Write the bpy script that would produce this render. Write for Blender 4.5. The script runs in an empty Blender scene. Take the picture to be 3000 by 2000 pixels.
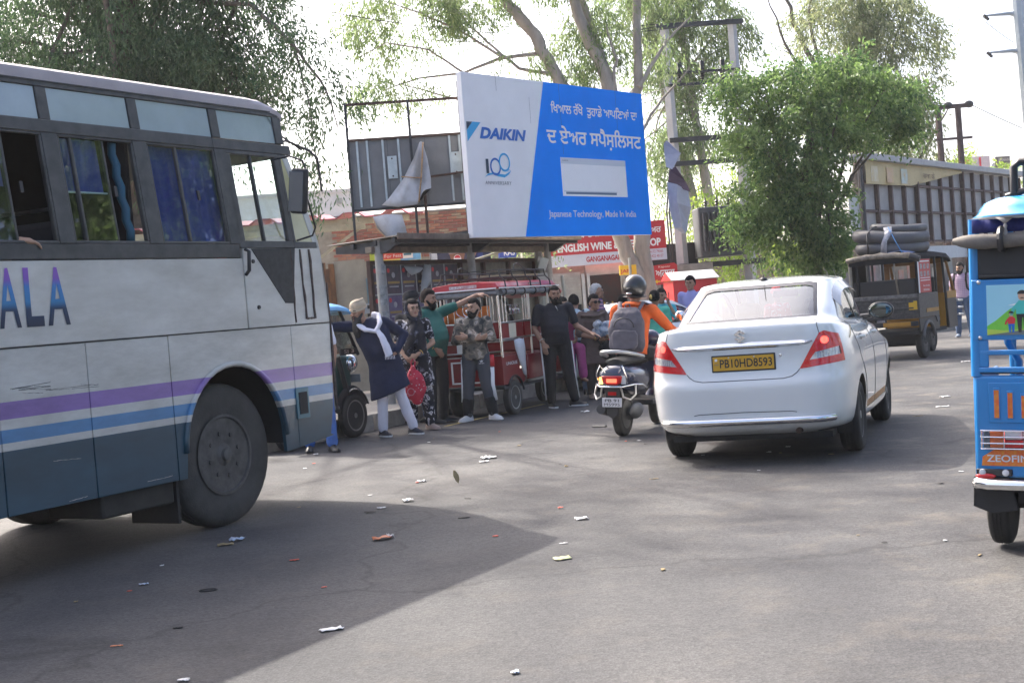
import bpy, bmesh, math, random
import numpy as np
from mathutils import Vector, Matrix, Euler
from mathutils.geometry import tessellate_polygon
rad = math.radians
random.seed(7)
rng = np.random.default_rng(11)
S = bpy.context.scene
COL = S.collection

# ------------------------------------------------------------------ camera, sky, sun, exposure
cam = bpy.data.objects.new('camera', bpy.data.cameras.new('camera'))
COL.objects.link(cam)
cam.data.lens = 48.0
cam.data.sensor_width = 36.0
cam.data.clip_start = 0.1
cam.data.clip_end = 3000
cam.matrix_world = Matrix.Translation((0, 0, 1.45)) @ Euler((rad(90 - 1.504), 0, 0)).to_matrix().to_4x4() @ Matrix.Rotation(rad(-4.46), 4, 'Z')
S.camera = cam
SUN_AZ, SUN_EL = rad(-37.5), rad(45.0)          # from +Y towards +X
world = bpy.data.worlds.new('World')
S.world = world
world.use_nodes = True
wn = world.node_tree.nodes
sky = wn.new('ShaderNodeTexSky')
sky.sky_type = 'NISHITA'
sky.sun_disc = False
sky.sun_elevation = SUN_EL
sky.sun_rotation = SUN_AZ
sky.air_density = 0.6
sky.dust_density = 5.5
sky.ozone_density = 0.4
wn['Background'].inputs['Strength'].default_value = 0.15
world.node_tree.links.new(sky.outputs[0], wn['Background'].inputs['Color'])
sun = bpy.data.objects.new('sun', bpy.data.lights.new('sun', 'SUN'))
COL.objects.link(sun)
sun.data.energy = 2.5
sun.data.angle = rad(0.55)
sun.data.color = (1.0, 0.94, 0.84)
sd = Vector((math.sin(SUN_AZ) * math.cos(SUN_EL), math.cos(SUN_AZ) * math.cos(SUN_EL), math.sin(SUN_EL)))
sun.rotation_euler = sd.to_track_quat('Z', 'Y').to_euler()
sun.location = (0, 0, 40)
S.view_settings.view_transform = 'Standard'
S.view_settings.look = 'None'
S.view_settings.gamma = 1.0
S.view_settings.exposure = 1.9
S.view_settings.use_curve_mapping = False
S.render.engine = 'CYCLES'
S.cycles.max_bounces = 6
S.cycles.transparent_max_bounces = 12
S.cycles.use_denoising = True

# ------------------------------------------------------------------ materials
def nodes_of(m):
    m.use_nodes = True
    nt = m.node_tree
    return nt, nt.nodes, nt.links, nt.nodes['Principled BSDF']

def setp(p, **k):
    for a, b in k.items():
        p.inputs[a.replace('_', ' ')].default_value = b

def c4(c): return (c[0], c[1], c[2], 1.0)

def mat(name, col, rough=0.5, metal=0.0, var=0.12, vscale=6.0, bump=0.0, bscale=60.0, coat=0.0, spec=0.5, col2=None, detail=4.0, emit=None, estr=0.0, stretch=None):
    m = bpy.data.materials.new(name)
    nt, N, L, p = nodes_of(m)
    setp(p, Roughness=rough, Metallic=metal, Coat_Weight=coat, Specular_IOR_Level=spec)
    p.inputs['Coat Roughness'].default_value = 0.05
    tc = N.new('ShaderNodeTexCoord')
    src = tc.outputs['Object']
    if stretch:
        mp = N.new('ShaderNodeMapping'); mp.inputs['Scale'].default_value = stretch
        L.new(src, mp.inputs['Vector']); src = mp.outputs[0]
    if var > 0 or col2:
        n = N.new('ShaderNodeTexNoise'); n.inputs['Scale'].default_value = vscale; n.inputs['Detail'].default_value = detail
        n.inputs['Roughness'].default_value = 0.65
        L.new(src, n.inputs['Vector'])
        r = N.new('ShaderNodeValToRGB')
        r.color_ramp.elements[0].position = 0.3; r.color_ramp.elements[1].position = 0.7
        a = col2 if col2 else tuple(x * (1 - var) for x in col)
        b = col if col2 else tuple(min(1, x * (1 + var)) for x in col)
        r.color_ramp.elements[0].color = c4(a); r.color_ramp.elements[1].color = c4(b)
        L.new(n.outputs['Fac'], r.inputs[0]); L.new(r.outputs[0], p.inputs['Base Color'])
    else:
        p.inputs['Base Color'].default_value = c4(col)
    if bump > 0:
        n2 = N.new('ShaderNodeTexNoise'); n2.inputs['Scale'].default_value = bscale; n2.inputs['Detail'].default_value = 3
        L.new(src, n2.inputs['Vector'])
        bp = N.new('ShaderNodeBump'); bp.inputs['Strength'].default_value = bump; bp.inputs['Distance'].default_value = 0.02
        L.new(n2.outputs['Fac'], bp.inputs['Height']); L.new(bp.outputs[0], p.inputs['Normal'])
    if emit:
        p.inputs['Emission Color'].default_value = c4(emit); p.inputs['Emission Strength'].default_value = estr
    return m

def glass(name, tint=(0.8, 0.9, 0.92), rough=0.02, base=0.08, dark=0.0):
    """thin pane: clear (tinted) plus a mirror coat that grows at grazing angles"""
    m = bpy.data.materials.new(name); m.use_nodes = True
    nt = m.node_tree; N = nt.nodes; L = nt.links
    N.clear()
    o = N.new('ShaderNodeOutputMaterial'); t = N.new('ShaderNodeBsdfTransparent'); g = N.new('ShaderNodeBsdfGlossy')
    mx = N.new('ShaderNodeMixShader'); fr = N.new('ShaderNodeLayerWeight'); fr.inputs['Blend'].default_value = 0.33
    ma = N.new('ShaderNodeMath'); ma.operation = 'MULTIPLY_ADD'
    ma.inputs[1].default_value = 1 - base; ma.inputs[2].default_value = base; ma.use_clamp = True
    t.inputs[0].default_value = c4(tint); g.inputs['Roughness'].default_value = rough; g.inputs[0].default_value = (0.95, 0.97, 1, 1)
    ge = N.new('ShaderNodeNewGeometry'); iv = N.new('ShaderNodeMath'); iv.operation = 'SUBTRACT'; iv.inputs[0].default_value = 1; L.new(ge.outputs['Backfacing'], iv.inputs[1])
    mu = N.new('ShaderNodeMath'); mu.operation = 'MULTIPLY'; L.new(iv.outputs[0], mu.inputs[1])
    L.new(fr.outputs['Fresnel'], ma.inputs[0]); L.new(ma.outputs[0], mu.inputs[0]); L.new(mu.outputs[0], mx.inputs[0]); L.new(t.outputs[0], mx.inputs[1]); L.new(g.outputs[0], mx.inputs[2])
    if dark > 0:
        d = N.new('ShaderNodeBsdfDiffuse'); d.inputs[0].default_value = (0.2, 0.22, 0.22, 1)
        m2 = N.new('ShaderNodeMixShader'); m2.inputs[0].default_value = dark
        L.new(mx.outputs[0], m2.inputs[1]); L.new(d.outputs[0], m2.inputs[2]); L.new(m2.outputs[0], o.inputs[0])
    else:
        L.new(mx.outputs[0], o.inputs[0])
    return m

def leafmat(name, c1, c2, trans=0.35, rough=0.5):
    m = bpy.data.materials.new(name)
    nt, N, L, p = nodes_of(m)
    tc = N.new('ShaderNodeTexCoord')
    n = N.new('ShaderNodeTexNoise'); n.inputs['Scale'].default_value = 1.3; n.inputs['Detail'].default_value = 5
    L.new(tc.outputs['Object'], n.inputs['Vector'])
    w = N.new('ShaderNodeTexWhiteNoise'); w.noise_dimensions = '1D'
    g = N.new('ShaderNodeNewGeometry'); L.new(g.outputs['Random Per Island'], w.inputs['W'])
    ad = N.new('ShaderNodeMath'); ad.operation = 'MULTIPLY_ADD'; ad.inputs[1].default_value = 0.5
    L.new(w.outputs['Value'], ad.inputs[0]); L.new(n.outputs['Fac'], ad.inputs[2])
    r = N.new('ShaderNodeValToRGB'); r.color_ramp.elements[0].position = 0.45; r.color_ramp.elements[1].position = 1.05
    r.color_ramp.elements[0].color = c4(c1); r.color_ramp.elements[1].color = c4(c2)
    L.new(ad.outputs[0], r.inputs[0]); L.new(r.outputs[0], p.inputs['Base Color'])
    setp(p, Roughness=rough, Specular_IOR_Level=0.35)
    tr = N.new('ShaderNodeBsdfTranslucent'); mx = N.new('ShaderNodeMixShader'); mx.inputs[0].default_value = trans
    hs = N.new('ShaderNodeHueSaturation'); hs.inputs['Value'].default_value = 1.6; hs.inputs['Saturation'].default_value = 1.1
    L.new(r.outputs[0], hs.inputs['Color']); L.new(hs.outputs[0], tr.inputs[0])
    L.new(p.outputs[0], mx.inputs[1]); L.new(tr.outputs[0], mx.inputs[2]); L.new(mx.outputs[0], N['Material Output'].inputs[0])
    return m

# ------------------------------------------------------------------ objects
def T(name, label, cat, loc=(0, 0, 0), rz=0.0, group=None, rx=0, ry=0):
    o = bpy.data.objects.new(name, None); COL.objects.link(o)
    o.empty_display_size = 0.2
    o.location = loc; o.rotation_euler = (rx, ry, rz); o['label'] = label; o['category'] = cat
    if group: o['group'] = group
    return o

def tag(o, label=None, cat=None, group=None, kind=None):
    if label: o['label'] = label
    if cat: o['category'] = cat
    if group: o['group'] = group
    if kind: o['kind'] = kind
    return o

def run(A): return rad(90 - A)     # local X runs along heading A (deg right of +Y), viewer side is -Y
def head(A): return rad(-A)        # local Y points along heading A

class MB:
    def __init__(s): s.v = []; s.f = []
    def add(s, vs, fs):
        k = len(s.v); s.v += [tuple(x) for x in vs]; s.f += [tuple(i + k for i in q) for q in fs]; return s
    def box(s, x0, x1, y0, y1, z0, z1):
        return s.add([(x0, y0, z0), (x1, y0, z0), (x1, y1, z0), (x0, y1, z0), (x0, y0, z1), (x1, y0, z1), (x1, y1, z1), (x0, y1, z1)],
                     [(0, 3, 2, 1), (4, 5, 6, 7), (0, 1, 5, 4), (1, 2, 6, 5), (2, 3, 7, 6), (3, 0, 4, 7)])
    def obox(s, c, size, rot):
        a = MB().box(-size[0] / 2, size[0] / 2, -size[1] / 2, size[1] / 2, -size[2] / 2, size[2] / 2)
        R = rot if isinstance(rot, Matrix) else Euler(rot).to_matrix()
        return s.add([Vector(c) + R @ Vector(v) for v in a.v], a.f)
    def bar(s, a, b, w, h=None, up=(0, 0, 1)):
        h = h or w; a = Vector(a); b = Vector(b); d = (b - a)
        t = d.normalized(); u = Vector(up)
        if abs(t.dot(u)) > 0.95: u = Vector((1, 0, 0)) if abs(t.x) < 0.9 else Vector((0, 1, 0))
        x = t.cross(u).normalized() * w / 2; y = x.cross(t).normalized() * h / 2
        vs = [p + sx * x + sy * y for p in (a, b) for sx, sy in ((-1, -1), (1, -1), (1, 1), (-1, 1))]
        return s.add(vs, [(0, 1, 2, 3), (7, 6, 5, 4), (0, 4, 5, 1), (1, 5, 6, 2), (2, 6, 7, 3), (3, 7, 4, 0)])
    def tube(s, pts, r, n=8, closed=False, caps=True, sq=None):
        P = [Vector(p) for p in pts]; m = len(P)
        R = r if isinstance(r, (list, tuple)) else [r] * m
        rings = []; u = None
        for i in range(m):
            a = P[i - 1] if (i > 0 or closed) else P[i]; b = P[(i + 1) % m] if (i < m - 1 or closed) else P[i]
            t = (b - a).normalized()
            if u is None:
                q = Vector((0, 0, 1)) if abs(t.z) < 0.9 else Vector((1, 0, 0)); u = t.cross(q).normalized()
            else:
                u = u - t * u.dot(t)
                u = u.normalized() if u.length > 1e-6 else t.orthogonal().normalized()
            w = t.cross(u)
            k = 1.0
            if sq: rings.append([P[i] + R[i] * (u * math.cos(j * 2 * math.pi / n) * sq[0] + w * math.sin(j * 2 * math.pi / n) * sq[1]) for j in range(n)])
            else: rings.append([P[i] + R[i] * (u * math.cos(j * 2 * math.pi / n) + w * math.sin(j * 2 * math.pi / n)) for j in range(n)])
        return s.loft(rings, closed, caps)
    def loft(s, rings, closed=False, caps=True, open_ring=False):
        n = len(rings[0]); m = len(rings); vs = [v for r in rings for v in r]; fs = []
        for i in range(m if closed else m - 1):
            a = i * n; b = ((i + 1) % m) * n
            for j in range(n - 1 if open_ring else n):
                k = (j + 1) % n; fs.append((a + j, a + k, b + k, b + j))
        if caps and not closed and not open_ring:
            fs.append(tuple(range(n - 1, -1, -1))); fs.append(tuple((m - 1) * n + j for j in range(n)))
        return s.add(vs, fs)
    def cyl(s, a, b, r, r2=None, n=12): return s.tube([a, b], [r, r if r2 is None else r2], n)
    def cap(s, a, b, r0, r1, n=10):          # capsule with round ends
        a = Vector(a); b = Vector(b); d = b - a; L = max(d.length, 1e-5); t = d / L
        pts = []; R = []
        for k in (80, 55, 28, 0): pts.append(a - t * r0 * math.sin(rad(k))); R.append(max(r0 * math.cos(rad(k)), .0005))
        for k in (0, 28, 55, 80): pts.append(b + t * r1 * math.sin(rad(k))); R.append(max(r1 * math.cos(rad(k)), .0005))
        return s.tube(pts, R, n)
    def ell(s, c, r, nu=14, nv=9, rot=None):
        rings = []
        for i in range(1, nv):
            th = math.pi * i / nv
            rings.append([Vector((r[0] * math.sin(th) * math.cos(2 * math.pi * j / nu), r[1] * math.sin(th) * math.sin(2 * math.pi * j / nu), -r[2] * math.cos(th))) for j in range(nu)])
        vs = [v for q in rings for v in q]; n = nu
        fs = [(i * n + j, i * n + (j + 1) % n, (i + 1) * n + (j + 1) % n, (i + 1) * n + j) for i in range(nv - 2) for j in range(n)]
        k = len(vs); vs += [Vector((0, 0, -r[2])), Vector((0, 0, r[2]))]
        fs += [(k, (j + 1) % n, j) for j in range(n)] + [(k + 1, (nv - 2) * n + j, (nv - 2) * n + (j + 1) % n) for j in range(n)]
        if rot is not None: vs = [rot @ v for v in vs]
        return s.add([Vector(c) + v for v in vs], fs)
    def lathe(s, prof, c=(0, 0, 0), axis='z', n=24, closed=False):
        rings = []
        for r, h in prof:
            q = []
            for j in range(n):
                a = 2 * math.pi * j / n; x, y = r * math.cos(a), r * math.sin(a)
                q.append(Vector(c) + Vector({'z': (x, y, h), 'x': (h, x, y), 'y': (y, h, x)}[axis]))
            rings.append(q)
        return s.loft(rings, closed, not closed)
    def prism(s, poly, a, b, axis='y'):
        def P(p, h): return {'x': (h, p[0], p[1]), 'y': (p[0], h, p[1]), 'z': (p[0], p[1], h)}[axis]
        n = len(poly); ar = sum(poly[i][0] * poly[(i + 1) % n][1] - poly[(i + 1) % n][0] * poly[i][1] for i in range(n))
        if ar < 0: poly = poly[::-1]
        if axis == 'y': a, b = max(a, b), min(a, b)
        else: a, b = min(a, b), max(a, b)
        vs = [P(p, a) for p in poly] + [P(p, b) for p in poly]
        return s.add(vs, [tuple(range(n - 1, -1, -1)), tuple(range(n, 2 * n))] + [(i, (i + 1) % n, n + (i + 1) % n, n + i) for i in range(n)])
    def quad(s, a, b, c, d): return s.add([a, b, c, d], [(0, 1, 2, 3)])
    def map(s, f): s.v = [tuple(f(*p)) for p in s.v]; return s
    def xf(s, M): s.v = [tuple(M @ Vector(p)) for p in s.v]; return s
    def join(s, o, M=None): return s.add([(M @ Vector(p)) if M else p for p in o.v], o.f)
    def build(s, name, m=None, parent=None, smooth=None, bevel=0, loc=None, rz=None, segs=2):
        me = bpy.data.meshes.new(name); me.from_pydata(s.v, [], s.f); me.update()
        return link_mesh(name, me, m, parent, smooth, bevel, loc, rz, segs)

def link_mesh(name, me, m=None, parent=None, smooth=None, bevel=0, loc=None, rz=None, segs=2):
    if m: me.materials.append(m)
    if smooth is not None:
        me.polygons.foreach_set('use_smooth', [True] * len(me.polygons))
        if smooth < 180: me.set_sharp_from_angle(angle=rad(smooth))
    o = bpy.data.objects.new(name, me); COL.objects.link(o)
    if parent is not None: o.parent = parent
    if loc is not None: o.location = loc
    if rz is not None: o.rotation_euler = (0, 0, rz)
    if bevel > 0:
        b = o.modifiers.new('edge', 'BEVEL'); b.width = bevel; b.segments = segs; b.limit_method = 'ANGLE'; b.angle_limit = rad(40)
        if smooth is None:
            me.polygons.foreach_set('use_smooth', [True] * len(me.polygons)); me.set_sharp_from_angle(angle=rad(50))
    return o

def copy_tree(o, parent=None):
    c = o.copy(); COL.objects.link(c)
    if parent is not None: c.parent = parent
    for ch in list(o.children): copy_tree(ch, c)
    return c

# text as flat mesh: fitted into the box (u0..u1, v0..v1), mapped by fn(u, v) -> xyz
_tc = {}
def glyphs(s, bold=0.0, shear=0.0, space=1.0):
    key = (s, bold, shear, space)
    if key not in _tc:
        cu = bpy.data.curves.new('t', 'FONT'); cu.body = s; cu.fill_mode = 'NONE'; cu.shear = shear; cu.resolution_u = 3; cu.space_character = space
        ob = bpy.data.objects.new('t', cu); COL.objects.link(ob)
        dg = bpy.context.evaluated_depsgraph_get()
        me = bpy.data.meshes.new_from_object(ob.evaluated_get(dg))
        nb = [[] for _ in me.vertices]
        for e in me.edges: nb[e.vertices[0]].append(e.vertices[1]); nb[e.vertices[1]].append(e.vertices[0])
        seen = set(); loops = []
        for i in range(len(nb)):
            if i in seen or not nb[i]: continue
            lp = [i]; seen.add(i); c = nb[i][0] if i + 1 not in nb[i] else i + 1
            while c not in seen: lp.append(c); seen.add(c); q = [k for k in nb[c] if k not in seen]; c = q[0] if q else i
            P = []
            for k in lp:
                p = (me.vertices[k].co.x, me.vertices[k].co.y)
                if not P or abs(p[0] - P[-1][0]) + abs(p[1] - P[-1][1]) > 1e-5: P.append(p)
            if len(P) > 2: loops.append(P)
        area = lambda P: sum(P[k - 1][0] * P[k][1] - P[k][0] * P[k - 1][1] for k in range(len(P)))
        def inside(p, P):
            c = False
            for k in range(len(P)):
                (x1, y1), (x2, y2) = P[k], P[k - 1]
                if (y1 > p[1]) != (y2 > p[1]) and p[0] < (x2 - x1) * (p[1] - y1) / (y2 - y1) + x1: c = not c
            return c
        sg = math.copysign(1, area(max(loops, key=lambda P: abs(area(P))))) if loops else 1
        if bold:
            for q, P in enumerate(loops):
                o_ = []
                for k in range(len(P)):
                    a, m_, b_ = P[k - 1], P[k], P[(k + 1) % len(P)]
                    n1 = Vector((m_[1] - a[1], a[0] - m_[0])).normalized(); n2 = Vector((b_[1] - m_[1], m_[0] - b_[0])).normalized()
                    n_ = n1 + n2; n_ = n_ / max(n_.length_squared / 2, .5) * bold * sg
                    o_.append((m_[0] + n_.x, m_[1] + n_.y))
                loops[q] = o_
        outer = [P for P in loops if area(P) * sg > 0]; hole = [P for P in loops if area(P) * sg <= 0]
        own = {k: [] for k in range(len(outer))}
        for P in hole:
            c = [k for k in range(len(outer)) if inside(P[0], outer[k])]
            if c: own[min(c, key=lambda k: abs(area(outer[k])))].append(P)
        V = []; Fc = []
        for k, P in enumerate(outer):
            pl = [P] + own[k]; base = len(V)
            tri = tessellate_polygon([[Vector((x, y, 0)) for x, y in p] for p in pl])
            V += [(x, y, (k % 3) * .0004) for p in pl for x, y in p]; Fc += [tuple(base + i for i in t_) for t_ in tri]
        bpy.data.objects.remove(ob); bpy.data.curves.remove(cu); bpy.data.meshes.remove(me)
        _tc[key] = (V, Fc)
    return _tc[key]

def text(name, s, m, parent, u0, u1, v0, v1, fn=None, bold=0.0, shear=0.0, y=0.0, space=1.0):
    V, Fc = glyphs(s, bold, shear, space)
    if not V: return None
    xs = [p[0] for p in V]; ys = [p[1] for p in V]; a, b, c, d = min(xs), max(xs), min(ys), max(ys)
    pv_ = fn is None
    fn = fn or (lambda u, v: (u, y, v))
    vs = [fn(u0 + (p[0] - a) / max(b - a, 1e-6) * (u1 - u0), v0 + (p[1] - c) / max(d - c, 1e-6) * (v1 - v0)) for p in V]
    if pv_: vs = [(q[0], q[1] - p[2], q[2]) for q, p in zip(vs, V)]
    return MB().add(vs, Fc).build(name, m, parent)

def flat(name, poly, m, parent, y, th=0.002):
    """flat printed shape on a sign face (local XZ, facing -Y)"""
    return MB().prism(poly, y, y - th, 'y').build(name, m, parent)

def circ(cx, cz, r, n=20, rz=None, a0=0, a1=360):
    return [(cx + r * math.cos(rad(a0 + (a1 - a0) * i / n)), cz + (rz or r) * math.sin(rad(a0 + (a1 - a0) * i / n))) for i in range(n if a1 - a0 == 360 else n + 1)]
def rect(x0, x1, z0, z1): return [(x0, z0), (x1, z0), (x1, z1), (x0, z1)]
def ring(cx, cz, r0, r1, y, th=0.002, n=28, sx=1.0):
    a = circ(cx, cz, r1 * sx, n, r1); b = circ(cx, cz, r0 * sx, n, r0)
    vs = [(p[0], y, p[1]) for p in a + b] + [(p[0], y - th, p[1]) for p in a + b]
    fs = []
    for i in range(n):
        j = (i + 1) % n
        fs += [(2 * n + i, 2 * n + j, 3 * n + j, 3 * n + i), (i, 2 * n + i, 2 * n + j, j)]
    return MB().add(vs, fs)

# shared materials
BLACK = mat('black_rubber', (0.018, 0.018, 0.019), 0.75, var=0.25, vscale=9, bump=0.15, bscale=90)
TYRE = mat('tyre_rubber', (0.030, 0.029, 0.028), 0.85, var=0.35, vscale=5, bump=0.2, bscale=70)
BLKPL = mat('black_plastic', (0.02, 0.02, 0.022), 0.45, var=0.2)
CHROME = mat('chrome', (0.78, 0.79, 0.8), 0.12, 1.0, var=0.05)
STEEL = mat('steel_tube', (0.55, 0.55, 0.54), 0.28, 1.0, var=0.12)
ALLOY = mat('wheel_alloy', (0.42, 0.42, 0.41), 0.4, 0.8, var=0.2, vscale=12)
WHITE = mat('white_print', (0.8, 0.8, 0.8), 0.6, var=0.05)
NAVYP = mat('dark_print', (0.02, 0.03, 0.08), 0.6, var=0.05)
REDP = mat('red_print', (0.6, 0.03, 0.04), 0.55, var=0.06)
YELP = mat('yellow_print', (0.8, 0.52, 0.03), 0.6, var=0.06)
RUST = mat('rusty_iron', (0.10, 0.055, 0.04), 0.8, 0.2, var=0.4, vscale=14, col2=(0.05, 0.035, 0.03))
DKST = mat('dark_steel', (0.05, 0.052, 0.055), 0.6, 0.4, var=0.3, vscale=8)
CONC = mat('concrete', (0.30, 0.29, 0.27), 0.9, var=0.25, vscale=4, bump=0.3, bscale=40)
# ------------------------------------------------------------------ ground
def asphalt():
    m = bpy.data.materials.new('asphalt')
    nt, N, L, p = nodes_of(m)
    tc = N.new('ShaderNodeTexCoord')
    def noise(sc, det=3, r=0.6):
        n = N.new('ShaderNodeTexNoise'); n.inputs['Scale'].default_value = sc; n.inputs['Detail'].default_value = det; n.inputs['Roughness'].default_value = r
        L.new(tc.outputs['Object'], n.inputs['Vector']); return n.outputs['Fac']
    def ramp(f, a, b, p0=0.3, p1=0.7):
        r = N.new('ShaderNodeValToRGB'); r.color_ramp.elements[0].position = p0; r.color_ramp.elements[1].position = p1
        r.color_ramp.elements[0].color = c4(a); r.color_ramp.elements[1].color = c4(b); L.new(f, r.inputs[0]); return r.outputs[0]
    def mul(a, b, fac=1.0, mode='MULTIPLY'):
        x = N.new('ShaderNodeMix'); x.data_type = 'RGBA'; x.blend_type = mode; x.inputs[0].default_value = fac
        L.new(a, x.inputs[6]); L.new(b, x.inputs[7]); return x.outputs[2]
    base = ramp(noise(0.55, 5), (0.052, 0.053, 0.057), (0.090, 0.090, 0.092), 0.35, 0.7)
    v = N.new('ShaderNodeTexVoronoi'); v.inputs['Scale'].default_value = 75; L.new(tc.outputs['Object'], v.inputs['Vector'])
    ag = N.new('ShaderNodeSeparateColor'); L.new(v.outputs['Color'], ag.inputs[0])
    st = ramp(ag.outputs[0], (0.72, 0.72, 0.72), (1.22, 1.22, 1.21), 0.05, 0.95)
    c = mul(base, st)
    c = mul(c, ramp(noise(170, 2), (0.72, 0.72, 0.72), (1.28, 1.28, 1.28), 0.3, 0.72))
    # tyre-polished lanes and oil marks along the running direction
    mp = N.new('ShaderNodeMapping'); mp.inputs['Rotation'].default_value = (0, 0, rad(28.5)); mp.inputs['Scale'].default_value = (0.7, 0.05, 1)
    L.new(tc.outputs['Object'], mp.inputs['Vector'])
    n = N.new('ShaderNodeTexNoise'); n.inputs['Scale'].default_value = 1.6; n.inputs['Detail'].default_value = 4; L.new(mp.outputs[0], n.inputs['Vector'])
    c = mul(c, ramp(n.outputs['Fac'], (0.74, 0.74, 0.77), (1.16, 1.14, 1.1)))
    # sand-coloured dust, more towards the right-hand side of the carriageway
    d = ramp(noise(2.3, 6, 0.7), (0, 0, 0), (1, 1, 1), 0.52, 0.78)
    x = N.new('ShaderNodeMix'); x.data_type = 'RGBA'; x.inputs[7].default_value = (0.165, 0.145, 0.12, 1)
    ml = N.new('ShaderNodeMath'); ml.operation = 'MULTIPLY'; ml.inputs[1].default_value = 0.4
    sx = N.new('ShaderNodeSeparateXYZ'); L.new(tc.outputs['Object'], sx.inputs[0]); mr = N.new('ShaderNodeMapRange'); mr.inputs[1].default_value = 0.6; mr.inputs[2].default_value = 3.6; mr.inputs[3].default_value = 0.25; mr.inputs[4].default_value = 1.0; L.new(sx.outputs['X'], mr.inputs[0])
    L.new(mr.outputs[0], ml.inputs[1]); L.new(d, ml.inputs[0]); L.new(ml.outputs[0], x.inputs[0]); L.new(c, x.inputs[6])
    # hairline cracks
    v2 = N.new('ShaderNodeTexVoronoi'); v2.feature = 'DISTANCE_TO_EDGE'; v2.inputs['Scale'].default_value = 0.22; 
    nz = N.new('ShaderNodeTexNoise'); nz.inputs['Scale'].default_value = 1.2; nz.inputs['Detail'].default_value = 6; L.new(tc.outputs['Object'], nz.inputs['Vector'])
    av = N.new('ShaderNodeVectorMath'); av.operation = 'MULTIPLY_ADD'; av.inputs[1].default_value = (1.2, 1.2, 0); L.new(nz.outputs['Color'], av.inputs[0]); L.new(tc.outputs['Object'], av.inputs[2])
    L.new(av.outputs[0], v2.inputs['Vector'])
    cr = ramp(v2.outputs['Distance'], (0.62, 0.62, 0.62), (1, 1, 1), 0.001, 0.006)
    c = mul(mul(x.outputs[2], cr), ramp(noise(0.75, 4, 0.65), (0.74, 0.74, 0.76), (1, 1, 1), 0.32, 0.44))
    c = mul(c, ramp(noise(0.16, 3), (0.86, 0.86, 0.88), (1.1, 1.09, 1.07), 0.35, 0.65))
    L.new(c, p.inputs['Base Color'])
    setp(p, Roughness=0.82, Specular_IOR_Level=0.35)
    bp = N.new('ShaderNodeBump'); bp.inputs['Strength'].default_value = 0.35; bp.inputs['Distance'].default_value = 0.006
    L.new(v.outputs['Distance'], bp.inputs['Height']); L.new(bp.outputs[0], p.inputs['Normal'])
    return m
road = MB().add([(-400, -120, 0), (400, -120, 0), (400, 900, 0), (-400, 900, 0)], [(0, 1, 2, 3)]).build('road', asphalt())
tag(road, kind='structure')

DUST = mat('dusty_paving', (0.27, 0.25, 0.22), 0.95, var=0.25, vscale=1.5, bump=0.2, bscale=25)
KERB = [(-16, -9), (-5.0, 11.7), (-1.5, 18.3), (1.5, 23.9), (5, 28.6), (9.5, 32.4), (15, 37.2), (26, 46), (60, 70)]
fp = [(x, y, 0.15) for x, y in KERB]
outer = [(60, 300, 0.15), (-200, 300, 0.15), (-200, -9, 0.15)]
pv = MB(); n = len(fp)
pv.add(fp + outer, [tuple(range(n + 3))])
pv.add(fp + [(x, y, -0.05) for x, y, z in fp], [(i + n, i + 1 + n, i + 1, i) for i in range(n - 1)])
pave = pv.build('pavement', DUST); tag(pave, kind='structure')
kb = mat('kerb_concrete', (0.33, 0.31, 0.28), 0.9, var=0.3, vscale=5, bump=0.3, bscale=30)
ks = None
for i in range(1, 5):
    a = Vector((*KERB[i], 0)); b = Vector((*KERB[i + 1], 0)); d = (b - a); L_ = d.length; k = int(L_ / 0.9)
    if ks is None:
        ks = MB().box(-0.43, 0.43, -0.13, 0.02, -0.02, 0.21).build('kerb_stone', kb, pave, bevel=0.012); first = True
    for j in range(k):
        p = a + d * ((j + 0.5) / k)
        o = ks if first else ks.copy()
        if not first: COL.objects.link(o)
        first = False
        o.location = (p.x, p.y, 0); o.rotation_euler = (0, 0, math.atan2(d.y, d.x) + random.uniform(-.012, .012) )
# painted edge line near the parked rickshaws (thin worn yellow paint)
ypaint = mat('worn_yellow_paint', (0.55, 0.42, 0.12), 0.8, var=0.3, vscale=10, col2=(0.22, 0.19, 0.13))
yl = MB()
a = Vector((-2.4, 14.3)); d = Vector((math.sin(rad(28)), math.cos(rad(28)))); nrm = Vector((d.y, -d.x))
p0 = Vector((-0.36, 18.2)) - d * 1.2; p1 = Vector((-0.36, 18.2)) + d * 1.6
yl.add([(*(p0 - nrm * .03), .004), (*(p0 + nrm * .03), .004), (*(p1 + nrm * .03), .004), (*(p1 - nrm * .03), .004)], [(0, 1, 2, 3)])
o = yl.build('edge_marking', ypaint); tag(o, kind='structure')
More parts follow.
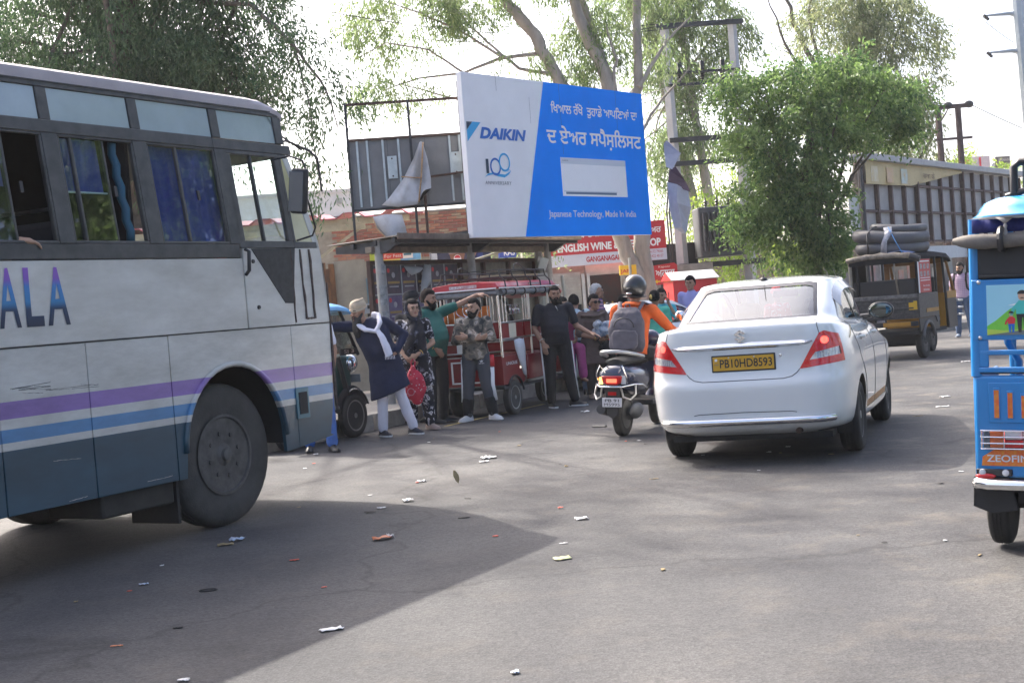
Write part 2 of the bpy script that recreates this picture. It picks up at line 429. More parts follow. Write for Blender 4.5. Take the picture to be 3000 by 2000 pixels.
# ------------------------------------------------------------------ bus
def zband(name, stops, rough=0.35, dirt=0.75, coat=0.3, noise=0.35):
    """paint in level bands (object z), with grime specks and scratches"""
    m = bpy.data.materials.new(name)
    nt, N, L, p = nodes_of(m)
    tc = N.new('ShaderNodeTexCoord'); sp = N.new('ShaderNodeSeparateXYZ'); L.new(tc.outputs['Object'], sp.inputs[0])
    z0, z1 = stops[0][0], stops[-1][0] + 0.01
    mr = N.new('ShaderNodeMapRange'); mr.inputs[1].default_value = z0; mr.inputs[2].default_value = z1; L.new(sp.outputs['Z'], mr.inputs[0])
    r = N.new('ShaderNodeValToRGB'); r.color_ramp.interpolation = 'CONSTANT'
    for i, (z, c) in enumerate(stops):
        e = r.color_ramp.elements[0] if i == 0 else r.color_ramp.elements.new((z - z0) / (z1 - z0))
        e.color = c4(c)
    r.color_ramp.elements[0].position = 0; r.color_ramp.elements.remove(r.color_ramp.elements[-1])
    L.new(mr.outputs[0], r.inputs[0])
    n = N.new('ShaderNodeTexNoise'); n.inputs['Scale'].default_value = 2.2; n.inputs['Detail'].default_value = 8; n.inputs['Roughness'].default_value = 0.7
    mp = N.new('ShaderNodeMapping'); mp.inputs['Scale'].default_value = (1, 0.5, 1.6); L.new(tc.outputs['Object'], mp.inputs[0]); L.new(mp.outputs[0], n.inputs['Vector'])
    r2 = N.new('ShaderNodeValToRGB'); r2.color_ramp.elements[0].position = 0.38; r2.color_ramp.elements[1].position = 0.66
    a = 1 - dirt * 0.45
    r2.color_ramp.elements[0].color = (a, a * 0.985, a * 0.96, 1); r2.color_ramp.elements[1].color = (1, 1, 1, 1)
    L.new(n.outputs['Fac'], r2.inputs[0])
    x = N.new('ShaderNodeMix'); x.data_type = 'RGBA'; x.blend_type = 'MULTIPLY'; x.inputs[0].default_value = 1
    L.new(r.outputs[0], x.inputs[6]); L.new(r2.outputs[0], x.inputs[7]); L.new(x.outputs[2], p.inputs['Base Color'])
    n3 = N.new('ShaderNodeTexNoise'); n3.inputs['Scale'].default_value = 1.0; n3.inputs['Detail'].default_value = 2; L.new(tc.outputs['Object'], n3.inputs['Vector'])
    bp = N.new('ShaderNodeBump'); bp.inputs['Strength'].default_value = noise; bp.inputs['Distance'].default_value = 0.05
    L.new(n3.outputs['Fac'], bp.inputs['Height']); L.new(bp.outputs[0], p.inputs['Normal'])
    setp(p, Roughness=rough, Coat_Weight=coat); p.inputs['Coat Roughness'].default_value = 0.12
    return m

OFFW, PUR, BLU, TEAL = (0.60, 0.59, 0.55), (0.28, 0.17, 0.46), (0.09, 0.25, 0.47), (0.022, 0.075, 0.115)
BUSP = zband('bus_paint', [(0.40, TEAL), (0.812, OFFW), (0.86, BLU), (0.943, OFFW), (1.004, PUR), (1.108, OFFW), (1.6, OFFW)])
BUSW = zband('bus_white', [(0, OFFW), (3.0, OFFW)], dirt=0.55)
BUSROOF = mat('bus_roof_paint', (0.40, 0.36, 0.38), 0.4, var=0.12, vscale=3, coat=0.2)
BUSGREY = mat('bus_window_frame', (0.035, 0.037, 0.037), 0.55, var=0.5, vscale=9, col2=(0.075, 0.075, 0.072))
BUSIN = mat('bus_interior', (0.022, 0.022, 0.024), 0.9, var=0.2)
FROST = mat('frosted_pane', (0.36, 0.43, 0.45), 0.09, var=0.10, vscale=2.5, spec=0.7)
PANE = glass('bus_pane', (0.80, 0.88, 0.88), base=0.11)
CURT = mat('blue_curtain', (0.022, 0.042, 0.30), 0.8, var=0.15, vscale=3, bump=0.2, bscale=12, stretch=(1, 6, 1))
bus = T('bus', 'off-white bus with purple and blue stripes and ALA lettering', 'bus', (-2.178, 9.746, 0), head(28.9))
LEAN = 0.127
def lean(x, t, z): return (x - (z - 2.03) * LEAN if z > 2.03 else x, t, z)
def side(poly, x0=0.0, x1=-0.03): return MB().prism([p for p in poly], x0, x1, 'x')
FRONT = [(1.48, .54), (1.535, .75), (1.565, 1.05), (1.58, 1.44), (1.56, 1.75), (1.515, 2.08), (1.42, 2.45), (1.31, 2.78), (1.21, 3.02), (1.10, 3.16)]
def front_t(z):
    for (a, b), (c, d) in zip(FRONT, FRONT[1:]):
        if b <= z <= d: return a + (c - a) * (z - b) / (d - b)
    return FRONT[0][0] if z < .54 else FRONT[-1][0]
arch = [(0.265 + 0.545 * math.cos(rad(a)), 0.60 + 0.585 * math.sin(rad(a))) for a in range(0, 181, 10)]   # front to back
# lower skin, one plate per seam
def plate(name, t0, t1, poly=None, m=BUSP, x=0.0):
    return side(poly or rect(t0, t1, 0.425, 1.425), x, x - .03).build(name, m, bus, bevel=0.004)
for a, b in ((-7.0, -5.55), (-5.54, -4.3 + .02), (-2.62, -1.862), (-1.855, -1.140), (-1.133, -0.386)): plate('skirt_panel', a, b)
side([(-4.28, .425), (-4.28, 1.425), (-2.63, 1.425), (-2.63, .425), (-2.86, .425)] + [(-3.4 + 0.545 * math.cos(rad(a)), 0.60 + 0.585 * math.sin(rad(a))) for a in range(0, 181, 12)] + [(-3.95, .425)], 0, -.03).build('skirt_panel', BUSP, bus)
side([(-0.379, 1.425), (-0.379, .425), (-0.30, .425)] + arch[::-1] + [(0.815, .47), (0.972, .48), (0.972, 1.425)], 0, -.03).build('skirt_panel', BUSP, bus)
fl = [(t, z) for t, z in FRONT if z < 1.43]
side([(0.978, 1.425), (0.978, .48), (1.44, .525)] + [(t - .09, z) for t, z in fl] + [(1.488, 1.425)], 0, -.03).build('skirt_panel', BUSP, bus, bevel=.004)
# arch lip and step hole
lip = MB().tube([(0.004, t + (t - .265) * .03, z) for t, z in arch], 0.022, 6).build('arch_lip', BUSP, bus, smooth=180)
st = MB().box(.002, .012, .965, 1.125, .70, .94).build('step_frame', mat('teal_frame', (.06, .16, .2), .4), bus, bevel=.01)
MB().box(.0125, .018, .995, 1.095, .735, .905).build('step_recess', BLACK, st)
# upper skin, door, front corner
side(rect(-7, 0.474, 1.433, 1.955), 0, -.03).build('side_panel', BUSW, bus, bevel=.004)
door = side(rect(0.482, 1.04, 1.433, 2.03), 0.004, -.03).build('driver_door', BUSW, bus, bevel=.005)
tri = side([(.575, 2.025), (1.10, 2.03), (1.035, 1.60), (.935, 1.605)], .010, .0045).build('black_patch', mat('black_patch', (.035, .036, .036), .7, var=.4, vscale=20), door)
hd = MB().tube([(.02, .49, 2.02), (.055, .49, 2.0), (.055, .475, 1.86), (.02, .475, 1.83)], .014, 8).build('door_handle', BLKPL, door, smooth=60)
MB().lathe([(.001, .016), (.014, .015), (.016, .004)], (0, .585, 1.93), 'x', 12).build('door_lock', BLKPL, door)
MB().lathe([(.001, .016), (.014, .015), (.016, .004)], (0, .61, 1.585), 'x', 12).build('door_lock', BLKPL, door)
side([(1.046, 1.433), (1.495, 1.433), (1.475, 1.75), (1.43, 2.03), (1.046, 2.03)], 0, -.03).build('corner_panel', BUSW, bus, bevel=.004)
rs = mat('rust_edge', (.09, .065, .055), .85, var=.5, vscale=30)
for a, b in (((1.05, 1.45), (1.045, 2.02)), ((1.19, 1.47), (1.165, 2.02)), ((1.30, 1.47), (1.285, 2.02)), ((1.19, 1.475), (1.30, 1.475)), ((1.492, .72), (1.49, 1.75))):
    MB().tube([(.003, a[0] + (b[0] - a[0]) * q / 6 + random.uniform(-.006, .006), a[1] + (b[1] - a[1]) * q / 6) for q in range(7)], [random.uniform(.006, .014) for q in range(7)], 5).build('rust_seam', rs, bus)
MB().box(-.004, .0035, -7, 1.49, 1.4255, 1.4325).build('body_seam', BLACK, bus)
# rounded front corner and nose: skin lofted across the width
def nose(zs, tin, m, name, x_a=.0, x_b=-2.3, bulge=.12, nx=22):
    rings = []
    for z in zs:
        r = []
        for i in range(nx + 1):
            u = i / nx; x = x_a + (x_b - x_a) * u; k = abs(2 * u - 1)
            t = front_t(z) + bulge * (1 - k ** 2) - 0.10 * max(0, (k - .86) / .14) ** 2 - tin
            xx = x - (z - 2.03) * LEAN * (1 - 2 * u) if z > 2.03 else x
            r.append((xx, t, z))
        rings.append(r)
    return MB().loft(rings, open_ring=True).build(name, m, bus, smooth=60)
nose([.54, .75, 1.05, 1.25, 1.44, 1.7, 1.95, 2.06], 0, BUSP, 'front_panel')
ws = nose([2.06, 2.25, 2.45, 2.65, 2.78], .01, glass('bus_windscreen', (.85, .92, .9), base=.08), 'windscreen')
nose([2.78, 2.9, 3.02, 3.10, 3.16], 0, BUSGREY, 'front_header')
# white front pillar on this side and its twin
for sx, nm in ((1, 0), (-1, 1)):
    mb = MB()
    prof = [(t, z) for t, z in FRONT if 1.4 < z < 2.9]
    zz = [1.44, 1.6, 1.75, 1.92, 2.08, 2.25, 2.45, 2.62, 2.78]
    po = [(front_t(z) - .085, z) for z in zz]; pi_ = [(front_t(z) - (.16 if z > 2.05 else .10), z) for z in zz]
    mb.prism(po + pi_[::-1], .002, -.05, 'x').map(lean)
    if sx < 0: mb.map(lambda x, y, z: (-2.3 - x, y, z))
    mb.build('front_pillar', BUSW, bus, bevel=.01)
nb = MB()
for z in [.56 + .1 * i for i in range(13)]: pass
# window band: frame members, panes, curtains
def wb(t0, t1, z0, z1, x0=.006, x1=-.03): return MB().box(x1, x0, t0, t1, z0, z1)
def strip(name, boxes, m=BUSGREY, parent=bus):
    mb = MB()
    for b in boxes: mb.join(wb(*b))
    return mb.map(lean).build(name, m, parent, bevel=.006)
strip('sill_rail', [(-7, .452, 1.96, 2.06)])
strip('waist_rail', [(-7, .35, 2.775, 2.86, .012)])
strip('door_rail', [(.35, 1.27, 2.775, 2.85, .012)])
strip('top_rail', [(-7, 1.2, 3.075, 3.125)])
pill = [-6.0, -5.2, -4.4, -3.6, -2.8, -2.0, -1.21, -0.41, 0.42]
for t in pill:
    strip('window_pillar', [(t - .065, t + .065, 2.06, 2.775, .010)])
    strip('window_pillar', [(t - .045, t + .045, 2.86, 3.075, .004)])
wn_ = []
for i in range(len(pill) - 1):
    a, b = pill[i] + .045, pill[i + 1] - .045
    wb(a + .005, b - .005, 2.862, 3.073, -.008, -.014).map(lean).build('upper_pane', FROST, bus)
wb(.47, 1.12, 2.862, 3.073, -.008, -.014).map(lean).build('upper_pane', FROST, bus)
strip('header_corner', [(1.12, 1.215, 2.86, 3.075)])
def window(a, b, kind):
    fr = strip('window_frame', [(a, b, 2.06, 2.08), (a, b, 2.757, 2.775), (a, a + .018, 2.08, 2.757), (b - .018, b, 2.08, 2.757)], BUSGREY)
    a += .018; b -= .018
    if kind == 2:
        mid = a + (b - a) * .42
        wb(a, mid, 2.08, 2.757, -.020, -.024).map(lean).build('pane', PANE, fr)
        wb(mid, b, 2.08, 2.757, -.008, -.012).map(lean).build('pane', PANE, fr)
        strip('mullion', [(mid - .012, mid + .012, 2.08, 2.757, -.002)], BUSGREY, fr)
        mk_curtain(a, b + .07, 2.08, fr)
    elif kind == 1:
        p0, p1 = a + .10, a + (b - a) * .60
        wb(a, p0, 2.08, 2.757, -.020, -.024).map(lean).build('pane', PANE, fr)
        wb(p0, p1, 2.08, 2.757, -.008, -.012).map(lean).build('pane', PANE, fr)
        strip('mullion', [(p0 - .01, p0 + .012, 2.08, 2.757, -.002), (p1 - .008, p1 + .008, 2.08, 2.757, -.004)], BUSGREY, fr)
        mk_curtain(a, p1, 2.40, fr)
        hem = strip('curtain_hem', [(a, p1, 2.395, 2.408, -.05)], WHITE, fr)
        MB().tube([(-.06 - .02 * (q % 2), b - .11 + .004 * q, 2.757 - q * .075) for q in range(10)], .030, 7).map(lean).build('teal_curtain', mat('teal_cloth', (.02, .10, .16), .8), fr, smooth=180)
    else:
        p1 = a + (b - a) * .52
        wb(a, p1, 2.08, 2.757, -.008, -.012).map(lean).build('pane', PANE, fr)
        strip('mullion', [(p1 - .01, p1 + .01, 2.08, 2.757, -.004)], BUSGREY, fr)
        mk_curtain(a, p1, 2.42, fr)
    MB().box(-.006, .006, (a + b) / 2 + .09, (a + b) / 2 + .115, 2.38, 2.45).map(lean).build('window_catch', BLKPL, fr)
def mk_curtain(a, b, zb, par):
    n = max(8, int((b - a) / .02)); rows = []
    for z in (zb, (zb + 2.757) / 2, 2.757):
        rows.append([(-.06 + .010 * math.sin(q * 1.1 + z), a + (b - a) * q / n, z) for q in range(n + 1)])
    MB().loft(rows, open_ring=True).map(lean).build('curtain', CURT, par, smooth=180)
kinds = [2, 0, 2, 0, 1, 0, 1, 2]
for i in range(len(pill) - 1): window(pill[i] + .065, pill[i + 1] - .065, kinds[i])
# driver's door window
dw = strip('window_frame', [(.455, 1.10, 2.03, 2.085, .010), (.455, 1.10, 2.745, 2.775, .010), (.455, .525, 2.085, 2.745, .010), (1.045, 1.10, 2.085, 2.745, .010)], BUSGREY, door)
wb(.525, .78, 2.085, 2.745, -.018, -.022).map(lean).build('pane', glass('door_pane', (.9, .95, .95), base=.02), dw)
wb(.76, 1.045, 2.085, 2.745, -.006, -.010).map(lean).build('pane', glass('door_pane_front', (.88, .94, .94), base=.05), dw)
strip('mullion', [(.755, .778, 2.085, 2.745, .002)], BUSGREY, dw)
q = MB().prism([(1.135, 2.08), (1.135, 2.745), (1.165, 2.745), (1.36, 2.08)], -.004, -.012, 'x').map(lean).build('quarter_pane', mat('yellowed_pane', (.50, .47, .27), .1, var=.12, vscale=3, spec=.6), bus)
strip('quarter_frame', [(1.10, 1.135, 2.03, 2.775, .008), (1.135, 1.40, 2.03, 2.08, .004)])
MB().prism([(1.135, 2.745), (1.135, 2.775), (1.20, 2.775), (1.20, 2.745)], .004, -.03, 'x').map(lean).build('quarter_frame', BUSGREY, bus)
# gutter and roof skin
gx = -(3.12 - 2.03) * LEAN
prof = [(gx + .012, 3.115), (gx + .016, 3.15), (gx + .012, 3.185), (gx - .03, 3.207), (gx - .2, 3.222), (gx - .5, 3.235), (-1.15, 3.245)]
prof = prof + [(-2.3 - x, z) for x, z in prof[-2::-1]]
rings = []
for t, dz in ((-7, 0), (-4, 0), (-2, 0), (0, 0), (.85, 0), (1.0, -.008), (1.10, -.03), (1.18, -.07), (1.235, -.14)):
    rings.append([(x, t, z + dz * (1 if z > 3.16 else .35)) for x, z in prof])
MB().loft(rings, open_ring=True).build('roof', BUSROOF, bus, smooth=55)
MB().box(gx - .002, gx + .014, -7, 1.1, 3.108, 3.116).build('gutter_lip', BUSGREY, bus)
MB().tube([(-.22, -2.02, 3.2), (-.22, -2.02, 3.46), (-.26, -2.06, 3.52), (-.26, -2.4, 3.52)], .035, 8).build('roof_ladder', BLKPL, bus, smooth=60)
# far side, rear, floor, seats
MB().box(-2.30, -2.27, -7, .35, .43, 2.06).box(-2.18, -2.14, -7, .2, 2.75, 3.12).box(-2.2, -2.15, -7, -3, 2.06, 2.8).box(-2.25, -.05, -7.02, -6.98, .43, 3.15).box(-2.25, -.66, -7, 1.25, .86, .90).build('inner_shell', BUSIN, bus)
MB().box(-2.28, -.16, -.48, -.45, .9, 3.1).build('bulkhead', BUSIN, bus)  # partition raised to full height to block bright views and keep the windows dark
MB().box(-2.20, -2.18, -6.9, .2, 2.0, 2.82).build('far_window', mat('dark_glass', (.02, .025, .03), .1), bus)
MB().box(-2.1, -.3, 1.15, 1.35, .9, 1.95).build('dashboard', BLKPL, bus, bevel=.05)
sm = mat('seat_cloth', (.05, .045, .05), .9, var=.2)
for t in (-5.2, -4.4, -3.6, -2.75, -1.93, -1.15):
    MB().box(-1.0, -.10, t - .06, t + .06, 1.3, 2.22).build('seat_back', sm, bus, bevel=.04)
    MB().tube([(-.95, t, 2.2), (-.95, t, 2.30), (-.15, t, 2.30), (-.15, t, 2.2)], .014, 6).build('seat_rail', STEEL, bus, smooth=60)
ds = MB().box(-.75, -.2, .30, .42, 1.3, 2.17).build('driver_seat', sm, bus, bevel=.05)
tart = bpy.data.materials.new('red_tartan'); nt, N, L, p = nodes_of(tart)
tc = N.new('ShaderNodeTexCoord'); w1 = N.new('ShaderNodeTexWave'); w1.inputs['Scale'].default_value = 7; w1.bands_direction = 'Y'
w2 = N.new('ShaderNodeTexWave'); w2.inputs['Scale'].default_value = 7; w2.bands_direction = 'Z'
for w in (w1, w2): L.new(tc.outputs['Object'], w.inputs[0])
ad = N.new('ShaderNodeMath'); ad.operation = 'MAXIMUM'; L.new(w1.outputs['Fac'], ad.inputs[0]); L.new(w2.outputs['Fac'], ad.inputs[1])
r = N.new('ShaderNodeValToRGB'); r.color_ramp.elements[0].position = .9; r.color_ramp.elements[1].position = .985
r.color_ramp.elements[0].color = (.28, .01, .015, 1); r.color_ramp.elements[1].color = (.35, .3, .28, 1); L.new(ad.outputs[0], r.inputs[0]); L.new(r.outputs[0], p.inputs['Base Color'])
MB().ell((-.42, .50, 2.06), (.20, .24, .17)).build('tartan_cover', tart, ds, smooth=180)
MB().lathe([(.215, -.015), (.235, 0), (.215, .015)], (0, 0, 0), 'z', 24).xf(Matrix.Translation((-.5, .98, 2.02)) @ Matrix.Rotation(rad(-28), 4, 'X')).build('steering_wheel', BLKPL, bus, smooth=180)
# running gear
def wheel(parent, name, c, R, W, rimr, hubmat, tyre=TYRE, side=1, spokes=0, flip=False, nuts=8, steer=0, dish=.05, alloyw=None):
    """wheel with its axis along local X; c = centre; side = +1 when the visible face looks to +X"""
    w = bpy.data.objects.new(name, None); COL.objects.link(w); w.parent = parent; w.location = c; w.rotation_euler = (0, 0, steer)
    s = side; h = W / 2
    pr = [(rimr, -h * .8), (rimr + (R - rimr) * .25, -h), (R * .90, -h * .98), (R * .975, -h * .8), (R, -h * .50), (R, -h * .40), (R * .975, -h * .38), (R * .975, -h * .30), (R, -h * .28), (R, -h * .06), (R * .975, -h * .04), (R * .975, h * .04), (R, h * .06), (R, h * .28), (R * .975, h * .30), (R * .975, h * .38), (R, h * .40), (R, h * .5), (R * .975, h * .8), (R * .90, h * .98), (rimr + (R - rimr) * .25, h), (rimr, h * .8)]
    MB().lathe([(r, q * s) for r, q in pr], n=40, axis='x').build('tyre', tyre, w, smooth=50)
    f = h * .72
    if spokes:
        rim = MB().lathe([(rimr * 1.01, f * s), (rimr * 1.03, (f + .008) * s), (rimr * .93, (f + .006) * s), (rimr * .88, (f - .02) * s), (rimr * .86, -h * .5 * s)], n=36, axis='x').build('rim', hubmat, w, smooth=40)
        sp = MB()
        for k in range(spokes):
            a = 2 * math.pi * k / spokes
            wd = alloyw or rimr * .13
            sp.bar(((f - .01) * s, math.cos(a) * rimr * .14, math.sin(a) * rimr * .14), ((f - .012) * s, math.cos(a) * rimr * .9, math.sin(a) * rimr * .9), wd, .02, up=(1, 0, 0))
        sp.build('spokes', hubmat, w, bevel=.004)
        MB().lathe([(.001, (f + .012) * s), (rimr * .17, (f + .01) * s), (rimr * .2, (f - .03) * s)], n=20, axis='x').build('hub', hubmat, w, smooth=50)
        MB().lathe([(.001, -h * .5 * s), (rimr * .85, -h * .5 * s), (rimr * .86, (-h * .5 - .005) * s)], n=24, axis='x').build('drum', BLACK, w)
    else:
        d = dish
        MB().lathe([(rimr * 1.0, h * .86 * s), (rimr * 1.04, h * .95 * s), (rimr * .97, h * .97 * s), (rimr * .93, (h * .8) * s), (rimr * .86, (h * .8 - d) * s), (rimr * .62, (h * .8 - d * .6) * s), (rimr * .54, (h * .8 - d * .5) * s), (rimr * .44, (h * .8 - d * 1.4) * s), (rimr * .001, (h * .8 - d * 1.4) * s)], n=40, axis='x').build('rim', hubmat, w, smooth=35)
        hb = MB().lathe([(.001, (h * .8 + d * .7) * s), (rimr * .15, (h * .8 + d * .6) * s), (rimr * .17, (h * .8 + d * .3) * s), (rimr * .30, (h * .8 + d * .1) * s), (rimr * .36, (h * .8 - d) * s)], n=20, axis='x').build('hub', hubmat, w, smooth=40)
        for k in range(nuts):
            a = 2 * math.pi * (k + .3) / nuts
            MB().cyl(((h * .8 - d * .9) * s, math.cos(a) * rimr * .56, math.sin(a) * rimr * .56), ((h * .8 + d * .25) * s, math.cos(a) * rimr * .56, math.sin(a) * rimr * .56), rimr * .06, n=6).build('wheel_nut', hubmat, hb)
        for k in range(nuts):
            a = 2 * math.pi * (k + .8) / nuts
            MB().lathe([(.001, 0), (rimr * .085, .001), (rimr * .095, -.004)], n=10, axis='x').xf(Matrix.Translation(((h * .8 - d * .72) * s, math.cos(a) * rimr * .76, math.sin(a) * rimr * .76))).build('vent_hole', BLACK, hb)
    return w
BRIM = mat('dusty_rim', (.095, .09, .086), .7, .3, var=.35, vscale=10)
BTY = mat('dusty_tyre', (.060, .057, .053), .9, var=.3, vscale=4, bump=.2, bscale=60)
for t, n_ in ((.235, 0), (-3.4, 1)):
    wheel(bus, 'wheel', (-.24, t, .525), .525, .27, .285, BRIM, BTY, 1, nuts=8, dish=.075)
    wheel(bus, 'wheel', (-2.06, t, .525), .525, .27, .285, BRIM, BTY, -1, nuts=8, dish=.055)
    MB().cyl((-.4, t, .42), (-1.9, t, .42), .06, n=10).build('axle', BLACK, bus)
    pr = [(t + .62 * math.cos(rad(a)), .62 + .62 * math.sin(rad(a))) for a in range(-8, 190, 9)]
    MB().loft([[(x, p[0], p[1]) for p in pr] for x in (-.035, -.62)], open_ring=True).build('wheel_well', BLACK, bus, smooth=60)
MB().box(-.55, -.04, -1.07, -.40, .27, .60).build('battery_box', mat('dusty_flap', (.035, .032, .028), .9, var=.3), bus, bevel=.02)
MB().box(-.5, -.06, -.36, -.335, .12, .6).build('mud_flap', BLACK, bus)
MB().box(-1.85, -.62, -6.9, 1.40, .64, .86).build('chassis', BLACK, bus)
# mirror, wipers
mr = MB().tube([(-.08, 1.0, 2.72), (.06, 1.06, 2.74), (.13, 1.13, 2.70), (.15, 1.16, 2.58)], .008, 7).tube([(-.01, 1.16, 2.09), (.10, 1.22, 2.12), (.15, 1.20, 2.18), (.14, 1.14, 2.4)], .008, 7).build('mirror_arm', BLKPL, bus, smooth=60)
mh = MB().obox((.13, 1.06, 2.46), (.135, .06, .35), (rad(4), rad(7), rad(30))).build('mirror', BLKPL, mr, bevel=.025, segs=3)
MB().obox((.122, 1.024, 2.457), (.11, .006, .31), (rad(4), rad(7), rad(30))).build('mirror_glass', mat('mirror_glass', (.16, .19, .23), .03, 1.0, var=0), mr, bevel=.003)
MB().tube([(-.35, 1.40, 2.92), (-.33, 1.55, 2.94), (-.25, 1.74, 2.86), (-.22, 1.80, 2.80), (-.2, 1.80, 2.52)], .010, 6).tube([(-.42, 1.28, 3.09), (-.4, 1.40, 3.06), (-.3, 1.70, 2.87)], .007, 6).build('wiper', BLKPL, bus, smooth=60)
# lettering: ALA in a purple-blue-navy fade (printed)
gm = bpy.data.materials.new('fade_lettering'); nt, N, L, p = nodes_of(gm)
tc = N.new('ShaderNodeTexCoord'); sp = N.new('ShaderNodeSeparateXYZ'); L.new(tc.outputs['Object'], sp.inputs[0])
mrg = N.new('ShaderNodeMapRange'); mrg.inputs[1].default_value = 1.545; mrg.inputs[2].default_value = 1.915; L.new(sp.outputs['Z'], mrg.inputs[0])
r = N.new('ShaderNodeValToRGB'); L.new(mrg.outputs[0], r.inputs[0])
cs = [(0, (.008, .02, .05)), (.30, (.01, .04, .10)), (.42, (.03, .20, .42)), (.68, (.05, .20, .50)), (.80, (.22, .10, .45)), (1, (.27, .10, .48))]
for i, (a, c) in enumerate(cs):
    e = r.color_ramp.elements[0] if i == 0 else (r.color_ramp.elements[-1] if a == 1 else r.color_ramp.elements.new(a))
    e.color = c4(c)
L.new(r.outputs[0], p.inputs['Base Color']); setp(p, Roughness=.4)
for s_, a, b in (('A', -1.80, -1.635), ('L', -1.595, -1.455), ('A', -1.425, -1.245)):
    text('side_letter', s_, gm, bus, a, b, 1.548, 1.912, lambda u, v: (.0035, u, v), bold=.02)
# grazes on the skirt
gz = mat('scrape', (.62, .60, .56), .8, var=.3, vscale=40)
gd = mat('dark_scrape', (.10, .10, .10), .8, var=.3, vscale=40)
for (a, b, z0, z1, m_, k) in ((-1.80, -1.45, 1.172, 1.186, gd, 7), (-1.75, -1.05, 1.14, 1.165, gd, 6), (-1.65, -.85, .70, .735, gz, 1), (-1.4, -.45, .43, .47, gz, 2)):
    g = MB()
    for q in range(k):
        t = random.uniform(a, b - .1); z = random.uniform(z0, z1); l = random.uniform(.08, .4); n_ = 9; sl = random.uniform(-.02, .03)
        g.tube([(.0005, min(t + l * q / n_, b), z + sl * q / n_ + random.uniform(-.002, .002)) for q in range(n_ + 1)], [random.uniform(.0005, .0017) for q in range(n_ + 1)], 4)
    g.build('scrape', m_, bus)['kind'] = 'stuff'
# ------------------------------------------------------------------ white saloon: stacked plan contours, spline-smoothed, then openings cut out of the skin
from mathutils.bvhtree import BVHTree
def contour_body(rings, nth=132, sub=6):
    P = []
    for (rt, ft, w, nr, nf, zr, zs, zf) in rings:
        tm = .5 * (rt + ft) ; row = []
        for i in range(nth + 1):
            th = math.pi * i / nth; c, s_ = math.cos(th), math.sin(th); n = nr if c >= 0 else nf
            r = (abs(c) ** n + abs(s_) ** n) ** (-1 / n); u, v = r * s_, r * c
            t = tm - v * ((tm - rt) if c >= 0 else (ft - tm))
            k = abs(v) ** 1.5
            z = zs + ((zr - zs) if c >= 0 else (zf - zs)) * k
            row.append((w * u, t, z))
        P.append(row)
    A = np.array(P); out = []
    m = len(A)
    for i in range(m - 1):
        p0, p1, p2, p3 = A[max(i - 1, 0)], A[i], A[i + 1], A[min(i + 2, m - 1)]
        for q in range(sub):
            f = q / sub
            out.append(.5 * ((2 * p1) + (p2 - p0) * f + (2 * p0 - 5 * p1 + 4 * p2 - p3) * f ** 2 + (3 * p1 - p0 - 3 * p2 + p3) * f ** 3))
    out.append(A[-1])
    rows = []
    for a in out:
        half = [tuple(x) for x in a]
        other = [(-x, y, z) for x, y, z in half[-2:0:-1]]
        rows.append(half + other)
    return MB().loft([[Vector(v) for v in r] for r in rows], caps=False)

def inpoly(p, poly):
    x, y = p; c = False; n = len(poly)
    for i in range(n):
        (x1, y1), (x2, y2) = poly[i], poly[i - 1]
        if (y1 > y) != (y2 > y) and x < (x2 - x1) * (y - y1) / (y2 - y1) + x1: c = not c
    return c
def cut_poly(bm, poly, ax, cond):
    i, j = ax
    lo = [min(p[k] for p in poly) - .03 for k in (0, 1)]; hi = [max(p[k] for p in poly) + .03 for k in (0, 1)]
    bm.faces.ensure_lookup_table()
    def near(f):
        a = [v.co[i] for v in f.verts]; b = [v.co[j] for v in f.verts]
        return max(a) > lo[0] and min(a) < hi[0] and max(b) > lo[1] and min(b) < hi[1]
    cand = [f for f in bm.faces if cond(f) and near(f)]
    for k in range(len(poly)):
        a, b = poly[k], poly[(k + 1) % len(poly)]
        co = [0, 0, 0]; no = [0, 0, 0]
        co[i], co[j] = a; no[i], no[j] = b[1] - a[1], a[0] - b[0]
        gs = list({e for f in cand for e in f.edges}) + list({v for f in cand for v in f.verts}) + cand
        r = bmesh.ops.bisect_plane(bm, geom=gs, dist=1e-5, plane_co=co, plane_no=Vector(no).normalized())
        cand = [g for g in r['geom'] if isinstance(g, bmesh.types.BMFace) and g.is_valid]
    out = []
    for f in cand:
        c = f.calc_center_median()
        if inpoly((c[i], c[j]), poly): out.append(f)
    return out
def extract(bm, faces, off=0.0):
    idx = {}; mb = MB(); bm.normal_update()
    for f in faces:
        q = []
        for v in f.verts:
            if v not in idx: idx[v] = len(mb.v); mb.v.append(tuple(v.co + v.normal * off))
            q.append(idx[v])
        mb.f.append(tuple(q))
    bmesh.ops.delete(bm, geom=faces, context='FACES')
    return mb

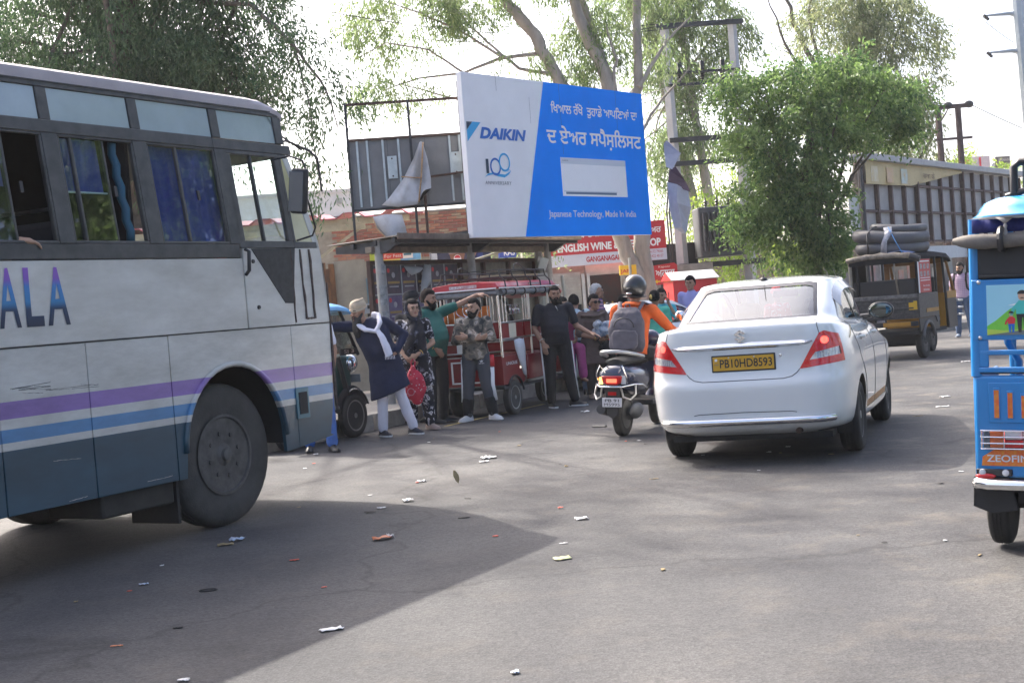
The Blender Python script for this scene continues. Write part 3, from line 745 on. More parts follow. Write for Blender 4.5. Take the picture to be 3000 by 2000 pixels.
def make_car(root, paint, full=True):
    R = [(-.66, 3.00, .68, 6, 6, .24, .20, .2), (-.77, 3.10, .795, 7, 5, .29, .24, .24), (-.825, 3.16, .828, 8, 5, .38, .36, .36), (-.842, 3.17, .845, 8, 6, .53, .52, .5), (-.845, 3.16, .852, 8, 6, .655, .65, .62),
         (-.815, 3.12, .852, 8, 6, .74, .75, .70), (-.802, 3.05, .843, 8, 6, .87, .86, .78), (-.806, 2.95, .818, 8, 4, .99, .94, .85), (-.804, 2.82, .785, 8, 4, 1.09, 1.01, .92), (-.795, 2.72, .765, 8, 4, 1.125, 1.04, .95), (-.775, 2.62, .745, 7, 4, 1.141, 1.057, .98),
         (-.70, 2.52, .733, 6, 4, 1.150, 1.068, 1.005), (-.42, 2.30, .712, 6, 4, 1.168, 1.085, 1.04), (-.22, 2.05, .685, 6, 4.5, 1.255, 1.19, 1.20), (.03, 1.80, .645, 6, 5, 1.365, 1.325, 1.35), (.25, 1.58, .605, 7, 5, 1.452, 1.425, 1.455),
         (.345, 1.47, .565, 7, 5, 1.488, 1.478, 1.492), (.56, 1.25, .38, 5, 4, 1.512, 1.512, 1.514), (.86, .94, .02, 2, 2, 1.522, 1.522, 1.522)]
    raw = contour_body(R)
    me = bpy.data.meshes.new('tmp'); me.from_pydata(raw.v, [], raw.f); me.update()
    bm = bmesh.new(); bm.from_mesh(me); bpy.data.meshes.remove(me)
    bmesh.ops.remove_doubles(bm, verts=bm.verts, dist=1e-4)
    bmesh.ops.recalc_face_normals(bm, faces=bm.faces)
    if sum(f.normal.z * f.calc_area() for f in bm.faces if f.calc_center_median().z > 1.4) < 0: bmesh.ops.reverse_faces(bm, faces=bm.faces)
    bvh = BVHTree.FromBMesh(bm)
    def hit(o, d):
        h = bvh.ray_cast(Vector(o), Vector(d)); return h[0]
    def onrear(x, z, off=0.0):
        h = hit((x, -3, z), (0, 1, 0)); return Vector((x, h.y - off, z)) if h else None
    def onside(sx, t, z, off=0.0):
        h = hit((3 * sx, t, z), (-sx, 0, 0)); return Vector((h.x + sx * off, t, z)) if h else None
    gl = glass('car_glass', (.62, .72, .74), base=.06); glr = glass('car_rear_glass', (.50, .60, .62), base=.10)
    BLKG = mat('glass_border', (.012, .012, .013), .25, var=0)
    # wheel arches
    for sx in (1, -1):
        for t in (0, 2.43):
            po = [(t + .345 * math.cos(rad(a)), .305 + .345 * math.sin(rad(a))) for a in range(0, 360, 12)]
            fs = cut_poly(bm, po, (1, 2), lambda f: f.calc_center_median().x * sx > .45 and f.calc_center_median().z < .8)
            bmesh.ops.delete(bm, geom=fs, context='FACES')
    # glazing
    win = [('rear_door_glass', [(.33, 1.115), (.42, 1.385), (.55, 1.415), (.93, 1.432), (.985, 1.10)], gl), ('quarter_glass', [(-.03, 1.135), (.20, 1.315), (.37, 1.375), (.295, 1.117)], gl), ('front_door_glass', [(1.055, 1.10), (1.01, 1.432), (1.33, 1.425), (1.60, 1.335), (2.06, 1.085)], gl)]
    trim = [(-.10, 1.118), (.16, 1.325), (.40, 1.418), (.95, 1.452), (1.34, 1.447), (1.63, 1.355), (2.16, 1.068), (1.0, 1.083), (.2, 1.10)]
    for sx in (1, -1):
        for nm, po, m_ in win:
            fs = cut_poly(bm, po, (1, 2), lambda f: f.calc_center_median().x * sx > .4 and f.calc_center_median().z > 1.0)
            extract(bm, fs, -.008).build(nm, m_, root, smooth=180)
        fs = cut_poly(bm, trim, (1, 2), lambda f: f.calc_center_median().x * sx > .4 and f.calc_center_median().z > 1.0)
        extract(bm, fs, 0).build('window_trim', BLKG, root, smooth=60)
    for nm, po, bd, sgn in (('rear_window', [(-.535, 1.185), (-.47, 1.415), (-.40, 1.432), (.40, 1.432), (.47, 1.415), (.535, 1.185)], .028, -1), ('windscreen', [(-.55, 1.07), (-.47, 1.43), (.47, 1.43), (.55, 1.07)], .03, 1)):
        cnd = (lambda f: f.calc_center_median().y < .42 and f.normal.y < -.25 and f.calc_center_median().z > 1.12) if sgn < 0 else (lambda f: f.calc_center_median().y > 1.4 and f.normal.y > .2 and f.calc_center_median().z > 1.0)
        fs = cut_poly(bm, po, (0, 2), cnd)
        extract(bm, fs, -.006).build(nm, glr if sgn < 0 else gl, root, smooth=180)
        b2 = [(x + math.copysign(bd, x), z + (bd if z > 1.3 else -bd * .6)) for x, z in po]
        fs = cut_poly(bm, b2, (0, 2), cnd)
        extract(bm, fs, 0).build('glass_border', BLKG, root, smooth=180)
    # tail lamps
    RL = mat('red_lens', (.42, .006, .008), .08, var=.3, vscale=30, bump=.2, bscale=80, coat=1.0, emit=(1, .02, .02), estr=.03)
    LIT = mat('lit_brake_lamp', (.6, .02, .02), .15, var=0, emit=(1, .05, .035), estr=1.6)
    CLR = mat('clear_lens', (.55, .55, .56), .10, .35, var=.4, vscale=60, coat=1.0)
    for sx in (1, -1):
        M_ = lambda po: [(x * sx, z) for x, z in po]
        cnd = lambda f: f.calc_center_median().y < -.50 and f.calc_center_median().x * sx > .3 and f.calc_center_median().z < 1.12
        lens = [(.462, .766), (.628, 1.045), (.665, 1.058), (.86, .985), (.86, .812)]
        side_cut = cut_poly(bm, [(-1, .7), (-.60, .7), (-.60, 1.15), (-1, 1.15)], (1, 2), cnd)
        cl = [(.545, .832), (.590, .892), (.765, .925), (.775, .862)]
        f1 = cut_poly(bm, M_(cl), (0, 2), lambda f: cnd(f) and f.calc_center_median().y < -.6)
        lm = T('tail_lamp', '', '', group=None); lm.parent = root
        for k_ in ('label', 'category'):
            del lm[k_]
        extract(bm, f1, -.004).build('reverse_lens', CLR, lm, smooth=180)
        f2 = cut_poly(bm, M_(circ(.665, .985, .030, 14)), (0, 2), lambda f: cnd(f) and f.calc_center_median().y < -.6)
        extract(bm, f2, -.001).build('brake_light', LIT, lm, smooth=180)
        f3 = cut_poly(bm, M_(lens), (0, 2), lambda f: cnd(f) and f.calc_center_median().y < -.60)
        extract(bm, f3, .003).build('red_lens', RL, lm, smooth=180)
        g = MB()
        for x in np.linspace(.60, .76, 9):
            z0, z1 = .845 + (x - .6) * .12, .885 + (x - .6) * .16
            a, b = onrear(x * sx, z0, -.001), onrear(x * sx, z1, -.001)
            if a and b: g.bar(a, b, .004)
        g.build('lens_ribs', STEEL, lm)['kind'] = 'stuff'
    # yellow taxi strip on the sills
    for sx in (1, -1):
        fs = cut_poly(bm, [(.42, .325), (.42, .385), (1.98, .385), (1.98, .325)], (1, 2), lambda f: f.calc_center_median().x * sx > .5)
        extract(bm, fs, .001).build('sill_stripe', mat('faded_orange', (.50, .26, .10), .5, var=.15), root, smooth=180)
    me = bpy.data.meshes.new('body'); bm.to_mesh(me); bm.free()
    link_mesh('body', me, paint, root, 62)
    SEAM = mat('shut_line', (.05, .05, .05), .8, var=0)
    def seam(pts, f, r=.0035):
        q = []
        for a, b in zip(pts, pts[1:]):
            for k in range(9): q.append((a[0] + (b[0] - a[0]) * k / 9, a[1] + (b[1] - a[1]) * k / 9))
        q.append(pts[-1]); q = [f(*p) for p in q]; q = [p for p in q if p]
        MB().tube(q, r, 5).build('shut_line', SEAM, root)
    seam([(-.462, .766), (-.44, .74), (-.40, .712), (-.33, .698), (.33, .698), (.40, .712), (.44, .74), (.462, .766)], onrear)
    for sx in (1, -1):
        seam([(sx * .628, 1.045), (sx * .615, 1.10), (sx * .61, 1.138)], onrear)
        F = lambda t, z: onside(sx, t, z)
        seam([(1.02, .33), (1.03, .6), (1.02, 1.08)], F); seam([(2.06, .33), (2.12, .6), (2.08, .95), (2.06, 1.05)], F)
        seam([(.40, .40), (.30, .62), (.05, .80), (-.02, .95), (.0, 1.10)], F); seam([(.40, .325), (2.06, .325)], F)
        # door handles
        for t in (.25, 1.25):
            a = onside(sx, t, .955, .004); b = onside(sx, t + .20, .945, .004)
            MB().tube([a, a + Vector((sx * .03, .02, 0)), b + Vector((sx * .03, -.02, 0)), b], [.011, .013, .013, .011], 8).build('door_handle', paint, root, smooth=60)
            c_ = onside(sx, t + .10, .95, .001); MB().ell(c_, (.008, .075, .03)).build('handle_cup', BLKPL, root, smooth=180)
        # rain visor above the windows
        vi = []
        for t, z in ((.12, 1.30), (.25, 1.37), (.42, 1.42), (.7, 1.447), (1.0, 1.455), (1.3, 1.447), (1.5, 1.40)):
            p = onside(sx, t, z); q = onside(sx, t, z - .075)
            if p and q: vi.append([p + Vector((sx * .004, 0, 0)), q + Vector((sx * .035, 0, 0)), q + Vector((sx * .031, 0, -.002)), p + Vector((sx * .001, 0, 0))])
        MB().loft(vi).build('rain_visor', mat('smoked_visor', (.25, .26, .28), .15, var=.1, coat=.5), root, smooth=40)
        # mirrors
        b = onside(sx, 1.93, 1.07)
        ar = MB().tube([b, b + Vector((sx * .10, -.01, .01))], [.03, .025], 8).build('mirror_arm', BLKPL, root, smooth=60)
        mh = MB().ell((0, 0, 0), (.125, .065, .085), 18, 12).map(lambda x, y, z: (x, max(y, -.022), z)).xf(Matrix.Translation(b + Vector((sx * .20, -.02, .055))) @ Matrix.Rotation(sx * rad(6), 4, 'Z')).build('mirror', paint if sx < 0 else BLKPL, ar, smooth=45)
        MB().ell((0, 0, 0), (.108, .004, .070), 18, 12).xf(Matrix.Translation(b + Vector((sx * .20, -.046, .055))) @ Matrix.Rotation(sx * rad(6), 4, 'Z')).build('mirror_glass', mat('car_mirror_glass', (.14, .16, .16), .02, 1.0, var=0), ar, smooth=180)
    # wheels
    CAP = mat('wheel_cover', (.34, .34, .34), .38, .5, var=.15)
    for t, st in ((0, 0), (2.43, 0)):
        for sx in (1, -1):
            wheel(root, 'wheel', (sx * (.745 if t == 0 else .725), t, .302), .302, .175, .195, CAP, TYRE, sx, spokes=9, steer=st, alloyw=.05)
            po = [(t + .36 * math.cos(rad(a)), .31 + .36 * math.sin(rad(a))) for a in range(-20, 201, 11)]
            MB().loft([[(x * sx, p[0], p[1]) for p in po] for x in (.80, .42)], open_ring=True).add([(.42 * sx, p[0], p[1]) for p in po], [tuple(range(len(po)))]).build('wheel_well', BLACK, root, smooth=60)
    MB().box(-.66, .66, -.62, 2.9, .19, .24).build('underbody', BLACK, root)
    # interior
    CREAM = mat('cream_trim', (.42, .39, .31), .8, var=.1)
    MB().box(-.62, .62, -.30, .30, 1.085, 1.105).build('parcel_shelf', CREAM, root)
    for x in (-.34, .34):
        MB().box(x - .25, x + .25, 1.30, 1.42, .55, 1.12).build('front_seat', CREAM, root, bevel=.05)
        MB().box(x - .13, x + .13, 1.30, 1.38, 1.13, 1.29).build('head_rest', CREAM, root, bevel=.04)
    MB().box(-.62, .62, .28, .40, .5, 1.09).build('rear_seat', CREAM, root, bevel=.05)
    MB().box(-.66, .66, .3, 2.2, .25, .3).box(-.64, .64, 1.95, 2.15, .75, 1.05).build('cabin_floor', BLACK, root)
    MB().box(-.12, .12, 1.52, 1.56, 1.33, 1.39).build('rear_view_mirror', BLKPL, root, bevel=.01)
    hb = MB().box(-.115, .115, -.27, -.16, 1.105, 1.155).build('high_brake_housing', CREAM, root, bevel=.015)
    MB().box(-.075, .075, -.2745, -.2705, 1.115, 1.146).build('high_brake_lamp', LIT, hb)
    # chrome strip, plate, badge, bumper bar
    g = []
    for x in np.linspace(-.575, .575, 41):
        k = 1 - (abs(x) / .575) ** 4; zt = 1.003 - .010 * (x / .575) ** 2; zb = zt - .022 - .042 * k ** .5
        a, b = onrear(x, zt, .001), onrear(x, zb, .001); mid = (a + b) / 2 + Vector((0, -.022, .006))
        g.append([a, mid, b + Vector((0, .012, 0))])
    MB().loft(g, open_ring=True).build('chrome_strip', CHROME, root, smooth=30)
    pr = T('number_plate', '', ''); pr.parent = root
    for k_ in ('label', 'category'): del pr[k_]
    py = onrear(.013, .84).y - .012
    pr.location = (.013, py, .840); pr.rotation_euler = (rad(-1.5), 0, 0)
    MB().box(-.262, .262, .0, .02, -.069, .069).build('plate_frame', BLKPL, pr, bevel=.006)
    MB().box(-.250, .250, -.003, .002, -.057, .057).build('plate_face', mat('taxi_yellow', (.62, .34, .02), .35, var=.06), pr, bevel=.003)
    text('plate_text', 'PB10HD8593', BLKPL, pr, -.192, .235, -.035, .035, y=-.0042, bold=.012)
    text('plate_mark', 'IND', mat('plate_blue', (.1, .12, .2), .5, var=0), pr, -.236, -.203, -.012, .0, y=-.0042)
    MB().box(-.232, -.212, -.0055, -.003, .022, .042).build('plate_sticker', WHITE, pr)
    for x in (-.118, .09): MB().lathe([(.001, -.007), (.006, -.006), (.007, -.003)], (x, 0, .047), 'y', 10).build('plate_bolt', STEEL, pr)
    bd = [(.048, .018), (.020, .037), (-.004, .050), (-.047, .022), (-.014, .004), (-.022, -.003), (-.048, -.018)]
    lo = [(-x, -z) for x, z in bd]
    s1 = [(-.047, .016), (0, .050), (.047, .020), (.030, .010), (.002, .026), (-.012, .017), (.047, -.018), (0, -.050), (-.047, -.020), (-.030, -.010), (-.002, -.026), (.012, -.017)]
    by = onrear(0, 1.058).y
    MB().prism(s1, by - .002, by - .012, 'y').map(lambda x, y, z: (x, y, z + 1.058)).build('badge', CHROME, root)
    lk = MB().lathe([(.001, -.004), (.012, -.003), (.013, .004)], (.315, onrear(.315, .885).y, .885), 'y', 14).build('boot_lock', CHROME, root, smooth=40)
    bp = [onrear(x, .365, .030) for x in np.linspace(-.70, .70, 25)]
    bp[0] += Vector((0, .035, 0)); bp[-1] += Vector((0, .035, 0))
    MB().tube(bp, .030, 12).build('bumper_bar', CHROME, root, smooth=60)
    seam([(-.42, .425), (-.38, .432), (0, .438), (.38, .432), (.42, .425)], onrear, .003)
    MB().cyl((.42, -.80, .27), (.42, -.5, .27), .025, n=10).build('exhaust', RUST, root)
    an = MB().ell((0, .42, 1.508), (.035, .045, .02)).build('antenna_base', BLKPL, root, smooth=180)
    MB().cyl((0, .42, 1.52), (0, .30, 1.72), .005, .0025, 6).build('antenna', BLKPL, an)
    gt = mat('gold_lettering', (.45, .38, .22), .4, .3, var=.1)
    for k in range(6):
        p = onside(1, -.02 - .055 * k, 1.045 - .014 * k, .001)
        if p: MB().bar(p + Vector((0, -.016, .012)), p + Vector((0, .016, -.012)), .022, .002, up=(1, 0, 0)).build('gold_letter', gt, root)
    return root

CARW = mat('pearl_white_paint', (.76, .775, .76), .25, var=.03, vscale=2, coat=1.0)
car = T('taxi_car', 'white saloon taxi with yellow plate PB10HD8593 and lit brake lamps', 'car', (2.14, 11.85, 0), head(21))
make_car(car, CARW)
# ------------------------------------------------------------------ bus shelter with poster boards
PLY = mat('weathered_board', (.17, .155, .13), .9, var=.35, vscale=5)
def printmat(name, base, spots, scale=8, thr=.62):
    """printed sheet: base ink with blotches of a second ink"""
    return mat(name, base, .5, var=0, col2=spots, vscale=scale, detail=2)
sh = T('bus_shelter', 'run-down concrete and steel bus shelter with dark posters on its back boards', 'bus shelter', (-1.84, 20, .15), run(30))
G0 = .15
for x in (0, 2.57, 5.2):
    MB().tube([(x, 0, 0), (x - .01, 0, 2.42)], [.075, .062], 12).build('pillar', CONC, sh, smooth=60)
    MB().prism([(-.38, 2.33), (-.36, 2.40), (.75, 2.36), (.75, 2.26), (0, 2.20), (-.15, 2.21)], x - .04, x + .04, 'x').build('bracket', DKST, sh)
for y, z in ((-.34, 2.37), (.0, 2.355), (.4, 2.34)):
    MB().box(-.10, 5.7, y - .03, y + .03, z - .04, z + .04).build('purlin', DKST, sh, bevel=.008)
MB().box(-.15, 5.6, .02, .14, 2.22, 2.31).build('ring_beam', mat('stained_beam', (.20, .17, .13), .9, var=.3), sh, bevel=.01)
rf = MB(); rr = []
for k in range(0, 59):
    x = -.12 + k * .1; o_ = .018 * (k % 2)
    rr.append([(x, -.42, 2.43 + o_), (x, .85, 2.39 + o_), (x, .85, 2.382 + o_), (x, -.42, 2.422 + o_)])
rf.loft(rr).build('roof_sheet', mat('old_sheet', (.19, .165, .13), .5, .5, var=.4, vscale=4), sh)
MB().box(-.12, 5.7, -.45, -.422, 2.38, 2.47).build('fascia', mat('brown_fascia', (.15, .12, .09), .8, var=.3), sh, bevel=.005)
bb = MB().box(.12, 5.15, .29, .33, .95, 2.06).build('back_board', PLY, sh)
MB().box(.08, 5.2, .24, .30, 2.06, 2.12).build('frame_rail', RUST, sh)
for x in (.11, 2.62, 3.35, 4.2, 5.14): MB().box(x - .035, x + .035, .23, .30, .0, 2.06).build('frame_post', RUST, sh)
MB().box(2.7, 5.1, .05, .29, 1.79, 1.83).build('shelf', mat('raw_plank', (.36, .29, .2), .85, var=.25, stretch=(1, 8, 8)), sh)
pm = [printmat('dark_poster', (.035, .028, .045), (.10, .06, .085), 9), printmat('dark_poster_b', (.03, .026, .04), (.085, .045, .06), 12), printmat('violet_poster', (.09, .05, .12), (.16, .12, .20), 6)]
gold = mat('gold_print', (.35, .22, .06), .6, var=.2); pale = mat('pale_print', (.38, .35, .36), .6, var=.2)
xs = [.17, .52, .93, 1.34, 1.75, 2.16, 2.58]
for r_ in range(2):
    z0, z1 = ((1.62, 2.04), (1.16, 1.59))[r_]
    for i in range(6):
        a, b = xs[i] + .012, xs[i + 1] - .012
        po = MB().box(a, b, .283, .289, z0, z1).build('poster', pm[2] if r_ == 1 and i in (1, 2, 3) else pm[(i + r_) % 2], sh)
        mid = (a + b) / 2
        w = (b - a)
        flat('poster_figure', circ(mid, z1 - .14, .045, 10), pale, po, .2822)
        flat('poster_band', rect(a + .04, b - .04, z1 - .27, z1 - .235), gold, po, .2822)
        flat('poster_band', rect(a + .07, b - .07, z1 - .325, z1 - .305), pale, po, .2822)
        flat('poster_mark', circ(a + .07, z1 - .07, .035), REDP, po, .2822)
gm_ = mat('grey_lath', (.42, .42, .42), .6, var=.15)
for x in xs[1:6]: MB().box(x - .010, x + .010, .272, .283, 1.1, 2.05).build('lath', gm_, sh)
MB().box(.15, 2.6, .270, .2825, 1.60, 1.615).build('lath', gm_, sh)
# torn paper hanging off the boards
tp = mat('torn_paper', (.42, .42, .42), .8, var=.15)
def sheet(name, pts, m, parent=None, th=.006, n=None):
    """crumpled hanging sheet from rows of points"""
    mb = MB().loft(pts, open_ring=True); o = mb.build(name, m, parent, smooth=180)
    s_ = o.modifiers.new('thick', 'SOLIDIFY'); s_.thickness = th
    return o
sheet('torn_poster', [[(1.0, .26, 2.03), (1.2, .24, 2.02), (1.45, .22, 2.0)], [(1.03, .24, 1.96), (1.25, .17, 1.95), (1.42, .2, 1.97)], [(1.1, .2, 1.88), (1.2, .16, 1.91), (1.3, .17, 1.93)]], tp, sh)
sheet('torn_poster', [[(1.50, .22, 2.05), (1.58, .15, 2.03), (1.62, .2, 2.0)], [(1.38, .2, 1.85), (1.5, .12, 1.82), (1.60, .18, 1.75)], [(1.33, .22, 1.6), (1.40, .17, 1.63), (1.45, .2, 1.66)], [(1.32, .24, 1.45), (1.33, .23, 1.46), (1.34, .24, 1.47)]], tp, sh)
# papers pasted on the first pillar
pp = mat('pasted_paper', (.42, .43, .42), .8, var=0, col2=(.10, .11, .11), vscale=14)
for z0, z1, a0, a1 in ((1.45, 1.74, 190, 300), (1.15, 1.36, 200, 320), (.8, 1.1, 180, 300), (1.9, 2.05, 230, 330)):
    A_ = [rad(a0 + (a1 - a0) * k / 8) for k in range(9)]
    MB().loft([[(.079 * math.cos(a) - .003, .079 * math.sin(a), z) for a in A_] for z in (z0, z1)], open_ring=True).build('pasted_notice', pp, sh, smooth=180)
# counter and clutter under the shelter
MB().box(.5, 2.3, -.1, .25, 0, .75).build('counter', mat('grey_counter', (.16, .16, .155), .8, var=.3), sh, bevel=.02)

# ------------------------------------------------------------------ billboard
Bk = .955; BP = (-.559, 21.2)
DWHITE = mat('billboard_white', (.84, .84, .85), .8, spec=.1, var=.05, vscale=1.2, bump=.12, bscale=2.5)
DBLUE = mat('billboard_blue', (.001, .25, .95), .8, spec=.05, var=.08, vscale=1.0, bump=.12, bscale=2.5)
LBLUE = mat('logo_light_blue', (.03, .38, .72), .55, var=0); MBLUE = mat('logo_mid_blue', (.012, .13, .50), .55, var=0); DKB = mat('logo_navy', (.01, .035, .07), .55, var=0)
bbd = T('billboard', 'large white and blue air conditioner billboard with Punjabi lettering', 'billboard', (BP[0], BP[1], 0), run(39.6))
def bx(x): return x * Bk
def bz(z): return 1.45 + (z - 1.45) * Bk
MB().box(bx(.14), bx(5.38), .0, .10, bz(2.60), bz(5.303)).build('board', DWHITE, bbd, bevel=.004)
flat('blue_field', [(bx(2.32), bz(5.302)), (bx(5.379), bz(5.302)), (bx(5.379), bz(2.601)), (bx(1.505), bz(2.601))], DBLUE, bbd, -.001, .002)
Y1, Y2 = -.0035, -.0035
def bt(s_, m_, x0, x1, z0, z1, **k): return text('sign_lettering', s_, m_, bbd, bx(x0), bx(x1), bz(z0), bz(z1), y=-.0055, **k)
flat('logo_triangle', [(bx(.187), bz(4.495)), (bx(.33), bz(4.498)), (bx(.183), bz(4.36))], DKB, bbd, -.001, .003)
flat('logo_stripe', [(bx(.335), bz(4.498)), (bx(.54), bz(4.498)), (bx(.183), bz(4.17)), (bx(.183), bz(4.355))], LBLUE, bbd, -.001, .003)
bt('DAIKIN', MBLUE, .495, 1.725, 4.232, 4.425, bold=.05, shear=.25)
bt('1', DKB, .595, .665, 3.66, 3.90, bold=.02)
ring(bx(.84), bz(3.775), .108, .142, -.001, .004, sx=.93).build('anniversary_ring', MBLUE, bbd)
ring(bx(1.08), bz(3.855), .118, .150, -.001, .006, sx=.93).build('anniversary_ring', LBLUE, bbd)
sw = [(.55, 3.595), (.64, 3.655), (.78, 3.68), (.95, 3.655), (1.08, 3.65), (1.20, 3.70), (1.24, 3.72), (1.18, 3.655), (1.06, 3.60), (.9, 3.615), (.75, 3.645), (.63, 3.625)]
flat('anniversary_swoosh', [(bx(a), bz(b)) for a, b in sw], LBLUE, bbd, -.001, .003)
bt('th', LBLUE, 1.12, 1.215, 3.70, 3.755)
bt('ANNIVERSARY', mat('logo_grey', (.12, .14, .18), .55, var=0), .545, 1.225, 3.475, 3.535, space=1.15)
bt('\u0a3f\u0a16\u0a06\u0a32 \u0a30\u0a71\u0a16\u0a4b  \u0a24\u0a41\u0a39\u0a3e\u0a21\u0a47 \u0a06\u0a2a\u0a3f\u0a23\u0a06\u0a02 \u0a26\u0a3e', WHITE, 2.475, 5.17, 4.735, 4.985, bold=.02)
bt('\u0a26 \u0a0f\u0a05\u0a30 \u0a38\u0a2a\u0a48\u0a38\u0a3c\u0a3f\u0a32\u0a38\u0a1f', WHITE, 2.30, 5.24, 4.17, 4.56, bold=.02)
bt('Japanese Technology, Made In India', WHITE, 2.19, 4.89, 2.90, 3.055, bold=.004)
ac = MB().box(bx(2.645), bx(4.655), -.006, -.001, bz(3.31), bz(3.995)).build('printed_unit', mat('unit_white', (.86, .86, .88), .5, var=.02), bbd, bevel=.0)
ug = mat('unit_grey', (.60, .64, .70), .5, var=0)
flat('printed_unit_top', rect(bx(2.645), bx(4.655), bz(3.885), bz(3.995)), ug, ac, -.006, .0015)
flat('printed_unit_slot', rect(bx(2.74), bx(4.30), bz(3.345), bz(3.385)), mat('unit_dark', (.10, .16, .26), .5, var=0), ac, -.006, .0015)
flat('printed_unit_lip', rect(bx(2.68), bx(4.32), bz(3.388), bz(3.405)), ug, ac, -.006, .0015)
text('printed_unit_name', 'DAIKIN', DKB, ac, bx(2.70), bx(2.86), bz(3.93), bz(3.955), y=-.0085)
for k in range(6): flat('sheet_seam', rect(bx(.14 + .87 * (k + 1) - .0), bx(.14 + .87 * (k + 1) + .004), bz(5.05 - .5 * (k % 3)), bz(5.30 - .3 * (k % 2))), DKB, bbd, -.0035, .001)
fr = MB()
for z in (bz(2.75), bz(3.95), bz(5.15)): MB().box(bx(.2), bx(5.3), .10, .16, z - .03, z + .03).build('back_rail', DKST, bbd)
for x in (.3, 2.7, 5.1): MB().box(bx(x) - .03, bx(x) + .03, .16, .22, 2.56, bz(5.2)).build('support_post', DKST, bbd)
for x in (.3, 1.6): MB().box(bx(x) - .03, bx(x) + .03, .16, .9, 2.62, 2.68).build('support_strut', DKST, bbd)

# ------------------------------------------------------------------ old grey hoarding behind it
gh = T('grey_hoarding', 'old grey sheet hoarding with an empty frame above, behind the blue billboard', 'hoarding', (-2.37, 21.9, 0), run(85))
GSH = mat('grey_sheet', (.17, .175, .18), .65, .15, var=.16, vscale=2.2)
for x0, x1 in ((0.02, .62), (.625, 1.22), (1.225, 1.83), (1.835, 2.05)): MB().box(x0, x1, .0, .03, 3.17, 4.26).build('panel', GSH, gh)
MB().box(0, 2.05, .031, .036, 3.17, 4.26).build('backing_sheet', DKST, gh)
for x in (0, 1.0, 2.05): MB().box(x - .02, x + .02, -.04, .0, 2.62, 4.86).build('frame_post', DKST, gh)
for z in (3.15, 4.27, 4.84): MB().box(-.02, 2.07, -.035, .003, z - .02, z + .02).build('frame_rail', RUST if z > 4 else DKST, gh)
lt = mat('galvanised_lath', (.42, .47, .48), .45, .5, var=.15)
for x in (.14, .30, .55, .80, 1.62, 1.78, 1.95): MB().box(x - .016, x + .016, -.03, -.001, 3.2, 4.25).build('lath', lt, gh)
for x in (.68, 1.70): 
    o = MB().box(x - .075, x + .075, -.04, -.031, 3.62, 3.98).build('fixing_plate', lt, gh, bevel=.004)
    for z in (3.66, 3.94): MB().lathe([(.001, -.048), (.012, -.046), (.014, -.041)], (x, 0, z), 'y', 8).build('plate_bolt', RUST, o)
MB().tube([(1.16, -.07, 3.62), (1.16, -.07, 2.66)], .022, 8).tube([(1.16, -.07, 3.60), (2.04, -.07, 3.66)], .018, 8).build('brace_tube', RUST, gh)
cl = bpy.data.materials.new('faded_flex'); 
nt, N, L, p = nodes_of(cl)
tc = N.new('ShaderNodeTexCoord'); n = N.new('ShaderNodeTexNoise'); n.inputs['Scale'].default_value = 3; n.inputs['Detail'].default_value = 6; L.new(tc.outputs['Object'], n.inputs['Vector'])
r = N.new('ShaderNodeValToRGB'); r.color_ramp.elements[0].position = .36; r.color_ramp.elements[0].color = (.30, .29, .28, 1); r.color_ramp.elements[1].position = .6; r.color_ramp.elements[1].color = (.46, .47, .50, 1)
L.new(n.outputs['Fac'], r.inputs[0]); L.new(r.outputs[0], p.inputs['Base Color']); setp(p, Roughness=.7)
RUSTY = mat('rust_stain_hem', (.38, .24, .13), .8, var=.3, vscale=20)
tb = sheet('torn_banner', [[(1.14, -.09, 4.16), (1.16, -.13, 4.17), (1.18, -.10, 4.16), (1.19, -.09, 4.15)], [(1.02, -.09, 3.9), (1.09, -.19, 3.9), (1.17, -.12, 3.92), (1.24, -.2, 3.88)], [(.84, -.1, 3.6), (.98, -.22, 3.58), (1.12, -.10, 3.6), (1.27, -.24, 3.58)], [(.58, -.12, 3.3), (.8, -.20, 3.27), (1.05, -.14, 3.28), (1.26, -.26, 3.40)], [(.46, -.12, 3.2), (.72, -.19, 3.15), (1.02, -.16, 3.17), (1.14, -.24, 3.38)]], cl)
tag(tb, 'torn grey banner hanging in a point off the grey hoarding', 'banner'); tb.location = (-2.37, 21.9, 0); tb.rotation_euler = (0, 0, run(85))
MB().tube([(1.19, -.15, 4.15), (1.16, -.20, 3.9), (1.12, -.19, 3.6), (1.05, -.21, 3.2)], .014, 6).build('hem', RUSTY, tb, smooth=180)
MB().tube([(.80, -.24, 3.62), (.95, -.25, 3.60), (1.12, -.2, 3.585)], .010, 6).build('hem', RUSTY, tb, smooth=180)
t2 = sheet('torn_banner', [[(-2.0, 21.2, 2.98), (-1.78, 21.1, 3.0), (-1.55, 21.2, 2.98)], [(-1.94, 21.1, 2.80), (-1.70, 20.98, 2.76), (-1.50, 21.1, 2.78)], [(-1.78, 21.0, 2.62), (-1.62, 20.92, 2.58), (-1.48, 21.05, 2.66)], [(-1.6, 21.0, 2.55), (-1.53, 20.95, 2.54), (-1.46, 21.0, 2.60)]], cl)
tag(t2, 'crumpled strip of torn banner drooping over the shelter roof end', 'banner')
MB().tube([(-2.0, 21.17, 2.97), (-1.94, 21.07, 2.79), (-1.78, 20.97, 2.61), (-1.6, 20.97, 2.54)], .010, 6).build('hem', RUSTY, t2, smooth=180)
PFX = mat('pale_flex', (.45, .45, .49), .7, var=.1)
t3 = sheet('torn_banner', [[(3.02, 24.8, 4.15), (3.06, 24.7, 4.2)], [(3.02, 24.8, 3.95), (3.28, 24.55, 3.93)], [(3.02, 24.7, 3.72), (3.12, 24.6, 3.66)]], PFX)
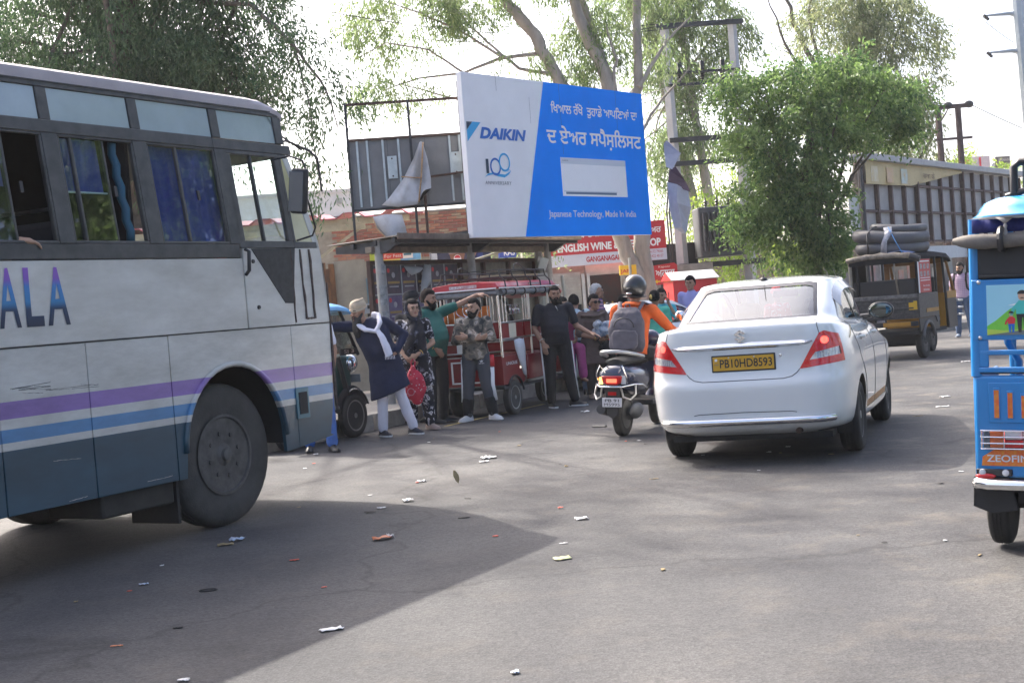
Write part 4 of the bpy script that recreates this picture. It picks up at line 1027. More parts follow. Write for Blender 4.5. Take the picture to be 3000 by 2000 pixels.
for q, m_ in (([[(3.08, 24.7, 3.66), (3.16, 24.5, 3.70)], [(3.03, 24.7, 3.46), (3.34, 24.6, 3.42)], [(3.16, 24.7, 3.36), (3.40, 24.5, 3.22)]], mat('plum_flex', (.12, .07, .09), .7)), ([[(3.02, 24.7, 3.45), (3.16, 24.5, 3.38), (3.38, 24.7, 3.26)], [(3.03, 24.75, 3.0), (3.14, 24.45, 3.05), (3.40, 24.65, 2.95)], [(3.08, 24.7, 2.62), (3.2, 24.5, 2.6), (3.33, 24.7, 2.7)], [(3.2, 24.65, 2.52), (3.25, 24.55, 2.50), (3.3, 24.65, 2.55)]], PFX)):
    sheet('torn_flap', q, m_, t3)
for o in (t3, *t3.children): o.data.polygons.foreach_set('use_smooth', [False] * len(o.data.polygons))
tag(t3, 'torn pale banner flapping at the right edge of the billboard', 'banner')

# ------------------------------------------------------------------ corrugated canopy and brick building on the left
RED = mat('red_sheet', (.42, .10, .11), .45, var=.25, vscale=5)
BEI = mat('beige_paint', (.42, .36, .24), .6, var=.15)
cn = T('canopy', 'beige canopy with a red corrugated sheet roof beside the bus', 'canopy', (-3.3, 25.0, .15), run(88))
rr = []
for k in range(0, 50):
    ph = k % 6; x = -4.5 + k * .13; o_ = (0, .0, .085, .09, .085, 0)[ph]
    rr.append([(x, -.5, 3.10 + o_), (x, 2.6, 3.32 + o_), (x, 2.6, 3.30 + o_), (x, -.5, 3.075 + o_)])
MB().loft(rr).build('roof_sheet', RED, cn)
MB().box(-4.5, 1.62, -.42, -.36, 2.97, 3.085).build('beam', BEI, cn, bevel=.006)
MB().box(-4.5, .82, -.47, -.425, 2.87, 2.975).build('beam', BEI, cn, bevel=.006)
MB().bar((.72, -.40, 2.90), (-.15, -.40, 2.35), .05, .05).build('brace', BEI, cn)
for x in (-3.5, -.25): MB().box(x - .05, x + .05, -.44, -.34, 0, 2.9).build('post', BEI, cn)
# brick wall: bricks one by one where they show
bw = T('brick_wall', 'unplastered red brick wall of a low building behind the grey hoarding', 'wall', (-2.5, 36, .15), run(88))
MORT = mat('mortar', (.30, .26, .21), .95, var=.2, vscale=8)
MB().box(-4.5, 4.2, .03, .6, 2.75, 3.93).build('mortar_bed', MORT, bw)
MB().box(-4.5, 4.2, .0, .6, 0, 2.75).build('plaster', mat('grey_plaster', (.27, .24, .19), .95, var=.2, vscale=2, bump=.3, bscale=12), bw)
BM = [mat('brick_%s' % n_, c_, .9, var=.2, vscale=20) for n_, c_ in (('red', (.33, .12, .085)), ('dull', (.28, .13, .10)), ('orange', (.40, .19, .12)), ('pale', (.38, .28, .19)))]
bmesh_cache = [MB().box(-.112, .112, -.012, .04, -.032, .032).build('brick', m_, bw).data for m_ in BM]
for o in [c for c in bw.children if c.name.startswith('brick')]: bpy.data.objects.remove(o)
nb_ = 0
for rI in range(15):
    z = 2.79 + rI * .078
    for cI in range(-9, 12):
        x = cI * .236 + (.118 if rI % 2 else 0) + random.uniform(-.006, .006)
        if nb_ >= 296 or not (-2.0 < x < 1.75): continue
        if rI < 6 and x > 1.3: continue
        o = bpy.data.objects.new('brick', bmesh_cache[random.choices([0, 1, 2, 3], [5, 3, 2, 2])[0]]); COL.objects.link(o); o.parent = bw
        o.location = (x, random.uniform(-.008, .008), z); nb_ += 1
MB().box(-4.5, 4.2, -.02, .6, 3.93, 3.97).build('coping', CONC, bw)
# white house far behind
wh = T('white_house', 'pale flat-roofed house far behind the bus and hoarding', 'house', (-11, 60, .15), run(84))
MB().box(-6, 4.6, 0, 8, 0, 6.85).build('wall', mat('pale_wall', (.62, .58, .56), .9, var=.05), wh)
MB().box(-6.1, 4.7, -.1, 8, 6.85, 7.0).build('parapet', mat('pale_coping', (.55, .50, .48), .9, var=.05), wh)
for x in (2.2, 3.9): MB().box(x - .12, x + .12, -.12, 0, 6.35, 6.6).build('spout', CONC, wh)
MB().box(3.35, 3.6, -.03, .0, 4.7, 5.1).build('vent', CONC, wh)
MB().tube([(-1, -.05, 5.3), (1.5, -.05, 5.5), (4.6, -.05, 5.9)], .03, 6).build('cable', DKST, wh)

# ------------------------------------------------------------------ boards, panels and boxes along the footpath, left
def board(name, label, cat, P, A, w, z0, z1, m, th=.05, group=None):
    t = T(name, label, cat, (P[0], P[1], .15), run(A), group)
    MB().box(0, w, 0, th, z0 - .15, z1 - .15).build('board', m, t, bevel=.004)
    return t
ys = board('shop_sign', 'yellow and sky-blue paying guest sign behind the shelter pillar', 'sign', (-2.62, 27), 88, .96, 2.5, 2.86, mat('sign_yellow', (.72, .66, .16), .5, var=.08))
flat('sign_blue', rect(.55, .955, 2.352, 2.707), mat('sign_sky', (.16, .42, .68), .5, var=.2, vscale=5), ys, -.001)
flat('sign_white', rect(.55, .955, 2.63, 2.706), WHITE, ys, -.0035)
flat('sign_red', rect(.0, .60, 2.395, 2.515), mat('sign_scarlet', (.62, .08, .07), .5, var=.05), ys, -.0035)
text('sign_lettering', ', PG For Fest', WHITE, ys, .03, .575, 2.415, 2.49, y=-.0062, bold=.01)
text('sign_lettering', '\u0a32\u0a08 \u0a15\u0a2e\u0a30\u0a47', REDP, ys, .03, .50, 2.56, 2.67, y=-.0015, bold=.02)
text('sign_lettering', '98157-88837', MBLUE, ys, .62, .93, 2.645, 2.69, y=-.0062)
flat('printed_house', rect(.60, .80, 2.39, 2.50), WHITE, ys, -.0035); flat('printed_window', rect(.62, .77, 2.45, 2.49), mat('ink_teal', (.08, .22, .3), .5), ys, -.006)
for x in (.06, .9): MB().box(x - .03, x + .03, .05, .1, 0, 2.6).build('post', DKST, ys)
lg = board('narrow_sign', 'narrow lime-green sign panel beside the shelter pillar', 'sign', (-2.66, 26.9), 88, .16, 1.95, 2.80, mat('lime', (.45, .62, .10), .5, var=.1))
text('printed_words', 'TO', DKB, lg, .02, .14, 2.5, 2.63, y=-.002, bold=.02); MB().box(.05, .1, .05, .08, 0, 1.9).build('post', DKST, lg)
ps = board('drink_sign', 'dark blue cola sign with a glass and a bare-armed man', 'sign', (-1.46, 27), 60, 1.35, 2.36, 2.80, mat('cola_navy', (.02, .022, .06), .45, var=.3, vscale=4), .08)
flat('sign_edge', rect(.0, .13, 2.212, 2.648), mat('edge_grey', (.45, .48, .52), .5, var=.1), ps, -.001, .004)
for x in (.1, 1.25): MB().box(x - .03, x + .03, .08, .13, 0, 2.3).build('post', DKST, ps)
flat('printed_glass', [(.46, 2.213), (.70, 2.213), (.76, 2.43), (.40, 2.43)], mat('cola_brown', (.22, .09, .05), .4), ps, -.001)
flat('printed_foam', rect(.39, .77, 2.42, 2.45), mat('foam', (.55, .42, .42), .5), ps, -.0035)
flat('printed_ball', circ(.58, 2.31, .085), WHITE, ps, -.0035, .002)
flat('printed_ball_red', circ(.58, 2.315, .072, 16, None, 10, 170), REDP, ps, -.006, .002)
flat('printed_ball_blue', circ(.58, 2.30, .072, 16, None, 190, 350), MBLUE, ps, -.006, .002)
text('sign_lettering', 'PEPSI', WHITE, ps, .50, .66, 2.216, 2.245, y=-.004)
SKP = mat('printed_skin', (.36, .19, .12), .5, var=.1)
flat('printed_arm', [(.86, 2.22), (1.02, 2.5), (1.08, 2.60), (1.14, 2.59), (1.05, 2.45), (.96, 2.32), (1.0, 2.22)], SKP, ps, -.001)
flat('printed_face', circ(1.25, 2.52, .06, 14, .085), SKP, ps, -.001); flat('printed_hair', circ(1.265, 2.575, .06, 14, .05), BLKPL, ps, -.0035)
flat('printed_vest', [(1.0, 2.22), (1.05, 2.40), (1.16, 2.42), (1.2, 2.22)], mat('vest_blue', (.04, .06, .2), .5), ps, -.0035)
ks_ = board('blue_sign', 'small blue shop sign ending in KAS under the billboard', 'sign', (-.12, 27), 70, .36, 2.40, 2.78, mat('sign_blue_paint', (.05, .09, .38), .5, var=.08))
text('sign_lettering', 'KAS', WHITE, ks_, .10, .33, 2.29, 2.42, y=-.002, bold=.02); text('sign_lettering', '\u0a05\u0a28 \u0a35\u0a47\u0a16', WHITE, ks_, .06, .33, 2.49, 2.58, y=-.002)
MB().box(.15, .2, .05, .1, 0, 2.3).build('post', DKST, ks_)
cp = board('concrete_slab', 'bare beige concrete slab standing upright near the bus front', 'slab', (-2.90, 23), 80, .53, .2, 2.42, mat('beige_concrete', (.40, .35, .27), .9, var=.15, vscale=4, bump=.2), .09)
for k, (x, zt) in enumerate(((-.24, 2.40), (-.12, 2.30), (-.02, 2.38))):
    pk = MB().box(x - .05, x + .05, -.05, .02, 0, zt - .15).build('timber_plank', mat('burnt_timber', (.30, .13, .05), .85, col2=(.06, .04, .03), vscale=3, stretch=(4, 4, .8)), None, bevel=.008)
    pk.location = (-2.90, 23, .15); pk.rotation_euler = (0, rad(1.5 - k), run(80))
    tag(pk, ('leftmost', 'shortest', 'rightmost')[k] + ' orange-brown weathered timber plank by the concrete slab', 'plank', 'timber planks by the concrete slab')
tl = T('utility_cabinet', 'teal steel pipe cabinet beside the concrete slab', 'cabinet', (-2.37, 23.05, .15), run(82))
MB().box(0, .17, 0, .2, 0, 1.95).build('case', mat('faded_teal', (.14, .23, .26), .6, var=.2), tl, bevel=.01); MB().box(.02, .15, -.01, .0, .3, 1.85).build('door', mat('faded_teal_b', (.17, .26, .29), .6, var=.2), tl, bevel=.004)
mb_ = T('meter_box', 'small grey electricity meter box by the teal cabinet', 'meter box', (-2.36, 22.7, 1.5), run(85))
MB().box(-.06, .12, -.05, .08, 0, .17).build('case', mat('meter_grey', (.38, .40, .42), .5, var=.1), mb_, bevel=.015); MB().box(.01, .09, -.056, -.05, .08, .14).build('window', BLKPL, mb_)
MB().box(0, .05, .08, .14, -1.35, .1).build('stake', DKST, mb_)

# ------------------------------------------------------------------ wine shop
shop = T('wine_shop', 'small grey shop with a rolled shutter and dark doorway under the red wine sign', 'shop', (1.05, 34, .15), run(86))
MB().box(-.6, .95, .3, 3, 0, 2.6).build('wall', mat('shop_wall', (.30, .27, .24), .9, var=.2), shop)
MB().box(1.95, 4.2, .3, 3, 0, 2.0).build('wall', mat('shop_wall_b', (.27, .24, .21), .9, var=.25), shop)
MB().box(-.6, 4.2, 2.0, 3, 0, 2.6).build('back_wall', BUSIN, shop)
MB().box(.95, 1.95, .2, .5, 1.90, 2.20).build('lintel', mat('pale_lintel', (.50, .48, .44), .9, var=.1), shop)
for k in range(9): MB().box(.08, .80, .22 - .008 * (k % 2), .26, 1.20 + k * .09, 1.285 + k * .09).build('shutter_slat', mat('shutter_grey', (.36, .36, .35), .5, .4, var=.15) if k == 0 else bpy.data.materials['shutter_grey'], shop)
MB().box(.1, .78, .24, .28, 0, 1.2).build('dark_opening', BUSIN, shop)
for x in (.86, .99): MB().box(x - .035, x + .035, .12, .24, 0, 1.95).build('door_post', mat('white_post', (.55, .55, .55), .7, var=.1) if x < .9 else bpy.data.materials['white_post'], shop)
MB().box(1.02, 1.92, .9, 1.0, 0, 1.9).build('inner_display', mat('dark_display', (.05, .008, .01), .4, var=.6, vscale=4, col2=(.015, .015, .02)), shop)
for x, c_ in ((1.25, REDP), (1.45, YELP), (1.66, YELP), (1.8, REDP)): MB().cyl((x, .86, .85), (x, .86, 1.2), .04, .02, 10).build('bottle', c_, shop)
for k in range(5): MB().box(.95, 3.1, .05, .11, .62 + .09 * k, .66 + .09 * k).build('railing_bar', STEEL, shop, bevel=.01)
for x in (.97, 2.0, 3.05): MB().box(x - .02, x + .02, .06, .1, 0, 1.05).build('railing_post', STEEL, shop)
rs_ = T('shop_sign', 'long red and white ENGLISH WINE shop sign with Punjabi top line', 'sign', (1.08, 33.9, 0), run(86))
MB().box(0, 2.95, 0, .12, 2.30, 3.28).build('board', mat('sign_red_paint', (.50, .022, .035), .5, var=.08), rs_, bevel=.004)
flat('sign_white', rect(0, 2.95, 2.301, 2.585), mat('sign_lilac_white', (.60, .60, .68), .6, var=.04), rs_, -.001)
RW = mat('crimson_print', (.42, .015, .03), .5, var=0)
def rt(s_, m_, a, b, c_, d, **k): return text('sign_lettering', s_, m_, rs_, a, b, c_, d, y=-.0045, **k)
rt('ENGLISH WINE & BEER SHOP', WHITE, .22, 2.82, 2.655, 2.85, bold=.04)
rt('GANGANAGAR', RW, .92, 1.80, 2.375, 2.51, bold=.04)
rt('94172 79000', RW, 2.50, 2.86, 2.48, 2.55); rt('91422 48157', RW, 2.50, 2.86, 2.37, 2.44)
rt('\u0a20\u0a47\u0a15\u0a3e \u0a38\u0a3c\u0a30\u0a3e\u0a2c \u0a26\u0a47\u0a38\u0a40, \u0a05\u0a70\u0a17\u0a30\u0a47\u0a1c\u0a3c\u0a40 \u0a05\u0a24\u0a47 \u0a2c\u0a40\u0a05\u0a30', WHITE, .12, 2.85, 2.95, 3.18, bold=.02)
kp = T('shop_sign', 'smaller red Kapoor sign with yellow and white Indian lettering', 'sign', (3.52, 33, 0), run(80))
MB().prism([(0, 1.67), (.62, 1.67), (.62, 2.12), (.55, 2.18), (0, 2.14)], 0, .06, 'y').build('board', mat('kapoor_red', (.50, .02, .025), .5, var=.08), kp)
text('sign_lettering', 'Kapoor', mat('cream_print', (.75, .62, .5), .5), kp, .15, .45, 2.065, 2.125, y=-.002, bold=.01)
text('sign_lettering', '\u0a05\u0a39\u0a3e\u0a24\u0a3e', WHITE, kp, .07, .55, 1.86, 2.02, y=-.002, bold=.015)
text('sign_lettering', '\u0905\u0939\u093e\u0924\u093e', YELP, kp, .2, .50, 1.71, 1.80, y=-.002, bold=.012); flat('printed_arrow', [(.03, 1.75), (.1, 1.80), (.1, 1.765), (.17, 1.765), (.17, 1.735), (.1, 1.735), (.1, 1.70)], YELP, kp, -.001)
MB().box(.2, .26, .06, .1, .1, 1.67).build('post', DKST, kp)
ys2 = board('notice_board', 'small yellow and red notice on a steel post by the eucalyptus trunk', 'notice', (2.35, 28.5), 85, .36, 1.9, 2.1, YELP)
text('sign_lettering', 'JAN', REDP, ys2, .02, .24, 1.77, 1.87, y=-.002, bold=.02); MB().cyl((.22, -.03, 0), (.22, -.03, 2.1), .03, n=10).build('post', STEEL, ys2)
up = T('utility_pole', 'slim concrete pole with a small grey junction box under the billboard', 'pole', (.62, 24.4, .15), 0)
MB().tube([(0.02, 0, 0), (-.06, 0, 3.4)], [.085, .065], 8).build('shaft', CONC, up); MB().box(-.08, .10, -.16, -.06, 1.62, 1.83).build('junction_box', mat('box_grey', (.40, .41, .40), .5), up, bevel=.012)
MB().obox((.02, -.13, 2.0), (.17, .12, .22), (.2, .3, .4)).build('flood_light', mat('lamp_grey', (.38, .41, .41), .4), up, bevel=.015)
po_ = T('bamboo_post', 'short pale wooden post standing right of the concrete pole', 'post', (.98, 23.6, .15), 0); MB().tube([(0.05, 0, 0), (-.03, 0, 1.75)], .03, 8).build('shaft', mat('pale_wood', (.45, .42, .34), .8, var=.15), po_, smooth=60)
bp_ = T('bamboo_pole', 'thin leaning bamboo pole sloping up beside the shelter', 'pole', (-.1, 24.6, 2.35), 0); MB().tube([(-.55, 0, -.05), (.1, .0, .1), (.75, .0, .42)], .02, 7).build('shaft', bpy.data.materials['pale_wood'], bp_, smooth=60)
# red kiosk box
kk = T('kiosk', 'bright red metal kiosk box with a white gabled lid', 'kiosk', (3.14, 26, .15), run(84))
KR = mat('kiosk_red', (.62, .04, .04), .45, var=.08, vscale=3)
MB().box(0, .86, 0, .85, 0, 1.52).build('box', KR, kk, bevel=.01)
MB().add([(-.04, -.05, 1.535), (.90, -.05, 1.535), (.90, .9, 1.535), (-.04, .9, 1.535), (-.04, .42, 1.70), (.90, .42, 1.70)], [(0, 1, 5, 4), (2, 3, 4, 5), (0, 3, 2, 1)]).build('lid', mat('lid_white', (.68, .68, .68), .5, var=.06), kk)
MB().add([(.902, -.05, 1.535), (.902, .9, 1.535), (.902, .42, 1.70)], [(0, 1, 2)]).build('gable', KR, kk)
MB().add([(-.042, -.05, 1.535), (-.042, .42, 1.70), (-.042, .9, 1.535)], [(0, 1, 2)]).build('gable', KR, kk)
MB().box(.36, .42, -.012, .0, 1.18, 1.21).build('latch', DKST, kk)
MB().box(.1, .76, -.006, .001, .2, 1.4).build('door', mat('kiosk_red_door', (.60, .035, .04), .45, var=.1), kk)

# ------------------------------------------------------------------ transformer structure
tf = T('transformer_structure', 'twin concrete pole structure with steel cross bars and a grey transformer', 'transformer', (4.62, 36, .15), run(86))
PC = mat('pole_concrete', (.42, .42, .42), .9, var=.12, vscale=3)
for x, zt in ((0, 8.22), (1.80, 8.26)): MB().tube([(x + .03, 0, 0), (x, 0, zt)], [.17, .12], 4).build('pole', PC, tf)
for z, w, x0, x1 in ((8.28, .09, -.25, 2.05), (7.03, .045, -.1, 1.9), (6.72, .05, -.1, 1.9), (5.30, .09, -.12, 1.95), (4.68, .09, -.12, 1.95), (2.0, .10, -.1, 2.2)):
    MB().box(x0, x1, -.20, -.12, z - w, z + w * .4).build('cross_bar', DKST, tf, bevel=.006)
for x in (.28, .88, 1.42):
    i_ = MB().lathe([(.001, 0), (.03, 0), (.03, .06), (.075, .08), (.03, .11), (.075, .14), (.03, .17), (.075, .20), (.03, .24), (.001, .25)], (x, -.16, 6.76), 'z', 12).build('insulator', BLKPL, tf, smooth=40)
    MB().box(x - .05, x + .05, -.26, -.1, 7.05, 7.28).build('fuse_switch', BLKPL, i_, bevel=.01)
tr = MB().box(.42, 1.62, -.55, .25, 2.15, 3.45).build('transformer_tank', mat('tank_grey', (.07, .075, .08), .55, .3, var=.2), tf, bevel=.03)
for x in np.linspace(.52, 1.52, 9): MB().box(x - .012, x + .012, -.70, -.55, 2.3, 3.3).build('cooling_fin', bpy.data.materials['tank_grey'], tr)
for z in (2.55, 3.0): MB().box(.5, 1.54, -.71, -.56, z - .015, z + .015).build('fin_band', DKST, tr)
for x in (.7, 1.0, 1.3): MB().lathe([(.001, 0), (.05, 0), (.02, .06), (.06, .09), (.02, .13), (.06, .16), (.02, .2), (.015, .3), (.001, .3)], (x, -.2, 3.45), 'z', 10).build('bushing', BLKPL, tr, smooth=40)
for x in (-.35, -.28): MB().tube([(x + .05, -.3, .2), (x, -.25, 3.4), (x + .2, -.15, 4.6)], .022, 6).build('cable', BLKPL, tf, smooth=60)
# ------------------------------------------------------------------ long steel-framed hoarding on the right
RK = 1.2
rh = T('panel_hoarding', 'long grey panelled hoarding with brown steel battens and a torn yellow banner', 'hoarding', (7.905 * RK, 30 * RK, 0), run(36))
def hz(z): return 1.45 + (z - 1.45) * RK
RP = mat('hoarding_panel', (.33, .325, .315), .8, var=.12, vscale=2.5)
BRN = mat('brown_steel', (.085, .055, .05), .7, .2, var=.3, vscale=8)
n_ = 14; W_ = 12.2 * RK
for k in range(n_): MB().box(W_ * k / n_ + .02, W_ * (k + 1) / n_ - .02, .05, .09, hz(2.21), hz(4.0)).build('panel', RP, rh)
for k in range(n_ + 1): MB().box(W_ * k / n_ - .05, W_ * k / n_ + .05, -.06, .048, hz(2.15), hz(4.0)).build('batten', BRN, rh)
for k in (4, 8): MB().box(W_ * k / n_ - .12, W_ * k / n_ - .04, -.10, -.062, .15, hz(4.0)).build('post', BRN, rh)
for z in (2.22, 2.92, 3.55): MB().box(0, W_, -.03, .047, hz(z) - .035, hz(z) + .035).build('rail', BRN, rh)
MB().box(-.1, W_ + .2, -.25, .3, hz(4.02), hz(4.17)).build('gutter', mat('galvanised', (.30, .31, .32), .5, .4, var=.15), rh, bevel=.02)
MB().tube([(-.05, -.03, .15), (-.05, -.03, hz(4.1))], .05, 8).build('pipe', DKST, rh, smooth=60)
MB().box(-.72, -.12, .05, .1, hz(2.2), hz(3.26)).build('side_panel', mat('pale_panel', (.45, .47, .46), .8, var=.1), rh)
yb = MB(); rows = []
for i in range(25):
    u = i / 24; x = .05 + 8.0 * u
    zb = 3.50 + .06 * u if u < .42 else min(3.52 + (u - .42) * .75, 3.95)
    rows.append([(x, -.10 - .02 * math.sin(i * 1.3), hz(4.02)), (x, -.12 - .03 * math.sin(i * 1.7), hz((4.02 + zb) / 2)), (x, -.11 - .03 * math.sin(i * .9), hz(zb))])
ybo = yb.loft(rows, open_ring=True).build('banner', mat('faded_yellow', (.52, .42, .22), .7, var=.12, vscale=1.5), rh, smooth=180)
text('banner_lettering', '\u0938\u091c\u093e \u0915\u0947', mat('brown_ink', (.16, .1, .05), .6), ybo, 4.4, 5.4, hz(3.72), hz(3.88), y=-.155, bold=.01)
for x, c_ in ((.35, (.62, .58, .45)), (1.5, (.6, .4, .3)), (2.6, (.45, .6, .62))): MB().box(x, x + .5, -.152, -.148, hz(3.56), hz(3.9)).build('banner_print', mat('banner_ink', c_, .7, col2=(.56, .42, .18), vscale=5), ybo)
MB().box(3.5, W_, -.02, .2, hz(1.79), hz(2.1)).build('lower_fascia', mat('pale_fascia', (.52, .54, .54), .7, var=.06), rh)
MB().box(-1, W_, .6, .8, 0.15, hz(1.8)).build('shop_back', mat('poster_wall', (.30, .27, .26), .8, col2=(.12, .10, .10), vscale=2.2), rh)
for k in range(16):
    x = .3 + k * .72
    MB().box(x, x + random.uniform(.35, .55), .585, .598, .7 + .25 * (k % 3), 1.4 + .2 * (k % 4)).build('wall_poster', mat('wall_poster', random.choice([(.5, .48, .46), (.35, .12, .1), (.2, .3, .35), (.5, .42, .3), (.4, .4, .42)]), .7, col2=(.3, .28, .28), vscale=9), rh)
# far signs over the hoarding
e1 = T('far_sign', 'small dark distant sign reading ERMAN above the hoarding end', 'sign', (25.4, 70, .15), run(80))
MB().box(0, .78, 0, .1, 6.35, 6.95).build('board', mat('far_sign_dark', (.10, .085, .075), .6), e1); text('sign_lettering', 'ERMAN', mat('sign_tan', (.45, .4, .35), .6), e1, .15, .74, 6.70, 6.85, y=-.003, bold=.01); text('sign_lettering', 'DY HOUSE', bpy.data.materials['sign_tan'], e1, .10, .76, 6.44, 6.58, y=-.003, bold=.01)
MB().box(.3, .45, .1, .2, 0, 6.5).build('post', DKST, e1)
e2 = T('far_building', 'distant pale roof block with a red stripe behind the hoarding', 'building', (23.7, 70, .15), run(80))
MB().box(0, 1.5, 0, 3, 0, 7.05).build('wall', mat('far_pink', (.55, .45, .45), .8, var=.1), e2); MB().box(0, .35, -.02, 0, 6.2, 6.9).build('red_stripe', REDP, e2); MB().box(.9, 1.0, -.03, 0, 5.9, 7.0).build('red_stripe', REDP, e2)
MB().lathe([(.28, 0), (.2, .06), (.05, .1), (.001, .1)], (1.75, -.1, 6.4), 'y', 16).build('dish', mat('dish_grey', (.6, .62, .64), .5), e2, smooth=60); MB().box(1.73, 1.77, 0, .05, 0, 6.3).build('dish_post', DKST, e2)
# steel monopole with arms
mp_ = T('steel_pole', 'tall galvanised steel pole with two side arms at the right edge', 'pole', (19.5, 50, .15), 0)
GAL = mat('galvanised_pole', (.36, .40, .43), .5, .4, var=.1)
MB().tube([(.12, 0, 0), (-.25, 0, 14)], [.30, .22], 10).build('shaft', GAL, mp_)
for z, l in ((10.45, 1.15), (9.1, 1.12)):
    a = MB().tube([(-.3, 0, z), (-.5, 0, z + .03), (-.3 - l, 0, z + .02)], [.12, .08, .035], 8).build('arm', GAL, mp_, smooth=60)
    MB().tube([(-.3 - l, 0, z + .05), (-.12 - l, 0, z - .14)], .06, 8).build('insulator', BLKPL, a, smooth=60)
    MB().tube([(-.12 - l, 0, z - .14), (.0 - l, 0, z - .35), (.02 - l, 0, z - .75)], .012, 5).build('jumper', STEEL, a)
hp = T('h_pole', 'dark brown twin-pole pylon with a cross bar and insulators behind the hoarding', 'pylon', (14.55, 44, .15), run(88))
for x in (-.32, .33): MB().tube([(x, 0, 0), (x - .02, 0, 6.6)], [.12, .10], 8).build('pole', BRN, hp)
MB().box(-.8, .77, -.07, .07, 6.5, 6.63).build('cross_bar', BRN, hp); MB().box(-.5, .7, -.07, .07, 5.5, 5.57).build('cross_bar', BRN, hp)
for x in (-.7, 0, .68): MB().ell((x, 0, 6.6), (.15, .11, .12)).build('insulator', BLKPL, hp, smooth=180)
# overhead lines
_wl = set()
def wire(a, b, sag, r=.012, label='', n=24):
    a, b = Vector(a), Vector(b); pts = [a.lerp(b, k / n) - Vector((0, 0, sag * 4 * (k / n) * (1 - k / n))) for k in range(n + 1)]
    if label in _wl: label = 'lower ' + label
    _wl.add(label); o = MB().tube(pts, r, 5).build('overhead_wire', DKST); tag(o, label, 'wire', 'overhead power lines'); return o
WN = {(-9, 27): 'the big left tree', (-8.5, 24): 'behind the bus roof', (4.5, 36): 'the left transformer pole', (6.4, 36): 'the right transformer pole', (14.6, 44): 'the twin-pole pylon', (9.5, 36): 'the feathery tree', (9.0, 36): 'above the feathery tree', (18.1, 50): 'the steel pole arm', (30, 68): 'beyond the right edge', (15.25, 44): 'the pylon insulator', (32, 70): 'the far right roofs', (-12, 50): 'the white house'}
for a, b, s_ in (((-9, 27, 10.0), (4.5, 36, 8.5), .9), ((-9, 27, 9.4), (4.5, 36, 8.45), 1.1), ((-8.5, 24, 8.9), (6.4, 36, 8.5), 1.1), ((6.4, 36, 8.5), (14.6, 44, 6.8), .5), ((9.5, 36, 11.6), (18.1, 50, 10.4), .5), ((9.0, 36, 13.2), (18.1, 50, 10.5), .5), ((18.1, 50, 10.4), (30, 68, 11), .6), ((15.25, 44, 6.75), (32, 70, 6.5), .3), ((-12, 50, 7.4), (4.5, 36, 6.8), .6), ((-12, 50, 6.9), (4.5, 36, 6.6), .6)):
    wire(a, b, s_, .010 if a[1] < 40 else .014, 'overhead power line from %s to %s' % (WN[a[:2]], WN[b[:2]]))
